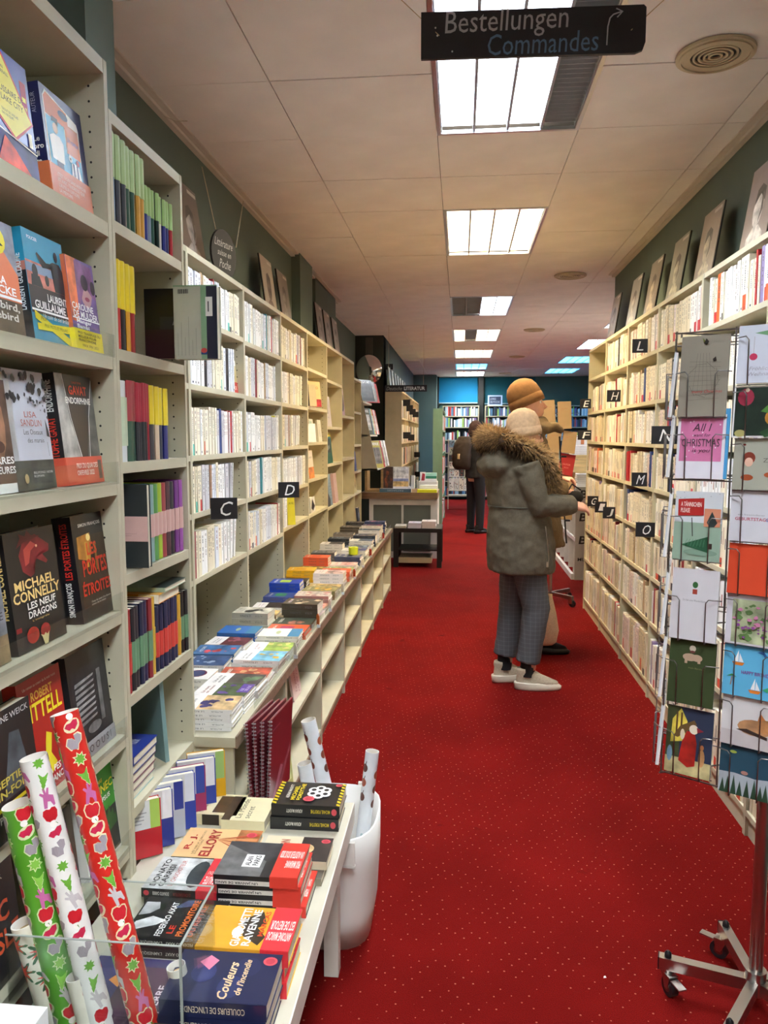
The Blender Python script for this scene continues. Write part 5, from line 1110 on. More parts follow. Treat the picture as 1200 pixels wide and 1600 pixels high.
def portrait(label, x, y, z, w, h, side, tilt, fig, bg, yaw=0):
    """canvas print leaning on the wall, face to the aisle"""
    rz = PI / 2 if side > 0 else -PI / 2
    r_ = tag(empty('portrait_print', M=T(x, y, z) @ RZ(rz + yaw) @ RX(-tilt)), label, 'picture', None)
    m = MB().box((0, 0, 0), (w, .004, h), 'cover', hx(bg)); m.box((.0, .004, .0), (w, .012, h), 'paint', hx('14120f')); m.build('panel', r_)
    m = MB(); fr = lambda u, v, q: Vector((u, -q, v))
    rd = random.Random(len(label))
    draw(m, [('p', [(.2, 0), (.22, .28), (.4, .36), (.62, .36), (.82, .26), (.9, 0)], fig, 'photo'), ('e', .5, .54, .19, .19, fig, 'photo'), ('p', [(.32, .6), (.36, .74), (.52, .78), (.68, .72), (.7, .58), (.64, .68), (.4, .68)], '4c443c', 'photo'), ('p', [(.55, .36), (.68, .5), (.66, .66), (.58, .7), (.6, .5)], '5c5248', 'photo'), ('r', .58, .925, .96, .965, 'c8c0b4')], fr, w, h)
    m.build('photo_print', r_)
portrait('tall sepia portrait print first over the left bookcases, beside the round sign', -1.20, 3.36, 2.226, .297, .42, 1, .15, 'a89c90', '6a5a4e')
portrait('sepia portrait print half hidden by the narrow bookcase top', -1.20, 3.02, 2.226, .297, .42, 1, .15, '8c8076', '7a6a60')
portrait('light portrait print, first of the pair before the wall pier', -1.21, 4.83, 2.226, .297, .42, 1, .13, '6c5c50', 'b0a494')
portrait('grey portrait print, second of the pair before the wall pier', -1.21, 5.28, 2.226, .297, .42, 1, .13, '8c8478', '746a60')
for i, (yy, w_) in enumerate(((6.60, .297), (7.0, .297), (7.45, .297))):
    portrait('grey portrait print, %s of the three past the wall pier' % ['first', 'second', 'third'][i], -1.2, yy, 2.226, w_, .42, 1, .12, '989088', '847a70')
for i, (ya, w_, h_, bg, fg) in enumerate([(3.62, .297, .42, '8c7c74', 'c8bcb0'), (4.30, .297, .42, '9c8c7c', 'c0b49c'), (4.86, .297, .42, '8c8c7c', 'b8b4a0'), (5.42, .297, .42, '7c7468', 'a89c88'), (5.98, .297, .42, '8c8880', 'a8a498'), (6.72, .297, .42, '8c8070', '9c9080')]):
    portrait(['brown portrait print nearest over the right bookcases, cut by the picture edge', 'tall brown portrait print, second over the right bookcases', 'grey-green portrait print, third over the right bookcases', 'sepia portrait print, fourth over the right bookcases', 'narrow grey portrait print, fifth over the right bookcases', 'plain grey print, last over the right bookcases'][i], 1.20, ya, 2.23, w_, h_, -1, .15, fg, bg)
MB_ = tag(empty('wall_cable', (-1.32, 3.4, 2.9)), 'thin pale cable loop fixed at the ceiling edge over the left portraits', 'cable')
MB().tube([(0, 0, 0), (.06, .02, -.02), (.12, 0, -.03)], .002, 'plastic', hx('c8bca8'), 5).build('wire', MB_)

# ================================================================== CARD SPINNER, NEAR RIGHT
HUB = Vector((.775, 1.954, 0)); tn = Vector((.844, -.536, 0)); nn = Vector((-.536, -.844, 0))
r_ = tag(empty('card_spinner', HUB), 'tall wire card spinner on a chrome star foot with castors, near right', 'display rack')
chrome = hx('b4b0ac')
MB().tube([(0, 0, .10), (0, 0, 1.78)], .0165, 'metal', chrome, 20).build('pole', r_)
MB().tube([(0, 0, .062), (0, 0, .125)], .026, 'metal', chrome, 20).build('hub_collar', r_)
base_a = math.atan2(.067, -.219)
for i in range(5):
    a = base_a - i * 2 * PI / 5
    if i == 0: pass
    L_ = .235; M = RZ(a)
    m = MB(); m.box((.015, -.013, .068), (L_, .013, .100), 'metal', chrome, M); m.box((L_, -.0135, .067), (L_ + .003, .0135, .101), 'plastic', BLACK, M)
    leg = m.build('base_leg', r_)
    m = MB(); m.tube([M @ Vector((L_ - .022, 0, .099)), M @ Vector((L_ - .022, 0, .111)), M @ Vector((L_ - .022, 0, .117))], [.0095, .009, .004], 'plastic', BLACK, 12); m.build('bolt_cap', leg)
    cs = M @ Vector((L_ - .022, 0, 0)); sw = a + [2.2, .9, 1.5, 2.5, .4][i]
    m = MB(); u = Vector((math.cos(sw), math.sin(sw), 0)); v = Vector((-u.y, u.x, 0))
    m.tube([cs + Vector((0, 0, .068)), cs + Vector((0, 0, .056))], .014, 'metal', chrome, 14)
    cw = cs + u * .014
    for sgn in (-1, 1):
        B_ = basis(cw + v * sgn * .0125, u, Vector((0, 0, 1)), v)
        m.prism([(-.022, .058 - .0), (.014, .058), (.006, .022), (-.006, .022)], -.001, .001, 'metal', chrome, M=B_)
    m.box((-.026, -.0135, .056), (.014, .0135, .060), 'metal', chrome, basis(cw, u, v, Vector((0, 0, 1))))
    if i in (0, 1): m.box((.010, -.011, .050), (.055, .011, .054), 'metal', chrome, basis(cw, u, v, Vector((0, 0, 1))))
    m.build('castor_fork', leg)
    m = MB(); m.tube([cw + v * -.010 + Vector((0, 0, .0255)), cw + v * .010 + Vector((0, 0, .0255))], .025, 'plastic', hx('242428'), 22, smooth=False); m.tube([cw + v * -.0115 + Vector((0, 0, .0255)), cw + v * .0115 + Vector((0, 0, .0255))], .013, 'metal', hx('8c8a88'), 14)
    m.build('castor_wheel', leg)
# faces: 3 columns in front, 2 on the left side, plain wire frame at the back
COLS = [.539, .644]
wire = hx('8a8683'); C1 = Vector((.542, 1.812, 0)) - HUB
RS = .108
rowsz = [(1.545, .182), (1.405, .145), (1.217, .158), (1.03, .165), (.876, .15), (.705, .158)]
rows2 = [(1.615, .115), (1.496, .12), (1.384, .105), (1.27, .115), (1.152, .115), (1.038, .11), (.92, .115), (.805, .115), (.69, .115)]
m = MB()
def bar(a, b_, rad=.0016): m.tube([a, b_], rad, 'metal', wire, 6)
side_t = Vector((.27, .963, 0)).normalized(); side_n = Vector((-.963, .27, 0)).normalized()
E0 = C1 - tn * .066; E3 = C1 + tn * (.066 + .25)
for p in (E0, C1 + tn * .0625, C1 + tn * .1875, E3):
    q = p - nn * .012; bar(q + Vector((0, 0, .685)), q + Vector((0, 0, 1.74)), .002)
back0 = E0 + side_t * .27; back1 = E3 - nn * .40
for p in (back0, E0 + side_t * .15, back1, back0 + (back1 - back0) * .5): bar(p + Vector((0, 0, .69)), p + Vector((0, 0, 1.74)), .002)
for z in (.69, 1.05, 1.40, 1.735):
    for a, b_ in ((E0, E3), (E0, back0), (back0, back1), (back1, E3)): bar(a - nn * .012 + Vector((0, 0, z)), b_ + Vector((0, 0, z)), .002)
    for p in (E0, E3, back0, back1): bar(Vector((0, 0, z)), p + Vector((0, 0, z)), .0018)
m.build('wire_frame', r_)

def card(label, org, t, n, z, w, h, col, items, lean=.10, pocket=True, depth=.004, extra=None, wx=0):
    """card standing in a wire pocket: org = centre of its foot line relative to the hub"""
    o = HUB + org + Vector((0, 0, z)) - t * (w / 2) + t * wx + n * .010
    M = basis(o, t, -n, Vector((0, 0, 1))) @ RX(-lean)
    c = empty('greeting_card', M=M); tag(c, label, 'card')
    mb = MB(); mb.box((0, 0, 0), (w, depth, h), 'paper', hx(col)); mb.box((.0005, depth, 0), (w - .0005, depth + .004, h - .002), 'paper', hx('eceae6')); mb.build('card_sheet', c)
    if items:
        p = MB(); draw(p, items, lambda x, y, q: Vector((x, -q, y)), w, h); p.build('card_print', c)
    if pocket:
        pm = MB(); ww = RS
        zz = Vector((0, 0, 1)); f0 = org + n * .016
        for sgn in (-1, 1):
            a = f0 + t * (sgn * ww * .56) - n * .014 + zz * (z + .098); b_ = f0 + t * (sgn * ww * .27) + zz * (z + .10); c_ = f0 + t * (sgn * ww * .27) + zz * (z - .004); d_ = f0 + t * (sgn * ww * .27) - n * .022 + zz * (z - .004)
            c2 = b_ - zz * .008 
            pm.tube([a, b_ - t * (-sgn) * .006, c2, c_, d_], .0014, 'metal', wire, 6)
        pm.tube([f0 - t * ww * .5 - n * .018 + zz * (z - .003), f0 + t * ww * .5 - n * .018 + zz * (z - .003)], .0014, 'metal', wire, 6)
        pm.build('card_pocket', r_)
    return c
rk = random.Random(5)
snow = [('e', rk.random(), rk.uniform(.35, 1), .012, .009, 'f4e4ec') for _ in range(14)]
C2 = C1 + tn * .125
k1 = [('l', .5 + .3 * math.cos(a), .45 + .2 * math.sin(a), .5 + .34 * math.cos(a + .7), .45 + .22 * math.sin(a + .7), .0007, '5c5448') for a in [i * .7 for i in range(9)]] + [('l', .2, .2 + .06 * i, .85, .22 + .055 * i, .0006, '6c6458') for i in range(9)] + [('l', .3 + .1 * i, .3, .36 + .06 * i, .78, .0006, '6c6458') for i in range(5)]
card('tall kraft-grey card with line drawing and red script Merry Christmas, top left of the spinner', C1, tn, nn, rowsz[0][0], .104, rowsz[0][1], '958d7e', k1 + [('t', 'merry Christmas', .6, .3, .62, .05, 'b83430', {'s': .3}), ('p', [(.48, .9), (.52, .96), (.58, .92), (.54, .88)], '2c2620'), ('p', [(.5, .93), (.44, .97), (.48, .9)], '6c7c34'), ('p', [(.68, .7), (.74, .73), (.76, .68), (.7, .67)], '2c2620')])
card('blue card showing its top edge behind the pink Christmas card', C1 - nn * .006, tn, nn, 1.405, .108, .158, '4c9ccc', [('l', .1, .95, .5, .97, .001, '2c4454'), ('l', .5, .95, .9, .96, .001, '2c4454')], pocket=False, wx=.004)
card('pink and white card lettered All I want for Christmas is you', C1, tn, nn, rowsz[1][0], .104, rowsz[1][1], 'e8e4ec', [('r', .06, .27, .94, .96, 'd87ca8')] + [('e', .1 + .8 * rk.random(), .3 + .62 * rk.random(), .016, .012, 'f0d8e4') for _ in range(14)] + [('t', 'All I', .52, .8, .36, .12, '4c3444', {'s': .25}), ('t', 'want for', .52, .68, .36, .05, '4c3444', {'s': .25}), ('t', 'CHRISTMAS', .5, .56, .8, .12, '4c4048'), ('t', 'is you', .52, .43, .36, .08, '4c3444', {'s': .25})])
card('green and white card with a fallen tree and red sign A Tännschen please', C1, tn, nn, rowsz[2][0], .104, rowsz[2][1], 'd4d8dc', [('r', 0, 0, 1, .55, '98b09c')] + [('e', rk.random(), rk.uniform(.6, 1), .01, .008, 'a8b0b4') for _ in range(12)] + [('e', .6, .12, .36, .05, '809c88'), ('p', [(.18, .22), (.76, .36), (.78, .12)], '2c5c40'), ('r', .76, .18, .84, .26, '3c2c24'), ('r', .64, .5, .98, .76, 'd88c6c'), ('p', [(.7, .56), (.8, .72), (.92, .56), (.86, .5), (.76, .5)], '3c4444'), ('l', .42, .35, .38, .62, .002, '383430'), ('p', [(.08, .64), (.07, .88), (.62, .91), (.63, .66)], 'b82c28'), ('t', 'A TÄNNSCHEN\nPLEASE', .35, .775, .44, .17, 'f0dcd4', B)] + [('l', .24 + .07 * i, .2, .32 + .06 * i, .31, .0008, '5c8c6c') for i in range(7)])
card('plain white card with a tiny potted bush and one line of print', C1, tn, nn, rowsz[3][0], .104, .165, 'd4d0d4', [('e', .5, .78, .06, .045, '3c6c3c'), ('r', .45, .65, .55, .72, 'b84c3c'), ('t', 'Du bist eine Wunderblume', .5, .56, .5, .03, '8c888c')])
card('dark olive green card with two small beige bears', C1, tn, nn, rowsz[4][0], .104, rowsz[4][1], '34421c', [('e', .45, .74, .16, .06, 'b89c84'), ('e', .6, .74, .12, .055, 'b89c84'), ('r', .34, .64, .4, .72, 'b89c84'), ('r', .62, .66, .68, .72, 'b89c84'), ('e', .5, .88, .07, .05, 'c8bca8'), ('e', .5, .83, .06, .02, '6c3430'), ('t', 'mein Bärchen', .6, .58, .34, .025, '7c7c50')])
card('old-fashioned card of a red-robed gift bringer with children at night', C1, tn, nn, rowsz[5][0], .104, rowsz[5][1], '26304a', [('r', 0, .2, .3, 1, '3c4428', 'photo'), ('p', [(.1, .45), (.12, .8), (.3, .98), (.45, .8), (.4, .5)], 'd8c450', 'photo'), ('r', .2, .6, .24, .92, '5c3c20'), ('r', .3, .6, .34, .92, '5c3c20'), ('r', 0, 0, 1, .24, 'b8ac7c', 'photo'), ('p', [(.3, .2), (.36, .5), (.45, .66), (.62, .66), (.68, .5), (.66, .16), (.5, .12)], 'b0241c', 'photo'), ('p', [(.16, .55), (.3, .72), (.6, .84), (.66, .78), (.4, .62), (.26, .54)], '6c5430'), ('e', .6, .7, .1, .07, 'e8dcc4'), ('p', [(.66, .74), (.82, .7), (.68, .66)], '8c2430'), ('e', .36, .6, .05, .08, 'e4d4b8'), ('e', .8, .3, .07, .13, 'c08c5c', 'photo'), ('e', .1, .28, .06, .12, '6c8ca0', 'photo'), ('e', .8, .46, .04, .04, 'a86c44')])
card('white card with a red bauble on a green twig, top right of the spinner', C2, tn, nn, rows2[0][0], .108, .125, 'd4d8e4', [('p', [(.3, .86), (.6, .8), (1, .62), (1, .68), (.6, .9)], '6c9c70'), ('p', [(.55, .62), (.75, .74), (.8, .7), (.6, .6)], '7ca47c'), ('l', .3, .5, .3, .8, .0007, '9c8c8c'), ('e', .3, .45, .075, .06, 'c8385c'), ('t', 'Fröhliche\nWeihnachten', .55, .2, .66, .16, 'a8a4b0', {'s': .25})])
card('dark photo card with red and golden baubles on fir branches', C2, tn, nn, rows2[1][0] + .002, .112, .112, 'e8e8e8', [('r', .03, .03, .97, .97, '18281c', 'photo'), ('e', .22, .78, .15, .17, '9c2c44'), ('e', .24, .92, .04, .04, 'd8c8b0'), ('e', .72, .38, .14, .15, 'b87c30'), ('e', .7, .42, .04, .04, 'f0d8a0'), ('p', [(.5, .5), (.9, .9), (.7, .55), (1, .7), (.7, .45)], '4c7c34'), ('e', .15, .08, .1, .07, 'b0a868'), ('p', [(.5, .1), (.9, .3), (.95, .1), (.6, 0)], '2c4c2c')], wx=-.002)
card('grey-green card with mushrooms lettered Zum, third of the right column', C2, tn, nn, rows2[2][0], .106, .112, 'a8a898', [('e', .3, .62, .12, .12, '8c3c2c'), ('e', .3, .54, .08, .09, 'e0b49c'), ('e', .28, .24, .12, .06, 'a8502c'), ('e', .7, .3, .1, .05, 'a8502c'), ('t', 'ZUM', .72, .58, .3, .08, '5c5850'), ('e', .2, .88, .03, .02, '7c2c24'), ('e', .8, .84, .05, .05, 'c8845c')])
card('white birthday card with a line of red and blue capitals', C2, tn, nn, rows2[3][0], .11, .118, 'd0ced4', [('t', 'GEBURTSTAGSBRIEF', .52, .42, .84, .06, 'b84c64', B), ('t', 'ein besonderer', .4, .5, .5, .03, '8c8c90'), ('t', 'GSBRIEF', .8, .42, .26, .06, '4c6ca8', B)])
card('plain orange-red card, fifth of the right column', C2, tn, nn, rows2[4][0], .108, .112, 'd8441c', [])
card('white card with a painted pink and violet flower bush', C2, tn, nn, rows2[5][0], .108, .112, 'ccc8d0', [('r', .12, .04, 1, .9, 'a8b08c', 'photo')] + blobs(24, '5c7c44', .15, .1, .95, .8, .04, .1, rk, 'photo') + blobs(16, 'c87ca4', .15, .35, .95, .9, .03, .07, rk) + blobs(12, '8c4c94', .15, .15, .8, .5, .03, .06, rk))
boat = lambda x, y: [('p', [(x - .12, y), (x - .08, y - .06), (x + .08, y - .06), (x + .12, y)], 'd87c2c'), ('p', [(x - .08, y + .01), (x, y + .24), (x, y + .01)], 'f0f0f0'), ('p', [(x + .01, y + .01), (x + .02, y + .18), (x + .1, y + .01)], 'e4e4e8')]
card('sky-blue birthday card with sailing boats, a dolphin and a parrot', C2, tn, nn, rows2[6][0], .11, .115, '5cb0d8', boat(.28, .66) + boat(.62, .16) + [('p', [(.62, .9), (.74, .94), (.82, .84), (.78, .8), (.74, .88)], '2c5c9c'), ('t', 'HAPPY BIRTHDAY', .66, .48, .62, .07, '7c4c94', B), ('l', .16, .2, .18, .36, .002, 'a86c3c'), ('p', [(.08, .36), (.18, .42), (.28, .36), (.18, .38)], '3c8c4c'), ('p', [(.76, .2), (.9, .28), (.86, .16)], '3c9c6c')])
card('photo card of a sleeping ginger kitten on white bedding', C2, tn, nn, rows2[7][0], .108, .112, 'd4d0d0', [('r', 0, 0, 1, .3, 'c4bcbc'), ('e', .66, .42, .34, .16, 'b88860', 'photo'), ('p', [(.7, .56), (.74, .74), (.86, .6)], 'c87c44'), ('e', .86, .48, .16, .14, 'c88c58', 'photo'), ('p', [(.3, .34), (.9, .22), (.9, .28), (.5, .38)], '3c2c28')])
card('night-blue card with snowy hills, fir trees and a pale moon, lowest right', C2, tn, nn, rows2[8][0], .108, .112, '1c4458', [('p', [(0, .42), (.3, .44), (.7, .4), (1, .44), (1, 0), (0, 0)], 'a8b0b8')] + [('p', [(x, 0), (x + .06, .3 + .1 * ((i * 7) % 3) / 2), (x + .12, 0)], '284430') for i, x in enumerate([.02, .12, .24, .36, .5, .64, .76, .86])] + [('e', .26, .86, .07, .03, 'a8b850'), ('e', .5, .48, .07, .04, 'a87c70')])
# third column and left side: backs of white cards, seen edge on
C3 = C1 + tn * .25
for i, (z, h) in enumerate(rows2): card('greeting card in the right outermost spinner column, row %s' % ['one', 'two', 'three', 'four', 'five', 'six', 'seven', 'eight', 'nine'][i], C3, tn, nn, z, .106, h, rk.choice(['e4e0dc', 'c8d0c0', 'd8a890', '90a8b8']), [('r', .15, .2, .85, .8, rk.choice(['a8b0a0', 'c89080', '8098a8']), 'photo')], pocket=i < 4)
for i, (z, h) in enumerate(rowsz):
    for q in range(2):
        card('white card edge in the %s pocket row on the side of the spinner, %s' % (['top', 'second', 'third', 'fourth', 'fifth', 'lowest'][i], ['front column', 'rear column'][q]), E0 + side_t * (.06 + .125 * q), side_t * -1, side_n, z, .104, min(h, .15), 'dadee2', [('r', .1, .8, .35, .86, 'a0a4a8'), ('r', .1, .1, .9, .12, 'c0c4c8')], lean=.07)

# ================================================================== FAR END
# slanted magazine shelf past the left run
r_ = tag(empty('magazine_shelf', (-1.33, 8.35, 0)), 'slanted cream magazine shelf unit past the end of the left bookcases', 'shelf')
for i, (z, x1) in enumerate(((1.87, .26), (1.50, .33), (1.13, .43))):
    MB().box((0, 0, z), (x1, .9, z + .02), 'paint', hx('e4dcc0')).build('shelf', r_)
MB().prism([(0, 1.13), (.43, 1.13), (.22, 2.1), (0, 2.1)], 0, .012, 'paint', hx('b8b09c'), M=basis((0, .012, 0), (1, 0, 0), (0, 0, 1), (0, -1, 0))).build('side_panel', r_)
MB().box((-.168, .02, 0), (-.002, .9, 2.1), 'paint', hx('b8b09c')).build('back_panel', r_)
rf = random.Random(9)
k = 0
for (z, x1, h, n_) in ((1.895, .22, .24, 3), (1.525, .30, .3, 6), (1.155, .40, .31, 5)):
    for i in range(n_):
        y0 = 8.42 + i * (.8 / n_); nm = ['yellow and teal', 'olive', 'sand', 'red', 'white', 'pale grey', 'grey', 'pink', 'dark', 'black and green', 'photo', 'white lower', 'striped', 'last white'][k % 14]; k += 1
        r2 = empty('magazine', M=T(-1.33 + x1, y0, z) @ RZ(PI / 2 - .7) @ RX(-.28)); tag(r2, '%s magazine number %s along the slanted shelf at height %s' % (nm, ['one', 'two', 'three', 'four', 'five', 'six'][i], {1.895: 'top', 1.525: 'middle', 1.155: 'lowest'}[z]), 'magazine', 'magazines on the slanted shelf')
        c = rf.choice(['b8a850', '48707c', 'c04038', 'e4e0d8', '8c8c88', '50503c', 'c8c0b0', '383838'])
        m = MB().box((0, 0, 0), (.8 / n_ - .03, .005, h), 'cover', hx(c)); draw(m, [('r', .1, .15, .9, .75, rf.choice(['787068', 'b0a898', '4c4844', 'c4bcb0']), 'photo'), ('t', 'REVUE', .5, .88, .7, .1, 'ece8e0', B)], lambda x, y, q: Vector((x, -q, y)), .8 / n_ - .03, h); m.build('magazine_cover', r2)
# dark frame unit beneath
r_ = tag(empty('wooden_crate', (-1.18, 9.45, .816)), 'open wooden crate on the console table below the slanted shelf', 'crate')
for a, b_ in (((0, 0, 0), (.03, .3, .28)), ((.2, 0, 0), (.23, .3, .28)), ((.03, 0, 0), (.2, .3, .02))): MB().box(a, b_, 'wood', hx('b08c58')).build('board', r_)

# console table with wooden top and white frame
r_ = tag(empty('console_table', (-1.22, 9.4, 0)), 'white-framed table with a brown wooden top and glass doors, end of the counter', 'table')
MB().box((0, -.03, .735), (.945, .72, .815), 'wood', hx('8c6a48')).build('table_top', r_)
wf = hx('dcd8cc')
MB().box((.10, 0, .66), (.93, .03, .735), 'paint', wf).build('top_rail', r_)
for x0, x1 in ((.10, .15), (.50, .525), (.86, .93)): MB().box((x0, 0, 0), (x1, .03, .66), 'paint', wf).build('post', r_)
MB().box((.93, 0, 0), (.945, .7, .735), 'paint', wf).build('end_panel', r_)
MB().box((.10, .02, 0), (.93, .03, .08), 'paint', wf).build('bottom_rail', r_)
for x0, x1 in ((.15, .50), (.525, .86)): MB().box((x0, .018, .08), (x1, .024, .66), 'plastic', hx('6f7468')).build('door_pane', r_)
# black side table
r_ = tag(empty('side_table', (-.76, 8.72, 0)), 'small black side table with a lower shelf, white books on top', 'table')
bk = hx('120f0e')
MB().box((0, 0, .405), (.555, .5, .45), 'paint', bk).build('table_top', r_)
for a in (0, .5): 
    for b_ in (0, .45): MB().box((a, b_, 0), (a + .055, b_ + .05, .405), 'paint', bk).build('leg', r_)
MB().box((.055, .02, .19), (.5, .48, .205), 'paint', bk).build('lower_shelf', r_)
MB().box((.06, .02, .05), (.44, .40, .11), 'paint', hx('a89c84')).build('floor_tray', r_)
for nm, n_, x0, w_, t_, c in (('low grey', 2, -.755, .13, .012, 'd0ccc0'), ('lilac-white', 4, -.60, .155, .014, 'e0dcec'), ('pinkish white', 5, -.44, .165, .015, 'ecdcd8')):
    for i in range(n_): lying('%s paperback in the stack on the black side table, %s from the bottom' % (nm, ['first', 'second', 'third', 'fourth', 'fifth'][i]), x0 + w_ + rf.uniform(-.004, .004), 8.76 + rf.uniform(-.005, .005), .4505 + i * (t_ + .001), w_ - .004, .2, t_, c, [('r', .1, .1, .9, .9, c)] if i < n_ - 1 else [('t', 'ROMAN', .5, .6, .6, .1, '8c8490')])
# on the console
book('tall blue-spined art book standing at the left of the console table', T(-.98, 9.46, .8155), .15, .05, .31, '4c3830', [('r', .2, .05, 1, .95, '503830', 'photo')] + blobs(6, '8c4c30', .3, .2, .9, .8, .08, .2, rf, 'photo'), [('r', 0, 0, 1, 1, 'a8bcc8'), ('tv', 'ART BOOK', .5, .5, .5, .6, '506070')], spcol='a8bcc8')
book('large pale landscape art book leaning on the console table', T(-.86, 9.50, .86) @ RX(-.15), .225, .02, .27, 'd8d0c4', [('r', .04, .45, .96, .96, 'd0ccc8', 'photo'), ('r', .04, .32, .96, .45, '8088a8', 'photo'), ('r', .04, .04, .96, .32, 'c8a468', 'photo')])
book('thin dark-edged book leaning beside the landscape art book', T(-.625, 9.52, .85) @ RZ(-.4) @ RX(-.1), .06, .02, .17, 'e0e0e0', [('r', 0, 0, .2, 1, '283848')])
lying('blue-grey spined large book lying at the front of the console table', -.60, 9.39, .8155, .39, .2, .045, '4c6878', [('r', .1, .1, .9, .9, 'd8d4d4')], [('tv', 'PAYSAGES', .5, .5, .5, .5, 'a0b0b8')])
lying('white large book lying under the landscape art book', -.58, 9.47, .8615, .28, .2, .02, 'dcd8dc')
lying('bright yellow book lying at the right front of the console table', -.285, 9.385, .8155, .24, .16, .035, 'e4e028', [('t', 'GELB', .5, .5, .5, .2, 'a8a418')])
for i, c in enumerate(['e8e4e0', 'ece8e4', 'f0ecec']): lying('white book in the right stack on the console table, %s from the bottom' % ['first', 'second', 'third'][i], -.285, 9.57, .8155 + .026 * i, .22, .18, .025, c, [('r', .1, .1, .9, .5, 'c8c8d0')])
for i, c in enumerate(['ece8e4', '3c8c6c', 'a8dcc8']): lying('%s book in the raised stack at the back of the console table' % ['white', 'dark green', 'mint'][i], -.30, 9.8, .93 + .035 * i, .2, .16, .034, c, [('t', 'NATUR', .5, .5, .6, .2, 'f0f0f0')])
m = MB().box((0, 0, 0), (.24, .2, .113), 'paper', hx('d8d4cc')); r_ = tag(empty('display_block', (-.53, 9.77, .816)), 'pale display block under the raised stack on the console table', 'block'); m.build('block_body', r_)
book('red and white small book standing behind the white stack on the console table', T(-.51, 9.76, .93), .07, .02, .12, 'e8e4e0', [('p', [(.2, .1), (.4, .9), (.9, .8), (.8, .1)], 'a83040')])

# German literature bookcase and its sign
YL0, YL1, XL = 10.6, 14.9, -.81
nb = 6
for i in range(nb):
    a = YL0 + (YL1 - YL0) * i / nb; b_ = YL0 + (YL1 - YL0) * (i + 1) / nb
    bookcase('beige bookcase number %s of the far left run behind the console table' % ['one', 'two', 'three', 'four', 'five', 'six'][i], XL, .23, a, b_ - .002, 0, 2.13, [.1, .42, .76, 1.1, 1.42, 1.76], 1, col=hx('c8b48c'), holes=False, name='bookcase')
mm = MB()
for i in range(nb):
    a = YL0 + (YL1 - YL0) * i / nb; b_ = YL0 + (YL1 - YL0) * (i + 1) / nb
    for z in (.1, .42, .76, 1.1, 1.42, 1.76): fill('L', XL, a + .015, b_ - .02, z, .24, PALR + [('x', '3c3430'), ('x', 'b84c34'), ('x', '5c7484')], int(a * 100 + z * 10), '', None, tm=.03, ind=False, mass=mm, sticker=.2)
o = mm.build('paperback_row', kind='stuff'); tag(o, 'rows of small-looking books in the far left beige bookcases', 'books')
for i, (y, z) in enumerate([(10.75, 1.98), (11.4, 1.93), (12.1, 1.9), (12.9, 1.88), (10.8, 1.53), (11.8, 1.5), (13.4, 1.2), (13.6, .85)]):
    r_ = tag(empty('label_card', (XL + .005, y, z)), 'small black shelf label on the far left beige bookcase, %s' % ['top row first', 'top row second', 'top row third', 'top row fourth', 'second row first', 'second row second', 'fourth row', 'fifth row'][i], 'sign')
    MB().box((0, 0, -.06), (.1, .004, .03), 'paint', BLACK).build('card_face', r_)
r_ = tag(empty('literature_sign', (-.985, 10.0, 2.075)), 'long black hanging sign reading Deutsche Literatur, far left', 'sign')
MB().box((0, 0, 0), (.545, .012, .085), 'paint', hx('141416')).build('board', r_)
m = MB(); F_ = basis((0, -.001, 0), (1, 0, 0), (0, 0, 1), (0, -1, 0)); m.text('Deutsche', F_ @ T(.02, .02, 0), .2, .045, hx('9c9c98'), slant=.3); m.text('LITERATUR', F_ @ T(.25, .02, 0), .27, .045, hx('dcdcd8'), bold=True); m.build('chalk_lettering', r_)
hang(r_, [((.05, .006, .085), (.05, .006, .845)), ((.5, .006, .085), (.5, .006, .845))], .0015)
# prints stacked above it
for i in range(7):
    portrait('grey print, %s in the row over the far left bookcases' % ['first', 'second', 'third', 'fourth', 'fifth', 'sixth', 'seventh'][i], -.98, 10.75 + i * .5, 2.131, .3, .34, 1, .1, '8c9088', '6c746c')
# convex mirror
r_ = tag(empty('convex_mirror', (-1.30, 10.93, 2.44)), 'round convex security mirror on the dark wall, far left', 'mirror')
m = MB(); vs = []; fs = []; n = 36; K = 8
for i in range(K + 1):
    a = (i / K) * .75
    for j in range(n): vs.append((.185 * math.sin(a) / math.sin(.75) * math.cos(2 * PI * j / n), -.02 - .1 * (math.cos(a) - math.cos(.75)), .205 * math.sin(a) / math.sin(.75) * math.sin(2 * PI * j / n)))
for i in range(K):
    for j in range(n): fs.append((i * n + j, i * n + (j + 1) % n, (i + 1) * n + (j + 1) % n, (i + 1) * n + j))
m.mesh(vs, fs, 'mirror', (.9, .88, .84), True); m.build('mirror_dome', r_)
MB().prism(ell(0, 0, .19, .21, 36), 0, .02, 'plastic', hx('2a2826'), M=basis((0, 0, 0), (1, 0, 0), (0, 0, 1), (0, -1, 0))).build('mirror_rim', r_)
MB().box((-.05, 0, .15), (.05, .03, .45), 'paint', hx('5c5c50')).build('bracket', r_)
wallbox('pillar_left_far', (-1.5, 10.97, 0), (-1.1, 11.35, CEIL), hx('39423a'))
r_ = tag(empty('security_camera', (-1.04, 11.2, 2.5)), 'small black security camera on the pier beside the round mirror', 'camera')
MB().box((-.06, -.04, -.04), (.06, .1, .04), 'plastic', BLACK).build('camera_body', r_); MB().tube([(0, -.04, 0), (0, -.07, 0)], .03, 'plastic', BLACK, 12).build('camera_lens', r_)

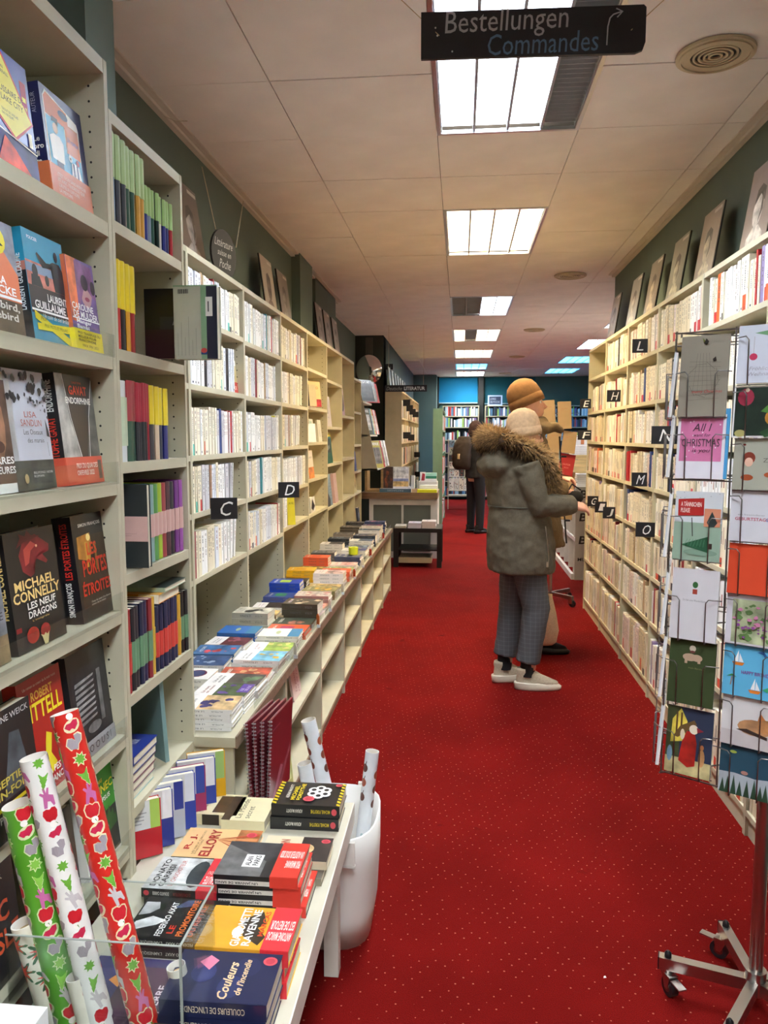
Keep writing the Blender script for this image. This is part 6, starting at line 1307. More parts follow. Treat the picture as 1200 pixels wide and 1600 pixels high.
# tall green end panel with bookcase behind
bookcase('tall green-sided bookcase standing across the aisle end', -.28, .15, 12.0, 14.2, 0, 1.93, [.15, .55, .9, 1.25, 1.6], 1, col=hx('6c8c78'), holes=False)
mm = MB()
for z in (.15, .55, .9, 1.25, 1.6): fill('L', -.28, 12.03, 14.15, z, .24, [('x', 'e4e4e8'), ('x', '9cb4c4'), ('x', '3c4c5c'), ('x', 'c84840')], int(z * 100), '', None, tm=.03, ind=False, mass=mm)
o = mm.build('paperback_row', kind='stuff'); tag(o, 'books in the green-sided bookcase at the aisle end', 'books')

# end wall: blue blinds, dark posts, bookcases
for i, (x0, x1, z0, nm) in enumerate(((-.53, .39, 2.29, 'first'), (.56, 1.75, 2.27, 'second'))):
    r_ = tag(empty('window_blind', (x0, 18.74, z0)), 'bright blue roller blind on the end wall, %s' % nm, 'blind')
    MB().box((0, 0, .02), (x1 - x0, .01, CEIL - z0 - .02), 'fabric', hx('0c7cb4') if i == 0 else hx('1a6478')).build('blind_cloth', r_); MB().box((0, -.005, 0), (x1 - x0, .02, .025), 'paint', hx('9cc0d0')).build('bottom_rail', r_)
for i, x in enumerate((-.565, .41)): structure(MB().box((x, 18.6, 0), (x + (.12 if i else .035), 18.78, CEIL - .001), 'paint', hx('141c1e')).build('trim_%d' % (i + 3)))
cases = [(-.43, .42), (.56, 1.42), (1.42, 2.28), (2.28, 3.14), (3.14, 3.98)]
mm = MB(); rb = random.Random(31)
for i, (x0, x1) in enumerate(cases):
    r_ = tag(empty('bookcase', (x0, 18.28, 0)), 'pale-shelved bookcase on the end wall, %s from the left' % ['first', 'second', 'third', 'fourth', 'fifth'][i], 'bookcase')
    cc = hx('a8a890')
    for x in (0, x1 - x0 - .02): MB().box((x, 0, 0), (x + .02, .28, 2.22), 'paint', cc).build('side_panel', r_)
    MB().box((.02, .27, 0), (x1 - x0 - .02, .28, 2.22), 'paint', hx('2c4448')).build('back_panel', r_)
    for z in (.1, .45, .8, 1.12, 1.42, 1.72, 1.98, 2.22):
        MB().box((.02, 0, z - .02), (x1 - x0 - .02, .27, z), 'paint', cc).build('shelf', r_)
        if z > 2.1: continue
        x = x0 + .03
        while x < x1 - .06:
            t = rb.uniform(.015, .045); h = rb.uniform(.15, .23)
            if rb.random() < .93: mm.box((x, 18.29, z), (x + t, 18.46, z + h), 'mass', hx(rb.choice(['d8dce4', '8cb0c8', '4c7ca4', '30485c', 'e8e8e8', 'a8c8dc', 'c85048', '8cb85c', '6c5c8c', '28303c'])))
            x += t + .001
o = mm.build('book_row', kind='stuff'); tag(o, 'rows of bluish-looking books in the end wall bookcases', 'books')
r_ = tag(empty('framed_notice', (.62, 18.32, 2.2205)), 'small notice in a pale blue frame standing on the end wall bookcase', 'picture')
MB().box((0, 0, 0), (.34, .02, .24), 'paint', hx('a8c8f0')).build('frame', r_); m = MB().box((.035, -.002, .03), (.305, 0, .21), 'paint', hx('2c3c5c')); m.text('LIVRES\nDE POCHE', basis((.06, -.003, .06), (1, 0, 0), (0, 0, 1), (0, -1, 0)), .22, .12, hx('b0c0d8')); m.build('notice_sheet', r_)
# right far wall bookcase run
mm = MB()
for i in range(6):
    y0 = 12.6 + i * .93
    r_ = tag(empty('bookcase', (3.2, y0, 0)), 'dark teal bookcase on the far right side wall, %s from the end' % ['sixth', 'fifth', 'fourth', 'third', 'second', 'first'][i], 'bookcase')
    cc = hx('5c7c78')
    for y in (0, .91): MB().box((0, y, 0), (.28, y + .02, 2.2), 'paint', cc).build('side_panel', r_)
    MB().box((.27, .02, 0), (.28, .91, 2.2), 'paint', cc).build('back_panel', r_)
    for z in (.1, .45, .8, 1.15, 1.5, 1.85, 2.2): MB().box((0, .02, z - .02), (.27, .91, z), 'paint', cc).build('shelf', r_)
    for z in (.1, .45, .8, 1.15, 1.5, 1.85): fill('R', 3.2, y0 + .03, y0 + .88, z, .24, [('x', '3c6080'), ('x', 'c8d4dc'), ('x', '28384c'), ('x', '7c9cac'), ('x', 'e0e4e4')], int(y0 * 50 + z * 9), '', None, tm=.04, ind=False, mass=mm)
o = mm.build('book_row', kind='stuff'); tag(o, 'books in the dark teal bookcases on the far right side wall', 'books')
# patterned card stand, far
r_ = tag(empty('magazine_stand', (-.26, 15.9, 0)), 'low pale stand with rows of black-and-white patterned cards at the far end', 'display rack')
wd = hx('b8ac98')
for x in (0, .44): MB().box((x, 0, 0), (x + .02, .03, 1.45), 'wood', wd).build('upright', r_)
for i, z in enumerate((.28, .38, .66, .82, .97, 1.12, 1.27)): MB().box((.02, .0, z), (.44, .12 if i else .3, z + .012), 'wood', wd).build('shelf', r_)
m = MB(); rn = random.Random(4)
for r0, z in enumerate((.4, .68, .84, .99, 1.14, 1.29)):
    for q in range(4):
        h = .24 if r0 == 0 else .13; x = .03 + q * .102
        m.box((x, .02, z), (x + .095, .03, z + h), 'paper', hx(['e4e4e0', 'd8d8d4', 'e8e0d0', '50504c', 'c8ccb0', '8ca0a8'][(r0 + q) % (3 if r0 == 0 else 6)]))
        for _ in range(7):
            a, b_ = x + rn.uniform(.01, .07), z + rn.uniform(.01, h - .03); m.box((a, .017, b_), (a + rn.uniform(.008, .022), .0199, b_ + rn.uniform(.01, .025)), 'ink', hx(rn.choice(['1c1c1c', '2c2c2c', '282828', 'a83430', '3c3c3c'])))
o = m.build('patterned_cards', r_, kind='stuff')

# kraft calendar stand past the right bookcases
KX, KY = .82, 6.98
r_ = tag(empty('kraft_stand', (KX, KY, 0)), 'wheeled spinner stand with kraft-paper calendars past the right bookcases', 'display rack')
MB().tube([(0, 0, .1), (0, 0, 1.78)], .016, 'metal', chrome, 14).build('pole', r_)
for i in range(4):
    a = .25 - PI / 4 + i * PI / 2 - .3; M = RZ(a); L_ = .26
    lg = MB().box((.01, -.013, .07), (L_, .013, .1), 'metal', chrome, M).build('base_leg', r_)
    cs = M @ Vector((L_ - .02, 0, 0)); v = M @ Vector((0, 1, 0)) - M @ Vector((0, 0, 0))
    MB().tube([cs - v * .01 + Vector((.012, 0, .032)), cs + v * .01 + Vector((.012, 0, .032))], .031, 'plastic', hx('2a2a2c'), 18, smooth=False).build('castor_wheel', lg)
    MB().box((-.02, -.014, .03), (.02, .014, .07), 'metal', chrome, T(cs.x, cs.y, 0) @ M).build('castor_fork', lg)
m = MB()
for z in (.9, 1.1, 1.3, 1.5, 1.7):
    m.tube([(-.15, -.13, z), (.2, -.13, z)], .003, 'metal', wire, 5); m.tube([(-.15, -.13, z), (0, 0, z)], .003, 'metal', wire, 5); m.tube([(.2, -.13, z), (0, 0, z)], .003, 'metal', wire, 5)
m.build('wire_frame', r_)
def kraft(label, px, z, w, h, col, lean, roll_, items=None):
    M = T(px, 6.78, z) @ Matrix.Rotation(roll_, 4, 'Y') @ RX(-lean)
    c = tag(empty('kraft_calendar', M=M), label, 'calendar')
    m = MB().box((0, 0, 0), (w, .012, h), 'paper', hx(col)); m.box((.0, .0125, .0), (w, .02, h - .01), 'paper', hx('c8b48c'))
    draw(m, items or [('t', 'KALENDER\n2023', .5, .72, .5, .08, 'a86c4c'), ('l', .2, .62, .8, .62, .001, 'a87c54'), ('l', .25, .4, .75, .4, .001, 'a88c60')], lambda x, y, q: Vector((x, -q, y)), w, h); m.build('calendar_sheet', c)
kc = 'a98d68'
kraft('kraft calendar, top left of the wheeled stand', .705, 1.575, .11, .235, kc, .1, -.06); kraft('kraft calendar, top right of the wheeled stand', .835, 1.565, .115, .235, kc, .1, -.03)
kraft('kraft calendar tilted in the second row left of the wheeled stand', .725, 1.375, .12, .20, 'a08460', .15, .16); kraft('kraft calendar tilted in the second row right of the wheeled stand', .865, 1.365, .115, .19, 'a68a64', .15, .12)
kraft('kraft calendar at the left of the red one', .76, 1.19, .085, .17, 'ab906c', .15, .03); kraft('red calendar in the middle of the wheeled stand', .835, 1.18, .13, .185, 'a02020', .15, .18, [('t', 'KALENDER', .5, .5, .5, .08, 'd88078'), ('t', '2023', .5, .35, .3, .06, 'd88078')])
kraft('dark grey calendar below the kraft one on the wheeled stand', .745, .975, .11, .165, '4c5460', .12, .04, [('t', '2023', .5, .5, .3, .08, '8c94a0')]); kraft('kraft calendar right of the dark grey one', .86, .985, .115, .22, kc, .15, .1)
kraft('kraft calendar in the lowest row left of the wheeled stand', .76, .80, .10, .13, 'a18661', .12, .0); kraft('kraft calendar in the lowest row right of the wheeled stand', .87, .78, .10, .17, '9c825c', .12, .05)

# white bargain case with letter B, tables behind
r_ = tag(empty('white_case', (1.20, 8.12, 0)), 'white display case with bold letters B on its end panel, past the right bookcases', 'display case')
wc = hx('dededc')
MB().box((0, 0, 0), (1.0, .02, .98), 'paint', hx('b8b4b0')).build('end_panel', r_)
m = MB()
for z in (.86, .62, .38): m.text('B', basis((.035, -.001, z), (1, 0, 0), (0, 0, 1), (0, -1, 0)) , .075, .085, hx('241e1e'), bold=True, slant=.15)
m.text('MUSIK', basis((.03, -.001, .2), (1, 0, 0), (0, 0, 1), (0, -1, 0)), .16, .035, hx('241e1e'), bold=True)
m.build('lettering', r_)
MB().box((-.03, .02, 0), (.0, 2.7, .06), 'paint', wc).build('base_ledge', r_)
MB().box((0, .02, .40), (.02, 2.7, .44), 'paint', wc).build('mid_ledge', r_)
for i in range(8): MB().box((0, .1 + i * .36, .06), (.35, .115 + i * .36, .74), 'paint', wc).build('divider', r_)
MB().box((.35, .02, 0), (.37, 2.7, .96), 'paint', hx('c8c8c8')).build('back_panel', r_)
MB().box((0, .02, .96), (1.0, 2.7, .98), 'paint', wc).build('top_board', r_)
for i in range(6): lying('white paperback in the stack on the white case, %s from the bottom' % ['first', 'second', 'third', 'fourth', 'fifth', 'sixth'][i], 1.42 + rf.uniform(-.006, .006), 8.2, .9805 + i * .021, .2, .26, .02, 'e8e8ec', [('r', .2, .2, .8, .8, '40304c')] if i == 5 else [])
r_ = tag(empty('wooden_riser', (1.25, 9.3, .98)), 'pale wooden riser on the white case with stacked white books', 'riser')
MB().box((0, 0, .0), (.6, .5, .30), 'wood', hx('d8b880')).build('riser_body', r_)
for i in range(4): lying('white book in the upper stack on the pale wooden riser, %s from the bottom' % ['first', 'second', 'third', 'fourth'][i], 1.62, 9.32, 1.2805 + i * .028, .3, .3, .027, 'f0eef0', [('r', .2, .2, .5, .8, 'd88860')] if i == 3 else [])
book('white cover with a blue dot and orange bar standing on the upper stack', T(1.27, 9.35, 1.394), .25, .02, .12, 'f0f0f0', [('e', .25, .35, .1, .2, '2c3c9c'), ('r', .6, .1, .75, .9, 'd88860')])
# ================================================================== PEOPLE
def fused(mb, name, parent, voxel, col, k, smooth=4, disp=0, dsize=.08, label=None):
    """evaluate voxel remesh + smoothing so that overlapping lofts become one continuous surface"""
    me = bpy.data.meshes.new('tmp'); me.from_pydata(mb.v, [], mb.f)
    o = bpy.data.objects.new('tmp', me); COL.objects.link(o)
    r_ = o.modifiers.new('r', 'REMESH'); r_.mode = 'VOXEL'; r_.voxel_size = voxel
    s_ = o.modifiers.new('s', 'SMOOTH'); s_.factor = .5; s_.iterations = smooth
    if disp:
        tx = bpy.data.textures.new('folds', 'CLOUDS'); tx.noise_scale = dsize
        d_ = o.modifiers.new('d', 'DISPLACE'); d_.texture = tx; d_.strength = disp; d_.mid_level = .5
    dg = bpy.context.evaluated_depsgraph_get()
    ev = bpy.data.meshes.new_from_object(o.evaluated_get(dg))
    bpy.data.objects.remove(o)
    ev.name = name
    ev.materials.clear(); ev.materials.append(mat(k))
    at = ev.color_attributes.new('Col', 'FLOAT_COLOR', 'CORNER')
    at.data.foreach_set('color', [col[0], col[1], col[2], 1.0] * len(ev.loops))
    ev.polygons.foreach_set('use_smooth', [True] * len(ev.polygons))
    ob = bpy.data.objects.new(name, ev); COL.objects.link(ob); ob.parent = parent
    if label: ob['label'] = label
    return ob

# checked trouser cloth
def plaid():
    m, nt, b = _new('plaid'); N, L = nt.nodes.new, nt.links.new
    tc = N('ShaderNodeTexCoord'); sp = N('ShaderNodeSeparateXYZ'); L(tc.outputs['Object'], sp.inputs[0])
    outs = []
    for ax in ('X', 'Z', 'Y'):
        a = N('ShaderNodeMath'); a.operation = 'MULTIPLY'; a.inputs[1].default_value = 2 * PI / .026; L(sp.outputs[ax], a.inputs[0])
        s_ = N('ShaderNodeMath'); s_.operation = 'SINE'; L(a.outputs[0], s_.inputs[0])
        g_ = N('ShaderNodeMath'); g_.operation = 'GREATER_THAN'; g_.inputs[1].default_value = .8; L(s_.outputs[0], g_.inputs[0]); outs.append(g_.outputs[0])
    ad = N('ShaderNodeMath'); L(outs[0], ad.inputs[0]); L(outs[1], ad.inputs[1])
    mx = N('ShaderNodeMixRGB'); mx.inputs['Color1'].default_value = (*hx('54565a'), 1); mx.inputs['Color2'].default_value = (*hx('74797e'), 1)
    ml = N('ShaderNodeMath'); ml.operation = 'MULTIPLY'; ml.inputs[1].default_value = .25; L(ad.outputs[0], ml.inputs[0]); L(ml.outputs[0], mx.inputs['Fac'])
    nz = N('ShaderNodeTexNoise'); nz.inputs['Scale'].default_value = 300; L(tc.outputs['Object'], nz.inputs['Vector'])
    m2 = N('ShaderNodeMixRGB'); m2.blend_type = 'MULTIPLY'; m2.inputs['Fac'].default_value = .25; L(mx.outputs[0], m2.inputs['Color1']); L(nz.outputs[0], m2.inputs['Color2'])
    L(m2.outputs[0], b.inputs['Base Color']); b.inputs['Roughness'].default_value = .9
    MATS['plaid'] = m
plaid()

def hand(m, wrist, d, side, pn, curl, s=1.0):
    """palm and five fingers; d forward, side towards the thumb, pn palm normal (fingers bend that way)"""
    w, d, sd, pn = Vector(wrist), Vector(d).normalized(), Vector(side).normalized(), Vector(pn).normalized()
    for q in (-.024, -.008, .008, .024):
        m.tube([w + sd * q * .5 * s, w + d * .045 * s + sd * q * s, w + d * .085 * s + sd * q * 1.05 * s], [.017 * s, .015 * s, .0125 * s], 'skin', (0, 0, 0), 8)
    for q, L_ in ((.027, .068), (.009, .078), (-.009, .072), (-.027, .056)):
        p = w + d * .08 * s + sd * q * 1.08 * s; a = curl * .5; pts = [p]; dd = d.copy()
        for k_ in range(3):
            dd = (dd * math.cos(a) + pn * math.sin(a)).normalized(); nrm = (pn * math.cos(a * (k_ + 1)) - d * math.sin(a * (k_ + 1)))
            p = p + (d * math.cos(a * (k_ + 1)) + pn * math.sin(a * (k_ + 1))) * (L_ * (.42, .32, .26)[k_] * s); pts.append(p)
        m.tube(pts, [.0098 * s, .0092 * s, .0082 * s, .0068 * s], 'skin', (0, 0, 0), 8)
    b0 = w + d * .02 * s + sd * .022 * s; b1 = b0 + (d * .6 + sd * .75 + pn * .3) * .038 * s; b2 = b1 + (d * .95 + sd * .25 + pn * .45) * .032 * s
    m.tube([b0, b1, b2], [.014 * s, .0115 * s, .0085 * s], 'skin', (0, 0, 0), 8)

def head(m, c, s, tilt=0, yaw=0):
    c = Vector(c); M = RZ(yaw) @ Matrix.Rotation(tilt, 4, 'Y')
    def q(x, y, z): return c + (M @ Vector((x * s, y * s, z * s)))
    m.ball(c, (.098 * s, .077 * s, .105 * s), 'skin', (0, 0, 0), 20, 14, M)
    m.ball(q(.022, 0, -.045), (.078 * s, .062 * s, .078 * s), 'skin', (0, 0, 0), 16, 12, M)
    m.ball(q(.062, 0, -.098), (.026 * s, .026 * s, .02 * s), 'skin', (0, 0, 0), 10, 8, M)                      # chin
    m.tube([q(.088, 0, .012), q(.106, 0, -.018), q(.118, 0, -.036), q(.10, 0, -.044)], [.008 * s, .010 * s, .0125 * s, .010 * s], 'skin', (0, 0, 0), 8)   # nose
    m.ball(q(.09, 0, -.066), (.014 * s, .024 * s, .007 * s), 'skin', (0, 0, 0), 10, 6, M); m.ball(q(.088, 0, -.076), (.013 * s, .021 * s, .007 * s), 'skin', (0, 0, 0), 10, 6, M)   # lips
    m.ball(q(.082, 0, .02), (.016 * s, .045 * s, .009 * s), 'skin', (0, 0, 0), 10, 6, M)                      # brow
    for sg in (-1, 1): m.ball(q(-.008, sg * .078, -.012), (.018 * s, .008 * s, .03 * s), 'skin', (0, 0, 0), 10, 8, M)
    return q
def eyes(parent, q, s):
    for sg in (-1, 1):
        m = MB(); m.ball(q(.079, sg * .031, .0), .0125 * s, 'plastic', hx('e8e4e0'), 10, 8); m.ball(q(.0855, sg * .032, .0), .0072 * s, 'plastic', hx('3a2c20'), 8, 6); m.build('eye', parent)
def shoe(parent, x, y, a, upper, sole, s=1, label=None, z=0):
    r_ = bpy.data.objects.new('shoe', None); COL.objects.link(r_); r_.parent = parent; r_.location = (x, y, z); r_.rotation_euler = (0, 0, a)
    m = MB(); m.loft([(.065 * s, 0, .0, .135 * s, .043 * s), (.065 * s, 0, .006, .142 * s, .048 * s), (.065 * s, 0, .022, .144 * s, .049 * s), (.052 * s, 0, .038, .134 * s, .047 * s), (.03 * s, 0, .046, .11 * s, .045 * s)], 'plastic', sole, 22); m.build('sole', r_)
    m = MB(); m.loft([(.062 * s, 0, .030, .132 * s, .044 * s), (.058 * s, 0, .05, .125 * s, .042 * s), (.035 * s, 0, .07, .10 * s, .039 * s), (.012 * s, 0, .09, .074 * s, .038 * s), (-.008 * s, 0, .112, .058 * s, .038 * s), (-.012 * s, 0, .13, .05 * s, .037 * s)], 'fabric', upper, 22); m.build('upper', r_)
    m = MB()
    for i in range(4): m.tube([((.045 + .02 * i) * s, -.022 * s, (.083 - .010 * i)), ((.05 + .02 * i) * s, 0, (.090 - .010 * i)), ((.045 + .02 * i) * s, .022 * s, (.083 - .010 * i))], .003, 'fabric', sole, 5)
    m.build('lace', r_)
def body(root, s, leg_r, leg_l, arm_r, arm_l, hc, head_s, tilt=0, yaw=0, skin='d8a088', lean=0, voxel=.0075, curl=1.0, hd=None):
    m = MB(); c = (0, 0, 0)
    m.loft([(lean * .0, 0, .80 * s, .10 * s, .15 * s), (0, 0, .9 * s, .115 * s, .165 * s), (lean * .4, 0, 1.02 * s, .10 * s, .14 * s), (lean * .7, 0, 1.18 * s, .11 * s, .15 * s), (lean, 0, 1.32 * s, .105 * s, .175 * s), (lean, 0, 1.40 * s, .07 * s, .13 * s), (lean, 0, 1.44 * s, .05 * s, .06 * s)], 'skin', c)
    m.tube([(lean, 0, 1.38 * s), ((lean + hc[0]) / 2, 0, 1.46 * s), (hc[0] - .01, hc[1], hc[2] - .05)], [.06 * s, .054 * s, .055 * s], 'skin', c, 12)
    for sg, lg in ((-1, leg_r), (1, leg_l)): m.tube([(0, sg * .085 * s, .88 * s)] + lg, [.09 * s, .06 * s, .042 * s, .04 * s][:len(lg) + 1], 'skin', c, 12)
    for sg, (sh_, el, wr) in ((-1, arm_r), (1, arm_l)):
        m.tube([sh_, el, wr], [.05 * s, .04 * s, .027 * s], 'skin', c, 10)
        d = (Vector(wr) - Vector(el)).normalized()
        if sg < 0 or not hd: dd, sd, pn = (hd or (d, Vector((0, -sg, .2)), Vector((0, 0, -1))))
        else: dd, sd, pn = d, Vector((1, 0, 0)), Vector((0, -1, 0))
        hand(m, Vector(wr) - d * .005, dd, sd, pn, curl, s)
    q = head(m, hc, head_s, tilt, yaw)
    o = fused(m, 'body', root, voxel, hx(skin), 'skin', 2)
    eyes(root, q, head_s)
    return q

def fur(root, path, rad, n, seed, c0, c1):
    rnd = random.Random(seed); path = [Vector(p) for p in path]
    m = MB(); m.tube(path, [rad * .62] * len(path), 'fur', hx('4a3522'), 10)
    seg = [(path[i], path[i + 1]) for i in range(len(path) - 1)]; Ls = [(b - a).length for a, b in seg]; tot = sum(Ls)
    for _ in range(n):
        t = rnd.random() * tot; i = 0
        while t > Ls[i] and i < len(Ls) - 1: t -= Ls[i]; i += 1
        a, b = seg[i]; d = (b - a).normalized(); p = a + d * t
        u = d.cross(Vector((0, 0, 1))).normalized(); v = u.cross(d); th = rnd.uniform(0, 2 * PI)
        o = (u * math.cos(th) + v * math.sin(th)); base = p + o * rad * .5; L_ = rad * rnd.uniform(.55, .95)
        dr = (o + d * rnd.uniform(-.7, .7) + Vector((0, 0, -.25 + rnd.uniform(-.3, .3)))).normalized(); w = dr.cross(d).normalized() * rnd.uniform(.0022, .004)
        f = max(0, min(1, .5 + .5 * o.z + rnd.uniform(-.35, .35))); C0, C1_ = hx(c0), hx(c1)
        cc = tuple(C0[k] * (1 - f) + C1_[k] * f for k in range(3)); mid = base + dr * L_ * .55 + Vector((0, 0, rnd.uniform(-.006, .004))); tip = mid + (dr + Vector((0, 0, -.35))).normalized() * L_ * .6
        m.mesh([base - w, base + w, mid + w * .8, mid - w * .8, tip], [(0, 1, 2, 3), (3, 2, 4)], 'fur', cc, True)
    return m.build('fur_trim', root)

# --- shopper in the olive parka
p1 = tag(empty('person', (.372, 4.6, 0), math.radians(15)), 'person in an olive parka with fur-trimmed hood, beige beanie and checked grey trousers, reaching right', 'person')
s = .96
R_SH, R_EL, R_WR = (-.055, -.185, 1.335), (.035, -.215, 1.115), (.245, -.155, 1.105)
L_SH, L_EL, L_WR = (-.055, .185, 1.335), (-.02, .24, 1.10), (.09, .21, .98)
q = body(p1, s, [(.065, -.085, .47), (.02, -.08, .10)], [(-.03, .085, .47), (-.07, .08, .10)], (R_SH, R_EL, R_WR), (L_SH, L_EL, L_WR), (.0, 0, 1.522), .95, tilt=.12, yaw=-.15, lean=-.05, voxel=.006, curl=.8,
         hd=(Vector((.97, .1, -.18)), Vector((.1, .8, .55)), Vector((-.1, .5, -.85))))
m = MB(); z0 = .705
m.loft([(-.005, 0, z0, .196, .222), (-.005, 0, .74, .199, .226), (-.012, 0, .85, .20, .225), (-.02, 0, .98, .188, .215), (-.035, 0, 1.08, .168, .2), (-.045, 0, 1.16, .17, .205), (-.055, 0, 1.28, .172, .212), (-.06, 0, 1.35, .14, .19), (-.06, 0, 1.405, .09, .12), (-.055, 0, 1.43, .07, .08)], 'fabric', (0, 0, 0), 28)
for S_, E_, W_2 in ((R_SH, R_EL, R_WR), (L_SH, L_EL, L_WR)):
    S_, E_, W_2 = Vector(S_), Vector(E_), Vector(W_2)
    m.tube([S_ + Vector((0, 0, .01)), S_.lerp(E_, .5) + Vector((-.008, 0, 0)), E_ + Vector((-.01, 0, -.008)), E_.lerp(W_2, .5) + Vector((0, 0, -.004)), W_2], [.082, .076, .072, .067, .055], 'fabric', (0, 0, 0), 14)
m.ball((-.19, -.02, 1.33), (.095, .17, .075), 'fabric', (0, 0, 0), 16, 10)
m.ball((-.15, -.01, 1.39), (.10, .15, .06), 'fabric', (0, 0, 0), 16, 10)
coat = fused(m, 'parka', p1, .0095, hx('5a5242'), 'fabric', 3, .02, .06)
seam = MB(); ring_ = [( -.037 + .172 * math.cos(t), .203 * math.sin(t), 1.095) for t in [2 * PI * j / 40 for j in range(41)]]
seam.tube(ring_, .0035, 'fabric', hx('4a4a3e'), 6); seam.build('waist_seam', coat)
zp = MB(); zp.tube([(.06, -.212, .99), (.075, -.212, .88), (.085, -.208, .80), (.08, -.206, .77)], .0025, 'metal', hx('b8b4a8'), 6); zp.box((.07, -.214, .755), (.082, -.207, .785), 'metal', hx('c8c4b8')); zp.build('side_zip', coat)
hp = []
for (x, y, z) in ((.115, -.115, 1.16), (.105, -.135, 1.26), (.075, -.155, 1.345), (.0, -.165, 1.405), (-.09, -.165, 1.445), (-.17, -.13, 1.475), (-.215, -.06, 1.49)): hp.append((x, y, z))
hp += [(-.222, 0, 1.492)] + [(x, -y, z) for x, y, z in hp[::-1]]
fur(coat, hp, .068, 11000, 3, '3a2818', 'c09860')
m = MB()
m.tube([(-.01, -.08, .84), (.062, -.083, .49), (.04, -.082, .3), (.018, -.08, .165)], [.105, .082, .073, .071], 'plaid', (0, 0, 0), 16); m.tube([(-.01, .08, .84), (-.025, .085, .49), (-.05, .082, .3), (-.072, .08, .165)], [.105, .082, .073, .071], 'plaid', (0, 0, 0), 16)
m.loft([(-.01, 0, .70, .13, .17), (-.01, 0, .86, .13, .17), (-.01, 0, .98, .12, .16)], 'plaid', (0, 0, 0))
fused(m, 'trousers', p1, .009, (.2, .2, .2), 'plaid', 2, .01, .06)
for x, y in ((.018, -.08), (-.072, .08)): MB().tube([(x, y, .08), (x, y, .19)], [.045, .043], 'fabric', hx('0e0e10'), 14).build('sock', p1)
shoe(p1, .015, -.082, -.2, hx('b8ac94'), hx('d8d0bc'), .98); shoe(p1, -.078, .082, .1, hx('b8ac94'), hx('d8d0bc'), .98)
def beanie(root, c, s, col, M, cuff=True, tall=1.0):
    m = MB(); n = 28; vs = []; fs = []; prof = [(.104, -.035), (.108, -.01), (.108, .03), (.100, .07), (.082, .105), (.05, .128), (.018, .138), (.001, .139)]
    for (r0, z) in prof:
        for j in range(n):
            t = 2 * PI * j / n; vs.append(Vector(c) + (M @ Vector((r0 * s * math.cos(t) * 1.02, r0 * s * .84 * math.sin(t), z * s * tall))))
    for i in range(len(prof) - 1):
        for j in range(n): fs.append((i * n + j, i * n + (j + 1) % n, (i + 1) * n + (j + 1) % n, (i + 1) * n + j))
    m.mesh(vs, fs, 'knit', col, True)
    h = m.build('knit_hat', root)
    if cuff:
        m = MB(); vs = []; pr = [(.102, -.042), (.112, -.04), (.114, -.015), (.110, .015), (.106, .018)]
        for (r0, z) in pr:
            for j in range(n):
                t = 2 * PI * j / n; vs.append(Vector(c) + (M @ Vector((r0 * s * math.cos(t) * 1.02, r0 * s * .84 * math.sin(t), z * s))))
        fs = [(i * n + j, i * n + (j + 1) % n, (i + 1) * n + (j + 1) % n, (i + 1) * n + j) for i in range(4) for j in range(n)]
        m.mesh(vs, fs, 'knit', col, True); m.build('turned_cuff', h)
    return h
HM = RZ(-.15) @ Matrix.Rotation(.12, 4, 'Y')
beanie(p1, (-.006, 0, 1.540), .92, hx('c4a480'), HM @ Matrix.Rotation(-.25, 4, 'Y'))
gl = MB()
for sg in (-1, 1): gl.tube([q(.0, sg * .082, .0), q(.07, sg * .066, .004), q(.098, sg * .055, .0)], .0018, 'plastic', hx('2a1c18'), 5); gl.tube([q(.1 + .003 * math.cos(t), sg * .032 + .026 * math.cos(t), -.005 + .02 * math.sin(t)) for t in [2 * PI * k_ / 14 for k_ in range(15)]], .0016, 'plastic', hx('2a1c18'), 5)
gl.build('glasses', p1)

# --- taller shopper in the mustard beanie
p2 = tag(empty('person', (.455, 5.42, 0), math.radians(-4)), 'taller person in an olive-brown coat and mustard beanie, looking up to the right', 'person')
s = 1.09
R2 = ((-.02, -.19, 1.47), (.06, -.23, 1.2), (.25, -.12, 1.14)); L2 = ((-.02, .19, 1.47), (.05, .24, 1.2), (.24, .15, 1.2))
q = body(p2, s, [(.06, -.09, .52), (.06, -.09, .1)], [(-.01, .09, .52), (-.03, .09, .1)], R2, L2, (.0, 0, 1.725), 1.04, tilt=-.12, skin='dca488', lean=.0, voxel=.008, curl=1.4)
m = MB()
m.loft([(.07, 0, .74, .20, .21), (.06, 0, .85, .20, .22), (.04, 0, 1.05, .18, .22), (.02, 0, 1.25, .17, .22), (.0, 0, 1.42, .16, .22), (.0, 0, 1.52, .12, .18), (.0, 0, 1.58, .09, .10)], 'fabric', (0, 0, 0), 26)
for S_, E_, W_2 in (R2, L2): m.tube([S_, E_, W_2], [.09, .08, .065], 'fabric', (0, 0, 0), 14)
m.tube([(.10 * math.cos(t), .10 * math.sin(t), 1.575 + .02 * math.cos(t)) for t in [2 * PI * j / 14 for j in range(15)]], .045, 'fabric', (0, 0, 0), 10)
m.tube([(-.02, -.11, 1.60), (.05, -.13, 1.58), (.12, -.10, 1.55), (.17, -.05, 1.56)], [.04, .035, .04, .03], 'fabric', (0, 0, 0), 10)
m.tube([(.13, -.08, 1.55), (.19, -.07, 1.56), (.24, -.08, 1.53)], [.04, .035, .02], 'fabric', (0, 0, 0), 10)
c2 = fused(m, 'coat', p2, .011, hx('6b5636'), 'fabric', 2, .03, .08)
m = MB(); m.tube([(.215, -.12, 1.5), (.235, -.13, 1.2), (.26, -.14, .95), (.275, -.15, .78)], .006, 'fabric', hx('1c1814'), 6)
for z in (1.36, 1.12, .93): m.box((.215 + (1.5 - z) * .08, -.16, z), (.25 + (1.5 - z) * .08, -.13, z + .012), 'plastic', BLACK)
m.build('front_fastening', c2)
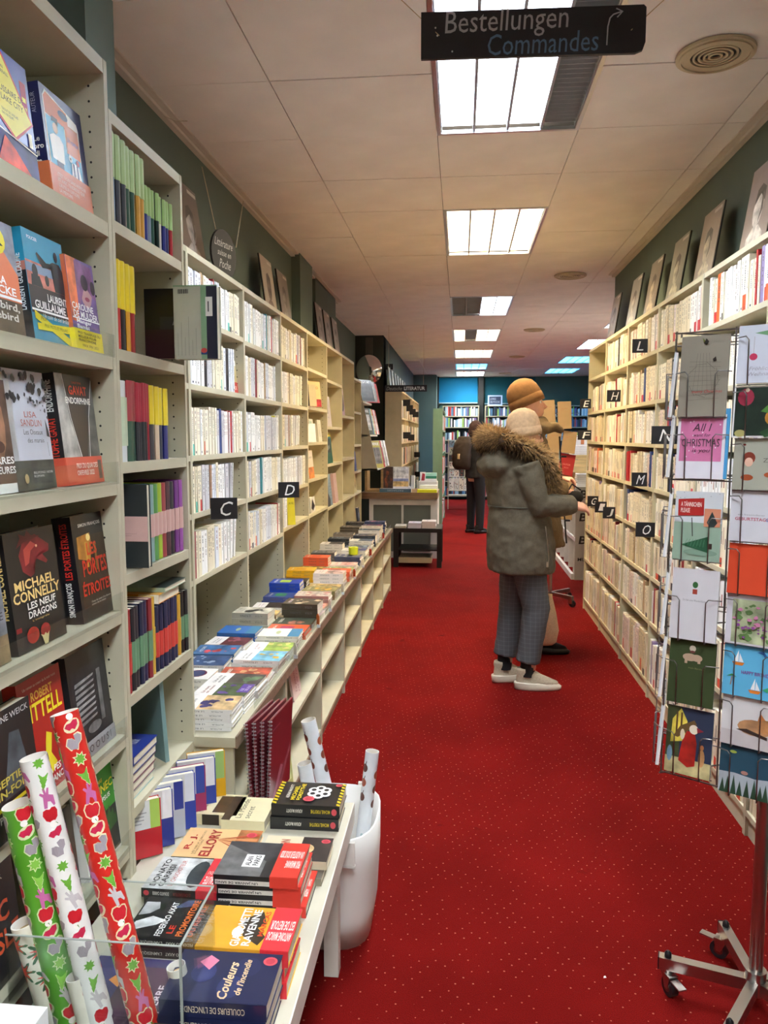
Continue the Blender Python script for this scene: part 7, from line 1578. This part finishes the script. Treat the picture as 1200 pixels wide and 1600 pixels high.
m = MB(); m.tube([(.02, -.09, .9), (.06, -.09, .52), (.06, -.09, .06)], [.1, .085, .08], 'fabric', (0, 0, 0), 14); m.tube([(0, .09, .9), (-.01, .09, .52), (-.03, .09, .06)], [.1, .085, .08], 'fabric', (0, 0, 0), 14)
fused(m, 'trousers', p2, .011, hx('26282c'), 'fabric', 2, .01)
shoe(p2, .09, -.09, .0, hx('16161a'), hx('101012'), 1.1); shoe(p2, -.02, .09, .1, hx('16161a'), hx('101012'), 1.1)
beanie(p2, (-.012, 0, 1.752), 1.08, hx('80582e'), Matrix.Rotation(-.42, 4, 'Y'))
# his tote bag
tb = tag(empty('tote_bag', (.555, 5.16, 0)), 'cream cotton tote bag with a blue print, held low between the two shoppers', 'bag')
m = MB(); rg = []
for (z, rx, ry, dx) in ((.10, .075, .03, .0), (.12, .10, .05, 0), (.2, .11, .055, .005), (.32, .095, .045, 0), (.42, .08, .02, -.01), (.45, .075, .01, -.01)): rg.append((dx, 0, z, rx, ry))
m.loft(rg, 'fabric', hx('d8c0a0'), 20); m.build('bag_body', tb)
m = MB()
for dy in (-.02, .02): m.tube([(-.05, dy, .44), (-.04, dy * .6, .7), (-.02, 0, .95), (.0, dy * .6, .7), (.03, dy, .44)], .006, 'fabric', hx('d0b898'), 6)
m.build('strap', tb); MB().box((-.06, -.0585, .36), (.03, -.04, .40), 'ink', hx('34406c')).build('bag_print', tb)
hb = tag(empty('shoulder_bag', (.79 - .02, 5.28, 1.06)), 'small black bag held in front of the taller person', 'bag')
m = MB(); m.ball((0, 0, .03), (.06, .04, .045), 'fabric', hx('1a1612'), 14, 10); m.build('bag_body', hb); MB().tube([(-.05, 0, .06), (-.02, 0, .12), (.04, 0, .08)], .006, 'fabric', hx('14110f'), 6).build('strap', hb)

# --- distant person with a backpack
p3 = tag(empty('person', (.235, 12.0, 0), math.radians(35)), 'distant person in black with a dark backpack, seen from behind', 'person')
R3 = ((-.02, -.18, 1.38), (.04, -.22, 1.12), (.2, -.14, 1.1)); L3 = ((-.02, .18, 1.38), (.04, .22, 1.12), (.2, .14, 1.1))
body(p3, 1.01, [(.03, -.09, .49), (.02, -.09, .1)], [(-.01, .09, .49), (-.02, .09, .1)], R3, L3, (.02, 0, 1.60), .98, tilt=.3, skin='c89880', voxel=.01)
m = MB(); m.loft([(0, 0, .86, .15, .19), (0, 0, 1.1, .14, .19), (-.01, 0, 1.35, .14, .21), (-.01, 0, 1.44, .09, .14), (0, 0, 1.48, .07, .08)], 'fabric', (0, 0, 0))
for S_, E_, W_2 in (R3, L3): m.tube([S_, E_, W_2], [.08, .07, .05], 'fabric', (0, 0, 0), 12)
fused(m, 'jacket', p3, .013, hx('1c1a1a'), 'fabric', 2, .015)
m = MB(); m.tube([(0, -.09, .9), (.03, -.09, .49), (.02, -.09, .06)], [.1, .075, .06], 'fabric', (0, 0, 0), 12); m.tube([(0, .09, .9), (-.01, .09, .49), (-.02, .09, .06)], [.1, .075, .06], 'fabric', (0, 0, 0), 12)
fused(m, 'trousers', p3, .013, hx('14161c'), 'fabric', 2)
m = MB(); m.ball((-.01, 0, 1.63), (.115, .095, .12), 'fabric', (0, 0, 0), 14, 10); m.ball((-.05, 0, 1.56), (.08, .08, .1), 'fabric', (0, 0, 0), 12, 8); fused(m, 'hair', p3, .012, hx('3a2420'), 'fur', 1, .02, .03)
shoe(p3, .0, -.09, 0, hx('101010'), hx('181818')); shoe(p3, -.04, .09, 0, hx('101010'), hx('181818'))
bp = tag(empty('backpack', (.235, 12.0, 0), math.radians(35)), 'dark brown backpack with a small pale tag worn by the distant person', 'bag')
m = MB(); m.loft([(-.26, 0, 1.0, .09, .14), (-.27, 0, 1.05, .12, .17), (-.27, 0, 1.2, .13, .18), (-.25, 0, 1.4, .11, .17), (-.22, 0, 1.5, .07, .12)], 'fabric', (0, 0, 0)); fused(m, 'bag_body', bp, .013, hx('2c2018'), 'fabric', 2, .02)
for sg in (-1, 1): MB().tube([(-.16, sg * .09, 1.45), (.0, sg * .12, 1.47), (.14, sg * .12, 1.36), (.14, sg * .14, 1.15), (-.1, sg * .17, 1.02)], .014, 'fabric', hx('1c1612'), 6).build('strap', bp)
MB().box((-.39, -.10, 1.16), (-.37, -.06, 1.24), 'paper', hx('c8b48c')).build('luggage_tag', bp)

# small litter on the carpet
sc_ = MB().prism([(0, 0), (.008, .002), (.006, .009), (.001, .006)], 0, .001, 'paper', hx('e8e0d8')); o = sc_.build('paper_scrap'); o.location = (.41, 2.05, .0005); tag(o, 'tiny white paper scrap on the red carpet near the card spinner', 'litter')
